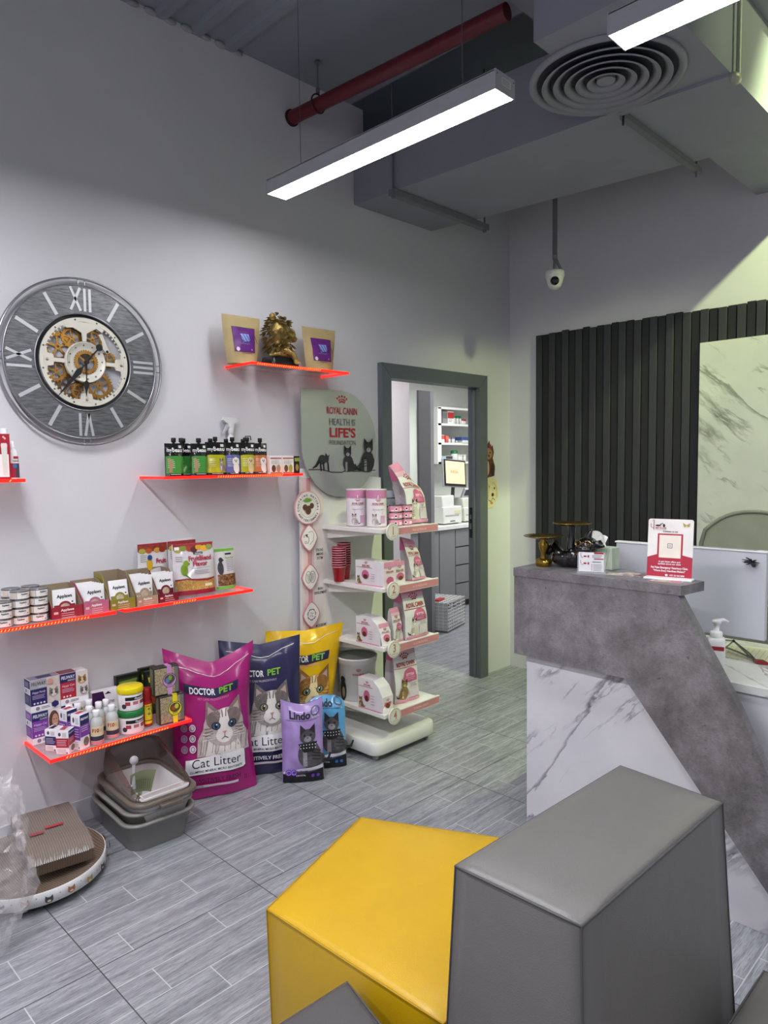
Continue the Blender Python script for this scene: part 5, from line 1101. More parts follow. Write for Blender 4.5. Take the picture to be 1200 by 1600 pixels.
makebag('kraft_food_bag', 'brown kraft bag with purple label left of the lion head', 'paper bag', .205, .225, .085, KRF, DOY, (1.952, 2.868, S5), -3, 0, kraft(.205, .225), wf=KW, wr=.006, ws=22, nu=14, nv=14, off=.002)
makebag('kraft_food_bag', 'brown kraft bag with purple label right of the lion head', 'paper bag', .212, .225, .085, KRF, DOY, (2.425, 2.862, S5), -3, 0, kraft(.212, .225), wf=KW, wr=.006, ws=22, seed=6, nu=14, nv=14, off=.002)
t = thing('lion_head_sculpture', 'antique gold lion head sculpture with shaggy mane on a black plinth', 'sculpture', (2.175, 2.868, S5)); MGO = pm('98824a', .38, .65, var=.3, bump=.4, bs=90, ns=30)
n_ = MB(); n_.loft([rrect(.17, .11, .02, 0), rrect(.175, .115, .02, .005), rrect(.16, .10, .02, .048), rrect(.13, .08, .02, .052)], pm('131316', .3, bump=.2)); n_.build('plinth', t)
n_ = MB(); n_.ball((.0, 0, .17), .055, .045, .075, MGO, 18, 12); n_.ball((.052, -.02, .165), .03, .028, .035, MGO); n_.ball((.07, -.022, .148), .018, .02, .016, MGO); n_.ball((.01, 0, .085), .035, .032, .035, MGO); n_.ball((-.045, -.01, .245), .018, .012, .02, MGO); n_.ball((.062, -.035, .182), .007, .006, .006, pm('15120c', .3)); n_.build('head', t)
n_ = MB(); random.seed(11)
for k in range(230):
    a = random.uniform(0, 2*PI); z = random.uniform(.085, .262); f_ = (z-.085)/.18; rr = .058*math.sin(PI*min(1, f_*.8+.18))+.012
    dx, dy = math.cos(a), math.sin(a)*.8
    if dx > .75 and .12 < z < .2: continue
    c0 = Vector((dx*rr-.004, dy*rr, z)); dr = Vector((dx*.9-.3, dy, -.45+.9*(f_-.4)+random.uniform(-.4, .4))).normalized(); L = random.uniform(.018, .038); sd = dr.cross(Vector((0, 0, 1))).normalized()*random.uniform(.008, .014); nn = dr.cross(sd).normalized()*.005
    tip = c0+dr*L+Vector((0, 0, -.006)); mid = c0+dr*L*.5
    n_.add([c0-sd*.6, c0+sd*.6, mid+sd, tip, mid-sd, mid+nn*1.6], [(0, 1, 5), (1, 2, 5), (2, 3, 5), (3, 4, 5), (4, 0, 5), (0, 4, 3), (0, 3, 2), (0, 2, 1)], MGO)
n_.build('mane', t, kind='stuff')
n_ = MB(); n_.tube([(-.03, -.02, .075), (.0, -.045, .085), (.035, -.06, .07), (.05, -.065, .035)], [.014, .018, .016, .013], MGO, 10); n_.ball((.052, -.068, .03), .018, .014, .013, MGO)
n_.build('paw', t)
for q in range(4): k_ = MB(); k_.tube([(.040+.008*q, -.078, .028), (.040+.008*q, -.085, .018)], [.004, .001], MGO, 6); k_.build('claw', t)
n_ = MB(); n_.tube([(-.06, .0, .06), (-.03, -.03, .068), (.02, -.03, .062), (.06, -.01, .062)], [.01, .016, .016, .008], MGO, 8); n_.build('neck_ruff', t)

# ================================================================== LITTER TRAYS
mgr = pm('84837f', .35, var=.03); mgr2 = pm('8c8b86', .35, var=.03); mtp = pm('6b6259', .3, var=.03); mwt = pm('d6d5d6', .35, var=.03)
def pan(n_, w, d, h, z, m, rim=.014, x=0, y=0, t=.003):
    n_.loft([rrect(w*.84, d*.84, .05, z, 6, x, y), rrect(w*.86, d*.86, .055, z+.006, 6, x, y), rrect(w, d, .06, z+h-.012, 6, x, y), rrect(w+rim*2, d+rim*2, .07, z+h-.010, 6, x, y), rrect(w+rim*2, d+rim*2, .07, z+h, 6, x, y), rrect(w-.004, d-.004, .06, z+h, 6, x, y), rrect(w*.86-.006, d*.86-.006, .052, z+.010, 6, x, y), rrect(.05, .05, .02, z+.010, 6, x, y)], m, (True, True))
t = thing('litter_tray', 'grey litter tray at the bottom of the nested stack on the floor', 'litter tray', (1.315, 2.735, 0), (0, 0, R(-3)))
n_ = MB(); pan(n_, .275, .40, .125, .0, mgr); n_.build('tray', t)
t = thing('litter_tray', 'grey litter tray rim nested in the middle of the stack', 'litter tray', (1.318, 2.74, .0), (0, 0, R(-2)))
n_ = MB(); pan(n_, .262, .385, .115, .048, mgr2); n_.build('tray', t)
t = thing('litter_box', 'white litter box with smoky brown hood on top of the grey trays', 'litter box', (1.325, 2.72, .096), (R(2), R(0), R(-1)))
n_ = MB(); pan(n_, .255, .37, .10, .0, mwt, .006); n_.build('pan', t)
n_ = MB(); P0 = lambda a, z: rrect(.255+a, .37+a, .065, z, 8)
n_.loft([P0(.022, .094), P0(.030, .098), P0(.030, .112), P0(.014, .116), P0(-.012, .113), P0(-.012, .100)], mtp, (False, False)); n_.build('rim', t)
mhd = pm('4a3e35', .12, alpha=.78, var=0, coat=.4)
n_ = MB(); base = rrect(.245, .36, .062, .114, 8); top = []; 
for p in base:
    f = max(0, min(1, (p[1]+.17)/.26)); top.append((p[0]*(1-.06*f), p[1]*(1-.03*f), .114+.115*f**.8))
mid = [tuple((a+b_)/2+(0.004*math.copysign(1, a) if i < 2 else 0) for i, (a, b_) in enumerate(zip(p, q))) for p, q in zip(base, top)]
inn = [(p[0]*.88, p[1]*.90, p[2]+.002) for p in top]
n_.loft([base, mid, top, inn], mhd, (False, False)); n_.build('hood', t)
n_ = MB(); n_.prism(rr2(.215, .045, .022, 0, -.152), .1165, .1235, pm('dddcdc', .35)); D = Dec(n_, lambda u, v, h: Vector((u, v, .1235+h)))
for k in range(7): D.rect(-.088, -.166+.0045*k, .075, -.1645+.0045*k, pm('8a8886'))
for k in range(5): D.line([(.078+.004*k, -.168), (.084+.004*k, -.152), (.078+.004*k, -.136)], .0012, pm('8a8886')); D.line([(-.092-.002*k, -.168+.007*k), (-.098, -.164+.007*k)], .0022, pm('5a5856'))
n_.build('grated_step', t)
n_ = MB(); n_.box(-.045, .045, -.222, -.196, .088, .102, mtp, .004); D = Dec(n_, lambda u, v, h: Vector((u, v, .102+h)))
for k in range(4): D.rect(-.036, -.217+.005*k, .036, -.2155+.005*k, pm('3d3630'))
n_.build('latch', t)
t = thing('litter_scoop', 'pale green perforated litter scoop standing inside the litter box', 'scoop', (1.292, 2.70, .165), (R(28), 0, R(-14)))
msc = pm('a3ad84', .4, var=.03)
n_ = MB(); n_.surf(lambda a, b: Vector(((2*a-1)*.050*(.8+.2*b), .012*(1-(2*a-1)**2), .125*b)), 10, 6, msc); n_.surf(lambda a, b: Vector((-(2*a-1)*.050*(.8+.2*b), .012*(1-(2*a-1)**2)+.002, .125*b)), 10, 6, msc)
D = Dec(n_, lambda u, v, h: Vector((u, .012*(1-(u/.042)**2)-.001-h, v)))
for i in range(9):
    for j in range(6): D.ell(-.030+.0075*i, .030+.010*j, .0018, .0026, pm('33382a'), 6)
n_.build('blade', t); n_ = MB(); n_.tube([(0, .01, 0), (-.006, .012, -.035), (-.01, .014, -.05)], .008, msc, 8); n_.build('handle', t)
t = thing('litter_scoop_holder', 'light grey upright handle clipped to the left of the litter box hood', 'scoop handle', (1.245, 2.665, .215), (R(-4), R(4), 0))
n_ = MB(); n_.tube([(0, 0, 0), (0, 0, .05), (.002, 0, .10)], [.009, .007, .008], pm('a9a9ac', .35), 12); n_.lathe([(0, -.008), (.015, -.008), (.017, -.004), (.017, .004), (.015, .008), (0, .008)], pm('b4b4b7', .35), 20, (.002, 0, .112), axis='Y'); n_.ball((-.012, -.002, .012), .014, .006, .006, pm('a9a9ac', .35)); n_.build('handle', t)

# ================================================================== CAT SCRATCHERS AND PLASTIC WRAP
MCG = m_corrugate()
t = thing('cat_scratcher_bed', 'round brown cardboard cat scratcher with white cat-face band', 'cat scratcher', (.862, 2.685, 0))
n_ = MB(); n_.lathe([(0, .0), (.20, .0), (.215, .012), (.232, .02), (.232, .034)], pm('35332f', .7), 56); n_.build('underside', t)
n_ = MB(); n_.lathe([(.246, .030), (.250, .031), (.250, .074), (.247, .076), (.244, .074)], pm('d9dadb', .5), 64, caps=(False, False)); D = Dec(n_, cyl_map(.2502))
cc4 = ('3e4046', '9a6a4a', 'a58a62', '3e4046', '9a6a4a')
for i in range(22):
    u = -.75+.0715*i; c_ = pm(cc4[i % 5], .6); z_ = .050+.004*(i % 2)
    D.ell(u, z_, .013, .010, c_, 14); D.poly([(u-.013, z_+.002), (u-.011, z_+.016), (u-.003, z_+.009)], c_); D.poly([(u+.013, z_+.002), (u+.011, z_+.016), (u+.003, z_+.009)], c_); D.ell(u, z_-.003, .006, .004, pm('c9b8a0'), 8)
    D.ell(u-.005, z_+.002, .0014, .0014, BK, 6); D.ell(u+.005, z_+.002, .0014, .0014, BK, 6); D.ell(u+.034, z_+.012, .0025, .003, pm('8a97a4'), 6); D.ell(u+.028, z_-.006, .002, .002, pm('a8a8a8'), 6)
n_.build('printed_band', t)
n_ = MB(); n_.lathe([(.246, .076), (.236, .076), (.20, .060), (.14, .046), (.07, .040), (.0, .038)], MCG, 64, caps=(False, False)); n_.build('scratching_pad', t)
t = thing('wave_scratcher', 'wavy corrugated cardboard cat scratcher resting on the round scratcher bed', 'cat scratcher', (.94, 2.72, .078), (R(8), 0, R(-9)))
def wv(v): return .045*math.sin(PI*(v*1.15+.05))**1+.018*math.cos(2*PI*v)
n_ = MB(); L_ = .39; n = 24; wd_ = .105
tp = [(-wd_+0, -L_/2+L_*i/n, .052+wv(i/n)) for i in range(n+1)]
for (dz, fl2, m_) in ((0, False, MCG), (-.042, True, MCG)):
    V = []; 
    for p in tp: V += [(-wd_, p[1], p[2]+dz), (wd_, p[1], p[2]+dz)]
    n_.add(V, [(2*i, 2*i+1, 2*i+3, 2*i+2)[::-1 if fl2 else 1] for i in range(n)], m_, True)
for sx in (-wd_, wd_):
    V = []
    for p in tp: V += [(sx, p[1], p[2]), (sx, p[1], p[2]-.042)]
    n_.add(V, [(2*i, 2*i+1, 2*i+3, 2*i+2) for i in range(n)], MCG, True)
for p in (tp[0], tp[-1]): n_.add([(-wd_, p[1], p[2]-.042), (wd_, p[1], p[2]-.042), (wd_, p[1], p[2]), (-wd_, p[1], p[2])], [(0, 1, 2, 3)], MCG)
n_.build('scratching_block', t)
n_ = MB(); mpl = pm('e8e8e8', .05, alpha=.12, var=0, coat=1.0)
def wr_(a, b):
    v = b; q = wv(min(1, max(0, v))); return Vector(((2*a-1)*(wd_+.003), -L_/2-.004+(L_+.008)*v, .055+q+.004*nz(a*3, v*7, 1, 4)))
n_.surf(wr_, 20, 40, mpl); random.seed(5)
for k in range(26):
    u = -.09+.18*k/26; n_.add([(u, -L_/2-.004, .052+wv(0)), (u+.004, -L_/2-.004, .052+wv(0)), (u+.002+random.uniform(-.004, .004), -L_/2-.002, .066+wv(0)+.016*random.random())], [(0, 1, 2)], pm('f4f4f4', .2))
D = Dec(n_, lambda u, v, h: Vector((u, v, .058+wv((v+L_/2)/L_)+h)), step=.03); D.rect(-.02, -.005, .045, .012, pm('b2383c', .5)); D.rect(-.075, -.035, -.03, -.015, pm('9a4448', .5))
n_.build('plastic_wrap', t)
# crumpled clear plastic hanging down at the left edge
def crumple(label, cx, cy, cz, rx, ry, rz_, seed):
    n_ = MB(); mp_ = pm('dcd6d8', .08, alpha=.22, var=0, coat=1.0, bump=.5, bs=30)
    def f(a, b):
        th = 2*PI*(a % 1.0); ph = PI*b; d_ = Vector((math.cos(th)*math.sin(ph), math.sin(th)*math.sin(ph), math.cos(ph)))
        q = 1+.35*noise.noise(d_*2.3+Vector((seed, 0, 0)))+.22*abs(noise.noise(d_*6+Vector((0, seed, 0))))*(-1)**int(3*a*b+seed)+.10*noise.noise(d_*14)
        return Vector((rx*d_.x*q, ry*d_.y*q, rz_*d_.z*q))
    n_.surf(f, 60, 40, mp_, False); return n_.build('plastic_wrap', None, (cx, cy, cz), label=label, cat='plastic wrap')
crumple('crumpled clear plastic wrap at the left edge in front of the scratchers', .60, 2.38, .27, .155, .12, .26, 2)

# ================================================================== STAND STOCK
PKL = pm('d992ae', .4); PKM = pm('c9648c', .35); RCW = pm('dfdcde', .35)
def rc_logo(D, u, v, w): D.crown(u, v+w*.24, w*.24, RED); D.text('ROYAL CANIN', u, v-w*.06, w*.23, RED, width=w, bold=.03); D.rect(u-w*.62, v-w*.13, u+w*.62, v-w*.11, RED, 6)
def rc_bag(w, h, cat_cols, dome=True):
    def f(D):
        D.rect(-w*.5, h*.86, w*.5, h*1.0, PKL, 6, 3); D.rect(-w*.5, h*.78, w*.5, h*.86, pm('dfb4c4', .4), 6)
        rc_logo(D, 0, h*.63, w*.80); D.ell(w*.14, h*.44, w*.27, h*.12, PKM, 20); D.rect(-w*.16, h*.33, w*.44, h*.42, PKM, 4); D.text('KITTEN', w*.14, h*.425, w*.12, pm('f0c8d8'), width=w*.34, bold=.04); D.lines(-w*.08, h*.40, w*.36, 2, h*.03, h*.009, pm('e8b8cc'))
        D.cat_sit(-w*.14, h*.06, h*.34, cat_cols, flip=-1); D.rect(w*.08, h*.06, w*.46, h*.26, pm('d0c4cc'), 3); D.lines(w*.12, h*.30, w*.42, 3, h*.025, h*.007, pm('9a7a8a')); D.rect(-w*.5, .001, w*.5, h*.05, PKL, 6)
    return f
def gtext(D): D.lines(.15, .80, .85, 1, .1, .01, PKM)
def gus(h):
    def f(D):
        for k in range(22): D.rect(.2, h*(.15+.03*k)/h, .2+.5*random.uniform(.6, 1), h*(.158+.03*k)/h, pm('a89aa0'))
        D.rect(.0, .0, 1, .03, PKM); D.rect(.0, .72, 1, 1, PKM)
    return f
BF = pm('b8b0b4', .3, coat=.3)
RB = lambda s, t: (1.0 if t < .45 else max(0, 1-(t-.45)/.55)**.6)*(1-.10*s*s)*(1 if t > .02 else .96)
csm = (pm('cfc6bc', .6), pm('4a3a34', .6), pm('e8e2dc', .6)); cbg = (pm('8a7048', .6, var=.4, ns=120), pm('4a3820', .6), pm('c9b080', .6))
Z1, Z2, Z3, Z4 = 1.1755, .8805, .5805, .2355
makebag('kitten_food_bag', 'pink and white dry food bag with curled peak on the top stand shelf', 'pet food bag', .165, .335, .085, RCW, RB, (2.835, 2.590, Z1), 3, -7, rc_bag(.165, .335, csm), side_m=BF, side_art=gus(1), xs=lambda t: -.07*max(0, t-.45)**1.2*2.2, top=lambda s: -.10*max(0, s)-.02*max(0, -s), wf=lambda t: 1-.10*t, wr=.006, ws=20, off=.0015)
makebag('kitten_food_bag', 'small pink and white dry food bag at the right of the second stand shelf', 'pet food bag', .115, .225, .06, RCW, RB, (2.790, 2.535, Z2), 6, -6, rc_bag(.115, .225, csm), side_m=BF, side_art=gus(1), xs=lambda t: -.045*t, top=lambda s: -.012*s, wf=lambda t: 1-.12*t, wr=.005, ws=24, seed=2, off=.0015)
makebag('kitten_food_bag', 'large pink and white dry food bag on the third stand shelf', 'pet food bag', .175, .272, .10, RCW, RB, (2.745, 2.53, Z3), 0, -3, rc_bag(.175, .272, csm), side_m=BF, side_art=gus(1), wf=lambda t: 1-.08*t, wr=.005, ws=20, seed=4, off=.0015)
makebag('kitten_food_bag', 'narrow sample food bag left of the large bag on the third stand shelf', 'pet food bag', .075, .175, .045, RCW, RB, (2.610, 2.515, Z3), 6, -4, rc_bag(.075, .175, csm), side_m=BF, xs=lambda t: -.0*t, wf=lambda t: 1-.1*t, wr=.004, ws=28, seed=6, off=.0012, nu=10, nv=12)
makebag('kitten_food_bag', 'tall pink and white bag with spotted cat on the lowest stand shelf', 'pet food bag', .165, .315, .09, RCW, RB, (2.715, 2.57, Z4), -6, -2, rc_bag(.165, .315, cbg), side_m=BF, side_art=gus(1), wf=lambda t: 1-.06*t, wr=.006, ws=18, seed=8, off=.0015)
def milk(x, y, label):
    n_ = MB(); r_, h = .052, .195; n_.lathe([(0, 0), (r_, .001), (r_, h-.006), (r_+.0015, h-.005), (r_+.0015, h), (r_-.003, h), (r_-.004, h-.003), (0, h-.003)], pm('d8c4d2', .35), 40); D = Dec(n_, cyl_map(r_))
    D.rect(-.085, h-.045, .1, h-.008, pm('c77fa4', .35), 28); D.ell(0, h-.048, .05, .018, pm('e4dde2', .35), 24); D.rect(-.075, .005, .085, h-.048, pm('e4dde2', .35), 24); rc_logo(D, .0, h-.075, .06); D.text('Babycat milk', 0, .088, .010, pm('9a8a98'), width=.055); D.lines(-.02, .082, .03, 3, .006, .0018, pm('c87a9c')); D.cat_sit(-.018, .012, .06, (pm('bdb4b2'), pm('3a3434'), pm('dcd6d4'))); D.rect(.01, .02, .035, .06, pm('c9a0bc'))
    return n_.build('milk_tin', None, (x, y, Z1), (0, 0, R(-34)), label=label, cat='tin')
milk(2.540, 2.720, 'tall pink and white milk tin, left of the pair on the top stand shelf'); milk(2.575, 2.605, 'tall pink and white milk tin, right of the pair on the top stand shelf')
def rctin(D): D.rect(-.04, .004, .045, .026, pm('d98aa6', .4), 16); D.ell(-.008, .016, .009, .009, pm('e8e4e4'), 14); D.ell(-.008, .017, .005, .005, BK, 10); D.rect(.012, .008, .032, .022, pm('ead8de'), 5); D.rect(-.035, .006, -.02, .012, pm('ead8de'), 4)
GS = 'small pink kitten food tins stacked on the top stand shelf'
pr_ = tinmesh(.036, .036, pm('d98aa6', .4), rctin); P_ = None
for (x, y, nm, k) in ((2.668, 2.560, 'left stack', 3), (2.744, 2.558, 'right stack', 3)):
    for i in range(k):
        lab = 'small pink kitten food tin, %s of the %s beside the milk tins' % (('bottom', 'middle', 'top')[i], nm)
        if P_ is None: P_ = pr_.build('kitten_tin', None, (x, y, Z1), (0, 0, R(-30)), label=lab, cat='tin', group=GS)
        else: c = P_.copy(); scene.collection.objects.link(c); c.location = (x, y, Z1+.0363*i); c.rotation_euler = (0, 0, R(-32+4*i)); c['label'] = lab
pg_ = tinmesh(.042, .046, pm('a9b0b6', .3, .3), lambda D: (D.rect(-.012, .012, .012, .032, pm('dfdfe2')), D.lines(-.010, .03, .008, 4, .005, .002, pm('5a5a60'))))
Q_ = None
for i in range(4):
    lab = 'plain silver-grey tin, %s tin of the rear stack on the top stand shelf' % ('bottom', 'second', 'third', 'top')[i]
    if Q_ is None: Q_ = pg_.build('food_tin', None, (2.760, 2.70, Z1), label=lab, cat='tin', group='silver-grey tins behind the pink ones')
    else: c = Q_.copy(); scene.collection.objects.link(c); c.location = (2.760, 2.70, Z1+.0463*i); c['label'] = lab
# red cups
MRC = pm('a5121f', .25, trans=.0, coat=.3); MRC2 = pm('8c2a3a', .2, alpha=.8, var=0)
def cups(x, y, label, n):
    t = thing('measuring_cup_stack', label, 'stack of cups', (x, y, Z2)); g = 'stacked red measuring cups'
    for i in range(n):
        n_ = MB(); z_ = .0125*i; n_.lathe([(0, z_), (.026, z_), (.0275, z_+.002), (.036, z_+.078), (.038, z_+.079), (.038, z_+.082), (.035, z_+.082), (.026, z_+.004), (0, z_+.003)], MRC if i == 0 else MRC2, 26); n_.lathe([(.0375, z_+.077), (.0388, z_+.078), (.0388, z_+.0825), (.0375, z_+.083)], pm('c47a84', .3), 26, caps=(False, False)); n_.build('cup', t)
cups(2.482, 2.80, 'front stack of red measuring cups on the second stand shelf', 9); cups(2.560, 2.845, 'taller rear stack of red measuring cups behind the front stack', 10)
def sach(name, label, x, y, z, w, d, h, rz, sl=True):
    """open sachet carton: long side towards local -x, short front towards -y"""
    n_ = MB(); hb = h; side = [(-d/2, 0), (d/2, 0), (d/2, hb), (-d*.12, hb), (-d*.36, hb*.80), (-d/2, hb*.50)] if sl else [(-d/2, 0), (d/2, 0), (d/2, hb), (-d/2, hb)]
    n_.prism(side, -w/2, w/2, RCW, M=YZ)
    D = Dec(n_, side_map(-w/2)); hh = h
    D.rect(-d*.48, hh*.72, d*.1, hh*.735, RED); rc_logo(D, -d*.12, hh*.80, d*.26); D.ell(-d*.14, hh*.44, d*.13, hh*.19, PKM, 20); D.ell(-d*.14, hh*.36, d*.08, hh*.10, pm('5a2f1a'), 14); D.cat_sit(-d*.38, hh*.04, hh*.36, cbg); D.lines(d*.05, hh*.5, d*.22, 4, hh*.09, hh*.02, pm('c9a0b0')); D.rect(-d*.48, .001, d*.48, hh*.05, PKL)
    D = Dec(n_, plane_map(0, -d/2)); D.rect(-w*.5, .0, w*.5, hh*.50 if sl else hh, pm('e4d6da')); rc_logo(D, 0, hh*.30 if sl else hh*.6, w*.6)
    if not sl: D.rect(-w*.5, hh*.78, w*.5, hh, PKL); D.ell(0, hh*.25, w*.32, hh*.16, PKM, 16)
    n_.build(name, None, (x, y, z), (0, 0, R(rz)), label=label, cat='food carton')
def sachet(label, x, y, z, w, h, rz=0, rx=-8):
    def f(D): D.rect(-w*.48, h*.80, w*.48, h*.99, PKL, 5, 2); rc_logo(D, 0, h*.60, w*.66); D.ell(0, h*.34, w*.33, h*.16, PKM, 18); D.ell(0, h*.26, w*.20, h*.09, pm('6a3a20'), 14)
    makebag('food_sachet', label, 'food sachet', w, h, .014, RCW, DOY, (x, y, z), rz, rx, f, nu=8, nv=8)
sach('sachet_carton', 'long white sachet carton with flat lid on the second stand shelf', 2.535, 2.58, Z2, .085, .20, .125, 2, False)
sachet('pink and white sachet standing right of the carton on the second stand shelf', 2.640, 2.505, Z2, .088, .115, 3, -4)
sachet('sachet behind the front one on the second stand shelf', 2.650, 2.545, Z2, .088, .12, 3, -4)
sach('sachet_carton', 'open-fronted sachet carton on the third stand shelf', 2.520, 2.585, Z3, .08, .17, .135, 2)
sachet('pink and white sachet leaning at the front of the third stand shelf', 2.520, 2.485, Z3, .070, .115, 0, -14)
sach('sachet_carton', 'open-fronted sachet carton on the number 4 shelf before the white bucket', 2.520, 2.575, Z4, .08, .17, .160, 2)
sachet('pink and white sachet leaning at the front of the lowest stand shelf', 2.520, 2.485, Z4, .072, .13, 0, -14)
t = thing('storage_bucket', 'large white food storage bucket with cat silhouettes on the lowest stand shelf', 'bucket', (2.585, 2.785, Z4), (0, 0, R(-38)))
n_ = MB(); n_.lathe([(0, 0), (.088, .001), (.092, .006), (.105, .20), (.110, .202), (.110, .222), (.113, .224), (.113, .232), (.107, .232)], pm('d6d6d4', .3, var=.02), 48, caps=(False, False)); D = Dec(n_, lambda u, v, h: cyl_map(.100+.013*(v/.2-.4))(u, v, h), .0015, step=.012)
D.text('ROYAL CANIN', 0, .145, .016, RED, width=.06, bold=.03); D.crown(0, .170, .014, RED)
K = pm('1c1c1e', .4); D.ell(.09, .07, .05, .06, K, 24); D.ell(.055, .12, .022, .020, K, 14); D.line([(.13, .06), (.15, .11), (.13, .14)], [.02, .014, .008], K); D.ell(-.09, .06, .022, .06, K, 16); D.ell(-.09, .12, .016, .018, K, 12); D.ell(-.085, .05, .010, .03, pm('8a7a5a'), 12); D.poly([(.04, .13), (.038, .15), (.052, .138)], K); D.poly([(.06, .138), (.072, .15), (.072, .128)], K)
n_.build('bucket_body', t); n_ = MB(); n_.lathe([(.106, .228), (.0, .226)], pm('8e8e8a', .25, alpha=.85, var=0), 40, caps=(False, False)); n_.build('lid', t)

# ================================================================== DESK THINGS
CZ = 1.0852; MBRS = pm('8c7430', .22, .9, var=.08)
t = thing('brass_tray_stand', 'brass dish on a brass pedestal at the left end of the counter', 'ornament', (2.435, 1.522, CZ))
n_ = MB(); n_.lathe([(0, .112), (.05, .113), (.078, .120), (.080, .122), (.078, .1235), (.05, .117), (0, .115)], MBRS, 40); n_.build('dish', t)
n_ = MB(); n_.loft([rrect(.045, .055, .018, 0), rrect(.052, .062, .02, .01), rrect(.048, .06, .02, .026), rrect(.03, .035, .012, .032)], MBRS); n_.lathe([(.012, .03), (.009, .05), (.018, .075), (.020, .092), (.010, .105), (.014, .112)], MBRS, 20); n_.ball((.0, -.008, .082), .014, .014, .02, MBRS); n_.build('pedestal', t)
t = thing('bulldog_figurine', 'black bulldog figurine with gold glasses holding up a gold dish', 'figurine', (2.47, 1.405, CZ)); MBD = pm('111114', .18, coat=.6, var=.1)
n_ = MB(); n_.ball((0, .045, .035), .038, .055, .034, MBD, 20, 12); n_.ball((0, .0, .045), .036, .04, .04, MBD, 18, 12); n_.tube([(-.01, .055, .05), (-.01, .085, .085), (-.012, .075, .06)], [.022, .022, .018], MBD, 12); n_.tube([(-.01, .085, .08), (-.01, .11, .06), (-.01, .115, .05)], [.019, .015, .013], MBD, 12)
n_.tube([(0, .01, .05), (0, .015, .09), (0, .012, .13), (0, .012, .168)], [.024, .017, .014, .017], MBD, 12); n_.ball((0, -.055, .092), .04, .042, .034, MBD, 20, 12); n_.ball((-.028, -.052, .078), .022, .034, .02, MBD, 16, 10)
n_.tube([(0, -.055, .11), (-.002, -.062, .135), (0, -.075, .158)], [.016, .012, .002], MBD, 10); n_.tube([(0, -.085, .095), (0, -.105, .1), (0, -.125, .092)], [.014, .017, .003], MBD, 10); n_.ball((-.046, -.048, .088), .006, .012, .006, MBD, 10, 6); n_.build('dog_body', t)
n_ = MB()
for sy in (-.036, -.078): n_.tube([(-.040+.004*math.cos(a), sy+.014*math.cos(a), .104+.011*math.sin(a)) for a in [2*PI*i/20 for i in range(20)]], .0012, pm('c2a35a', .25, .9), 6, True)
n_.tube([(-.042, -.053, .106), (-.042, -.061, .106)], .0018, pm('c2a35a', .2, .9), 6); n_.build('glasses', t)
n_ = MB(); n_.lathe([(0, .166), (.05, .167), (.072, .174), (.074, .176), (.072, .1775), (.05, .171), (0, .169)], MBRS, 40, (0, .012, 0)); n_.build('dish', t)
n_ = MB(); n_.tube([(-.022, -.018, .055), (-.03, -.022, .062), (-.034, -.03, .058)], .004, pm('c2a35a', .2, .9), 6); n_.lathe([(.036, .0), (.038, .004), (.036, .008)], pm('2a2a2e', .3), 20, (0, .02, .04)); n_.build('collar', t)
t = thing('tissue_box', 'pale green tissue box with a white tissue behind the bulldog figurine', 'tissue box', (2.53, 1.36, CZ), (0, 0, R(-90)))
n_ = MB(); n_.box(-.095, .095, -.03, .03, 0, .085, pm('b9c6b4', .5, var=.1), .002, 1); D = Dec(n_, plane_map(0, -.03)); D.rect(-.09, .01, -.02, .075, pm('c9cdc9')); D.ell(-.055, .05, .026, .02, pm('4a5f7a'), 20); D.text('Soft', -.055, .045, .014, W_, width=.03, bold=.03); D.text('& Gentle', -.055, .028, .010, pm('4a5f7a'), width=.034)
for k in range(6): D.line([(.02+.01*k, .005), (.035+.01*k, .08)], .0016, pm('8fae7a'))
n_.build('carton', t)
n_ = MB(); n_.surf(lambda a, b: Vector(((2*a-1)*.05*(1-.3*b)+.015*math.sin(9*a)*b, .012*math.sin(7*a+3*b), .085+.055*b*(1-.5*abs(2*a-1.2))+.008*math.sin(11*a)*b)), 20, 8, pm('ecece8', .8)); n_.surf(lambda a, b: Vector(((1-2*a)*.045*(1-.2*b)+.02*b, .010*math.sin(8*a)+.014*b, .085+.045*b*(1-.3*abs(2*a-.8)))), 20, 8, pm('ecece8', .8)); n_.build('tissue', t)
t = thing('card_holder', 'clear acrylic card holder with white business cards', 'card holder', (2.392, 1.292, CZ), (0, 0, R(-68)))
n_ = MB(); n_.box(-.05, .05, -.001, .001, .002, .075, pm('e6e9ee', .05, alpha=.25, var=0, coat=1)); n_.box(-.052, .052, -.012, .012, 0, .004, pm('e6e9ee', .05, alpha=.4, var=0, coat=1)); n_.build('holder', t)
n_ = MB(); n_.box(-.045, .045, -.0035, -.0015, .006, .078, pm('e9e9ec', .4)); D = Dec(n_, plane_map(0, -.0035)); D.rect(.01, .072, .044, .078, pm('b02438')); D.rect(.01, .052, .044, .056, pm('b02438'))
for v in (.060, .034): D.line([(-.038, v+.014), (-.036, v), (-.028, v-.002)], .0016, pm('9a2a3c')); D.ell(-.022, v+.003, .006, .003, pm('9a2a3c'), 10); D.ell(-.01, v+.003, .003, .005, pm('9a2a3c'), 10)
D.lines(.004, .068, .04, 2, .006, .002, pm('5a6a7a')); D.lines(.004, .044, .04, 1, .006, .0024, pm('3a7a6a')); D.lines(.008, .034, .042, 5, .0055, .0014, pm('8a8a90'))
for k in range(4): D.ell(.002, .033-.0065*k, .0018, .0018, pm('b02438'), 8)
n_.build('business_card', t)
t = thing('counter_sign', 'white and red clinic sign plate standing on the counter', 'sign', (2.435, 1.02, CZ), (0, 0, R(-80)))
n_ = MB(); n_.box(-.08, .08, -.03, .02, 0, .007, pm('ececec', .3), .002, 1); n_.build('foot', t)
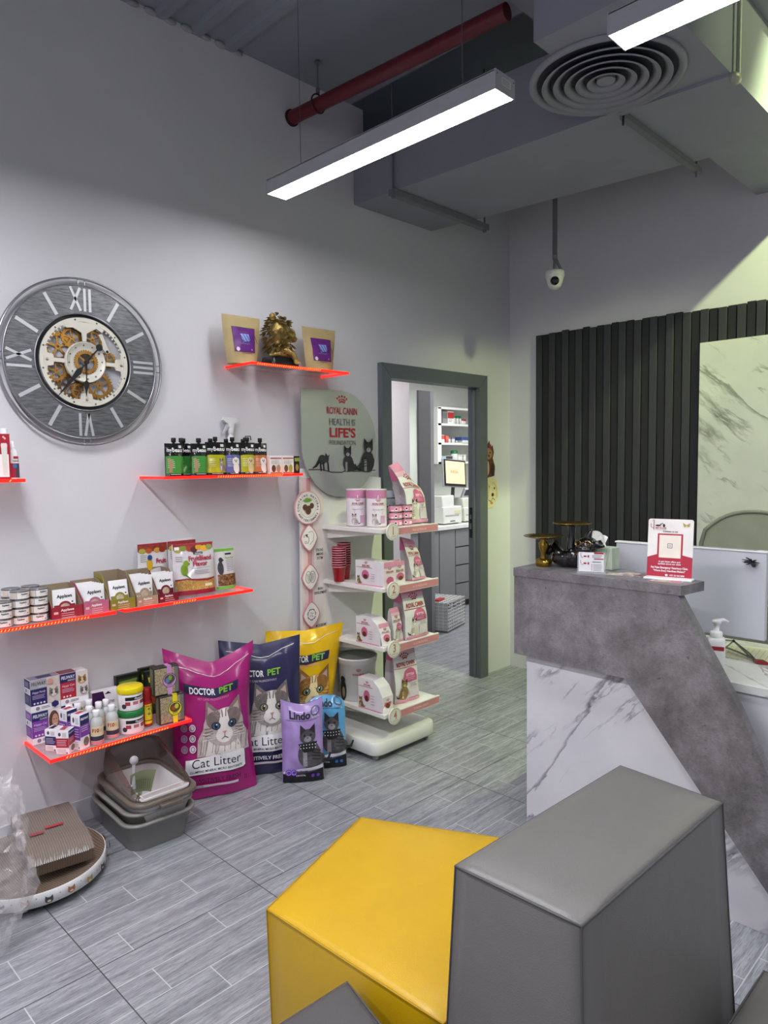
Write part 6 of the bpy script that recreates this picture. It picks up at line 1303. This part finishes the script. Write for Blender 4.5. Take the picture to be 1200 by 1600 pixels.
n_ = MB(); n_.M = Matrix.Translation((0, 0, .007)) @ Matrix.Rotation(R(-6), 4, 'X'); n_.prism(rr2(.15, .203, .008, 0, .1015), -.001, .002, pm('ebe8e4', .3), M=XZ); D = Dec(n_, plane_map(0, -.002)); RS = pm('b32a40', .4)
D.poly([(-.0748, .002), (.0748, .002), (.0748, .072), (.04, .08), (-.04, .08), (-.0748, .068)], RS); D.rect(-.042, .062, .042, .152, RS); D.rect(-.036, .068, .036, .147, pm('efe6da')); D.rect(-.008, .102, .008, .118, pm('4a3a5a')); D.rect(-.0062, .1038, .0062, .1162, pm('efe6da')); D.ring(0, .110, .0038, .0038, .0012, pm('4a3a5a'), 14)
D.text('Connect us on:', 0, .157, .009, pm('4a4a50'), width=.05, bold=.02); D.text('to get latest offers and', 0, .052, .008, W_, width=.072, bold=.03); D.text('updates about our clinic', 0, .044, .008, W_, width=.076, bold=.03)
D.text('Pet Pulse Emergency Veterinary Clinic', 0, .030, .010, W_, width=.122, bold=.04); D.text('"Where Every Heartbeat Matters"', 0, .0195, .009, W_, width=.106, bold=.04); D.ell(-.008, .008, .005, .004, W_, 12); D.text('+971 54 444 8888', .026, .005, .008, W_, width=.05, bold=.03)
D.line([(-.062, .195), (-.056, .20), (-.056, .165)], .0016, pm('8a2a3c')); D.line([(-.066, .186), (-.066, .174), (-.056, .170)], .0016, pm('8a2a3c')); D.ell(-.042, .180, .009, .003, pm('3a2a30'), 12); D.line([(-.035, .181), (-.030, .187)], .003, pm('3a2a30')); D.ell(-.022, .180, .004, .006, pm('3a2a30'), 12); D.line([(-.025, .185), (-.028, .189)], .002, pm('3a2a30')); D.text('PET PULSE', -.032, .168, .008, RS, width=.036, bold=.02); D.rect(-.05, .165, -.014, .1655, RS)
for q in (-1, 1): D.poly([(.052, .184), (.052+q*.012, .192), (.052+q*.010, .182), (.052+q*.006, .177)], pm('b09a4a', .3, .6))
n_.build('sign_plate', t)
for (x, y, rz, z_, l) in ((2.43, 1.195, 12, 0, 'glossy leaflets lying on the counter left of the sign'), (2.455, 1.155, -20, .0012, 'pink edged leaflet lying over the leaflets left of the sign'), (2.40, 1.01, 4, 0, 'white and pink leaflet lying in front of the sign')):
    n_ = MB(); n_.box(-.025, .025, -.05, .05, 0, .001, pm('d8d0cc', .2, coat=.6)); D = Dec(n_, lambda u, v, h: Vector((u, v, .001+h))); D.rect(-.022, -.045, .022, -.01, pm('8f6a6a' if rz != 4 else 'b8707c')); D.rect(-.022, .0, .01, .03, pm('c9b8a0')); D.lines(-.02, .044, .02, 3, .005, .0015, pm('9a7a7a'))
    n_.build('leaflet', None, (x, y, CZ+z_), (0, 0, R(rz)), label=l, cat='leaflet')
t = thing('desktop_monitor', 'white desktop monitor seen from behind on the reception desk', 'monitor', (2.765, 1.088, .745), (0, 0, 0)); MMW = pm('c4c6ce', .35, var=.01)
n_ = MB(); n_.box(-.015, .012, -.286, .286, .098, .418, MMW, .004); n_.box(.012, .016, -.28, .28, .105, .412, pm('101014', .1)); n_.build('screen_housing', t)
n_ = MB(); n_.box(-.018, .016, -.290, .290, .418, .424, pm('e8e9ec', .3), .001, 1)
for k in range(50): n_.box(-.012, .010, -.25+.0055*k, -.2478+.0055*k, .4240, .4245, pm('55565c', .5))
n_.build('vent_strip', t)
n_ = MB(); n_.box(.0, .03, -.06, .06, .0, .2, MMW, .004); n_.box(-.09, .12, -.12, .12, 0, .010, MMW, .004); n_.build('stand', t)
n_ = MB(); random.seed(3)
for k in range(26):
    a = random.uniform(0, 2*PI); b_ = random.uniform(-1, 1); L = random.uniform(.010, .026); n_.tube([(0, 0, 0), (-.006*random.random(), L*.5*math.cos(a), L*.5*math.sin(a)), (-.004-.006*random.random(), L*1.3*math.cos(a), L*.8*math.sin(a))], [.003, .0026, .001], pm('131316', .4), 5)
n_.build('hair_clip', None, (2.742, .848, 1.128), label='black spidery clip stuck on the back of the monitor', cat='clip')
t = thing('pump_bottle', 'white square pump bottle with a red label stripe on the lower desk', 'pump bottle', (2.625, .925, .745), (0, 0, R(20)))
n_ = MB(); n_.loft([rrect(.058, .058, .010, 0), rrect(.06, .06, .010, .003), rrect(.06, .06, .010, .108), rrect(.052, .052, .010, .115), rrect(.036, .036, .015, .117)], pm('e2e2e0', .3)); D = Dec(n_, side_map(-.03)); D.rect(-.026, .075, .026, .09, pm('a02c3c')); D = Dec(n_, plane_map(0, -.03)); D.rect(-.022, .075, .024, .09, pm('a02c3c')); n_.build('bottle_body', t)
n_ = MB(); n_.lathe([(.021, .115), (.021, .135), (.018, .139), (.010, .14), (.010, .165), (.015, .168), (.016, .176), (.012, .181), (0, .182)], pm('e4e4e2', .3), 24); n_.tube([(0, 0, .175), (.02, -.022, .177), (.036, -.038, .168)], [.008, .007, .005], pm('e4e4e2', .3), 10); n_.build('pump_head', t)
t = thing('folding_clamp', 'silver hinged metal tongs with dark red tips on the lower desk', 'tongs', (2.83, .88, .746), (0, 0, R(10)))
n_ = MB(); ms_ = pm('9a9c9e', .25, .9)
n_.tube([(.18, .14, .02), (.06, .06, .05), (-.02, -.02, .006)], .0035, ms_, 6); n_.tube([(.16, .16, .012), (.05, .045, .012), (-.02, -.03, .006)], .0035, ms_, 6); n_.tube([(.06, .06, .05), (.0, .10, .01)], .0025, ms_, 6); n_.tube([(.06, .06, .05), (.02, .0, .02), (-.03, -.03, .008)], .0030, ms_, 6); n_.ball((.06, .06, .05), .006, .006, .006, pm('2a2a2e', .4)); n_.build('frame', t)
n_ = MB(); n_.prism([(-.05, -.075), (-.012, -.05), (-.02, -.022), (-.05, -.03)], .002, .010, pm('8a1420', .4)); n_.build('tip', t)
n_ = MB(); n_.box(-.11, .11, -.15, .15, 0, .002, pm('e0dfc8', .4)); D = Dec(n_, lambda u, v, h: Vector((u, v, .002+h))); D.lines(-.09, .12, .09, 9, .02, .002, pm('b9b8a0'))
n_.build('paper_sheet', None, (2.93, .86, .7455), (0, 0, R(8)), label='cream paper sheet under the metal tongs', cat='paper')

# ================================================================== STICKERS ON THE WALL RIGHT OF THE DOOR
n_ = MB(); MF = pm('d8c9a0', .6, var=.1, ns=60)
n_.prism([(3.992, 1.175), (4.10, 1.18), (4.135, 1.22), (4.165, 1.27), (4.16, 1.34), (4.135, 1.385), (4.07, 1.40), (3.992, 1.38)], -YA+.0005, -YA+.003, MF, M=XZ); D = Dec(n_, plane_map(0, YA-.003)); D.ell(4.055, 1.328, .008, .009, BK); D.ell(4.118, 1.318, .007, .009, BK); D.ell(4.098, 1.272, .015, .013, pm('3a2a26')); D.line([(4.045, 1.238), (4.075, 1.225), (4.098, 1.25), (4.125, 1.232)], .005, pm('4a2a20')); D.ell(4.085, 1.215, .016, .010, pm('b8827a')); D.ell(4.03, 1.30, .03, .06, pm('c9b68a', .6, var=.15, ns=60)); D.poly([(3.992, 1.36), (3.992, 1.19), (4.015, 1.25)], pm('c0a050')); D.line([(4.10, 1.36), (4.14, 1.33), (4.15, 1.25)], .012, pm('c9b380'))
n_.build('wall_sticker', None, None, label='pale labrador head sticker peeking past the door surround', cat='sticker')
n_ = MB(); n_.prism([(3.992, 1.385), (4.12, 1.405), (4.128, 1.47), (4.10, 1.53), (4.115, 1.57), (4.10, 1.62), (4.08, 1.60), (4.06, 1.65), (4.03, 1.61), (3.992, 1.64)], -YA+.0005, -YA+.003, pm('5e3526', .6, var=.3, ns=50), M=XZ); D = Dec(n_, plane_map(0, YA-.003)); D.ell(4.045, 1.56, .05, .04, pm('9a7450', .6, var=.2, ns=60)); D.ell(4.035, 1.57, .007, .007, BK); D.ell(4.07, 1.568, .007, .007, BK); D.ell(4.055, 1.545, .009, .007, BK); D.poly([(4.05, 1.60), (4.08, 1.63), (4.085, 1.60)], pm('9a2430')); D.ell(4.04, 1.46, .018, .05, pm('c9a080')); D.ell(4.095, 1.45, .02, .045, pm('2a1812'))
n_.build('wall_sticker', None, None, label='brown terrier sticker above the labrador sticker', cat='sticker')

# ================================================================== TREATMENT ROOM
t = thing('partition_panel', 'tall dark grey panel with a lighter edge seen through the doorway', 'panel', (4.62, 4.3, 0)); MCB = pm('5f6064', .4, var=.02)
n_ = MB(); n_.box(-.085, .065, -.24, -.215, 0, 2.12, MCB, .002, 1); n_.build('panel_board', t); n_ = MB(); n_.box(.065, .11, -.24, -.215, 0, 2.12, pm('8d8f92', .4), .001, 1); n_.build('edge_panel', t)
t = thing('base_cabinet', 'grey base cabinet with three labelled drawers in the treatment room', 'cabinet', (6.1, 4.86, 0)); MCG2 = pm('86878a', .4, var=.02); O = Matrix.Translation((-6.1, -4.86, 0))
n_ = MB(); n_.M = O; n_.box(4.95, 6.98, 4.60, 5.18, .06, .825, pm('4a4b4e', .5)); n_.box(4.98, 6.95, 4.64, 5.18, 0, .06, pm('3a3b3e', .5)); n_.build('carcass', t)
for (x0, x1) in ((4.96, 5.40), (5.41, 5.655)): n_ = MB(); n_.M = O; n_.box(x0, x1, 4.58, 4.598, .07, .82, MCG2, .001, 1); n_.build('door', t)
for i in range(4):
    n_ = MB(); n_.M = O; z_ = .07+.19*i; n_.box(5.665, 6.30, 4.58, 4.598, z_, z_+.176, MCG2, .001, 1); dr_ = n_.build('drawer', t); n_ = MB(); n_.M = O; n_.box(5.97, 6.07, 4.578, 4.580, z_+.12, z_+.165, pm('d8d8d4')); D = Dec(n_, plane_map(0, 4.578)); D.lines(5.985, z_+.15, 6.05, 2, .012, .004, pm('6a6a6a')); n_.build('drawer_label', dr_)
t = thing('countertop', 'white worktop on the grey base cabinets in the treatment room', 'countertop', (6.0, 4.86, .826)); n_ = MB(); n_.box(-1.06, .98, -.30, .32, 0, .04, pm('e4e6e2', .3), .003, 1); n_.build('slab', t)
t = thing('wall_shelf_unit', 'white open wall shelf unit above the treatment room worktop', 'shelf unit', (6.3, 5.05, 1.49)); MSH = pm('e6e8e4', .4, var=.01)
n_ = MB(); n_.box(-.53, .65, .13, .14, 0, .60, pm('c4c8c2', .5)); n_.build('back', t)
for x in (-.53, .62): n_ = MB(); n_.box(x, x+.06 if x < 0 else x+.03, -.15, .13, 0, .60, MSH); n_.build('side', t)
for z_ in (0, .205, .41, .585): n_ = MB(); n_.box(-.52, .62, -.15, .13, z_, z_+.022, MSH); n_.build('shelf_board', t)
zA, zB, zC = 1.49+.0222, 1.49+.2272, 1.49+.4322
def bxs(l, x, z, w, h, c, band=None, d=.08): carton('medicine_box', l, 'box', w, d, h, pm(c, .5), (x, 4.99, z), 0, (lambda D, W, H: (D.rect(-W/2, H*.45, W/2, H*.95, pm(band)), D.lines(-W*.4, H*.35, W*.3, 2, H*.12, H*.04, pm('8a8a8a')))) if band else None)
bxs('grey box on the top shelf of the treatment room unit', 5.955, zC, .075, .13, '8e9094', '6a6c70'); bxs('red and white box on the top shelf of the treatment room unit', 6.05, zC, .10, .135, 'e4e2e0', 'b02a2a')
bxs('small red-striped white box on the middle shelf of the treatment room unit', 5.90, zB, .085, .085, 'e6e2e0', 'c05a5a'); bxs('small white box with red end on the middle shelf', 5.985, zB, .05, .08, 'c04040', 'd86a5a')
bxs('light blue and white box on the bottom shelf of the treatment room unit', 5.90, zA, .11, .055, 'd0dce0', '8ab4c4'); bxs('white box with a dark picture on the bottom shelf', 6.02, zA, .11, .065, 'e2e4e6', '3a3c44')
def vials(name, label, x0, n, z, dx, cap, r=.012, h=.07, y=4.97, group=None):
    P = None
    for i in range(n):
        if P is None:
            n_ = MB(); n_.lathe([(0, 0), (r, .001), (r, h*.7), (r*.9, h*.72)], pm('dcdedc', .2), 14); n_.lathe([(r*1.05, h*.72), (r*1.05, h), (0, h)], pm(cap, .4), 14); P = n_.build(name, None, (x0, y, z), label=label, cat='vial', group=group)
        else: c = P.copy(); scene.collection.objects.link(c); c.location = (x0+dx*i, y+.012*(i % 2), z)
vials('sample_vial', 'yellow-capped sample vial at the left of the top shelf', 5.865, 2, zC, .032, 'd8b81c', group='yellow-capped sample vials')
vials('sample_vial', 'green-capped sample vial in the row on the top shelf', 6.125, 5, zC, .028, '1e7a4a', h=.095, group='green-capped sample vials')
vials('sample_vial', 'red-capped jar at the right end of the top shelf by the door jamb', 6.27, 2, zC, .05, 'b02434', r=.022, h=.06, group='red-capped jars')
vials('small_bottle', 'small grey and pink bottle on the middle shelf of the unit', 6.03, 5, zB, .036, '8a7a84', r=.013, h=.06, group='small bottles on the middle shelf')
vials('pill_jar', 'tall white jar with green lid on the bottom shelf', 6.13, 1, zA, .05, '1e6a3a', r=.038, h=.125)
vials('pill_jar', 'small clear jar at the right of the bottom shelf', 6.21, 3, zA, .05, 'c9ccc8', r=.020, h=.08, group='small clear jars on the bottom shelf')
carton('storage_tray', 'blue plastic tray on the middle shelf near the door jamb', 'tray', .20, .2, .035, pm('34508a', .4), (6.26, 4.99, zB+.03), 0); carton('storage_tray', 'white tray under the blue tray on the middle shelf', 'tray', .16, .2, .03, pm('d8dad8', .4), (6.26, 4.99, zB), 0)
t = thing('touch_monitor', 'tilted black-framed touch screen showing a peach page', 'monitor', (5.775, 4.70, .866)); mt_ = Matrix.Translation((0, -.02, .53)) @ Matrix.Rotation(R(-6), 4, 'X') @ Matrix.Rotation(R(4), 4, 'Y')
n_ = MB(); n_.M = mt_; n_.box(-.175, .175, -.012, .014, -.14, .135, pm('17171b', .3), .004); n_.box(-.182, .182, -.004, .02, -.15, .14, pm('a9aaae', .4), .004); n_.build('bezel', t)
n_ = MB(); n_.M = mt_; n_.box(-.155, .155, -.0135, -.0125, -.115, .118, pm('d8b994', .5, emit=.55)); D = Dec(n_, plane_map(0, -.0135)); D.text('IDEXX', -.02, .0, .03, pm('6a5448', emit=.2), width=.12, bold=.01); D.rect(-.09, -.006, .05, -.003, pm('8a7058', emit=.2)); D.rect(-.09, .028, .05, .031, pm('8a7058', emit=.2)); n_.build('screen', t)
n_ = MB(); n_.tube([(0, .03, .45), (.10, .08, .40), (.105, .10, .2), (.105, .1, .01)], .02, pm('4a4b50', .4), 12); n_.build('arm', t)
def analyser(label, x, y, w, d, h, c, s_):
    t = thing('blood_analyser', label, 'laboratory analyser', (x, y, .8665)); m_ = pm(c, .35, var=.01)
    n_ = MB(); n_.box(-w/2, w/2, -d/2, d/2, .01, h*.62, m_, .012); n_.box(-w/2, w*s_, -d/2+.02, d/2, h*.6, h, m_, .012); n_.box(-w*.4, w*.4, -d*.4, d*.4, 0, .012, pm('3a3a3c', .5)); n_.build('housing', t)
    n_ = MB(); n_.box(-w*.42, w*.30, -d/2-.004, -d/2, h*.30, h*.33, pm('a9aaa6', .4)); n_.box(w*.08, w*.40, -d/2-.003, -d/2, h*.36, h*.48, pm('d6d2a8', .4)); n_.box(-w*.15, w*.1, -d/2-.003, -d/2, h*.10, h*.13, pm('55565a', .4)); n_.build('front_panel', t)
analyser('white bench analyser below the touch screen, left one', 5.70, 4.80, .30, .32, .30, 'dddeda', .15)
analyser('white bench analyser with small display right of the touch screen', 6.05, 4.82, .24, .30, .26, 'd9dbd2', .3)
t = thing('handheld_terminal', 'small tilted dark display on the right bench analyser', 'display', (6.03, 4.735, 1.128), (R(28), 0, R(-6)))
n_ = MB(); n_.box(-.075, .075, -.012, .012, .0, .11, pm('c9cbcc', .4), .004); D = Dec(n_, plane_map(0, -.012)); D.rect(-.055, .03, .055, .10, pm('4a5058', .2)); D.lines(-.04, .022, .04, 1, .01, .006, pm('9a9c9e')); n_.build('display_unit', t)
vials('reagent_bottle', 'amber reagent bottle beside the right analyser', 6.19, 2, .8665, .055, 'd8902a', r=.024, h=.20, y=5.0, group='amber reagent bottles')
t = thing('pet_crate', 'white wire pet crate with a red handle on the treatment room floor', 'pet crate', (4.93, 4.16, 0), (0, 0, R(16))); MWR = pm('dcdcdc', .35)
n_ = MB(); w_, d_, h_ = .40, .30, .26
def bar(a, b_, r_=.0035): n_.tube([a, b_], r_, MWR, 5)
for k in range(9): z_ = .02+k*(h_-.02)/8; bar((-w_/2, -d_/2, z_), (w_/2, -d_/2, z_)); bar((-w_/2, -d_/2, z_), (-w_/2, d_/2, z_)); bar((w_/2, -d_/2, z_), (w_/2, d_/2, z_)); bar((-w_/2, d_/2, z_), (w_/2, d_/2, z_))
for k in range(11): x_ = -w_/2+k*w_/10; bar((x_, -d_/2, .02), (x_, -d_/2, h_)); bar((x_, -d_/2, h_), (x_, d_/2, h_)); bar((x_, d_/2, .02), (x_, d_/2, h_))
for k in range(8): y_ = -d_/2+k*d_/7; bar((-w_/2, y_, .02), (-w_/2, y_, h_)); bar((-w_/2, y_, h_), (w_/2, y_, h_)); bar((w_/2, y_, .02), (w_/2, y_, h_))
n_.build('wire_cage', t)
n_ = MB(); n_.box(-w_/2, w_/2, -d_/2, d_/2, .006, .016, pm('8c8e90', .5)); n_.box(-w_/2-.002, -w_/2, -d_/2, d_/2, .016, h_, pm('b4b6b6', .4)); n_.build('base_tray', t)
for x in (-w_/2+.03, w_/2-.03):
    n_ = MB(); n_.lathe([(.008, 0), (.010, .006)], pm('2a2a2c', .6), 10, (x, -d_/2+.02, 0)); n_.build('foot', t)
n_ = MB(); n_.box(-.16, -.03, -.05, .0, h_+.004, h_+.018, pm('b8202c', .4), .004); n_.build('handle', t)
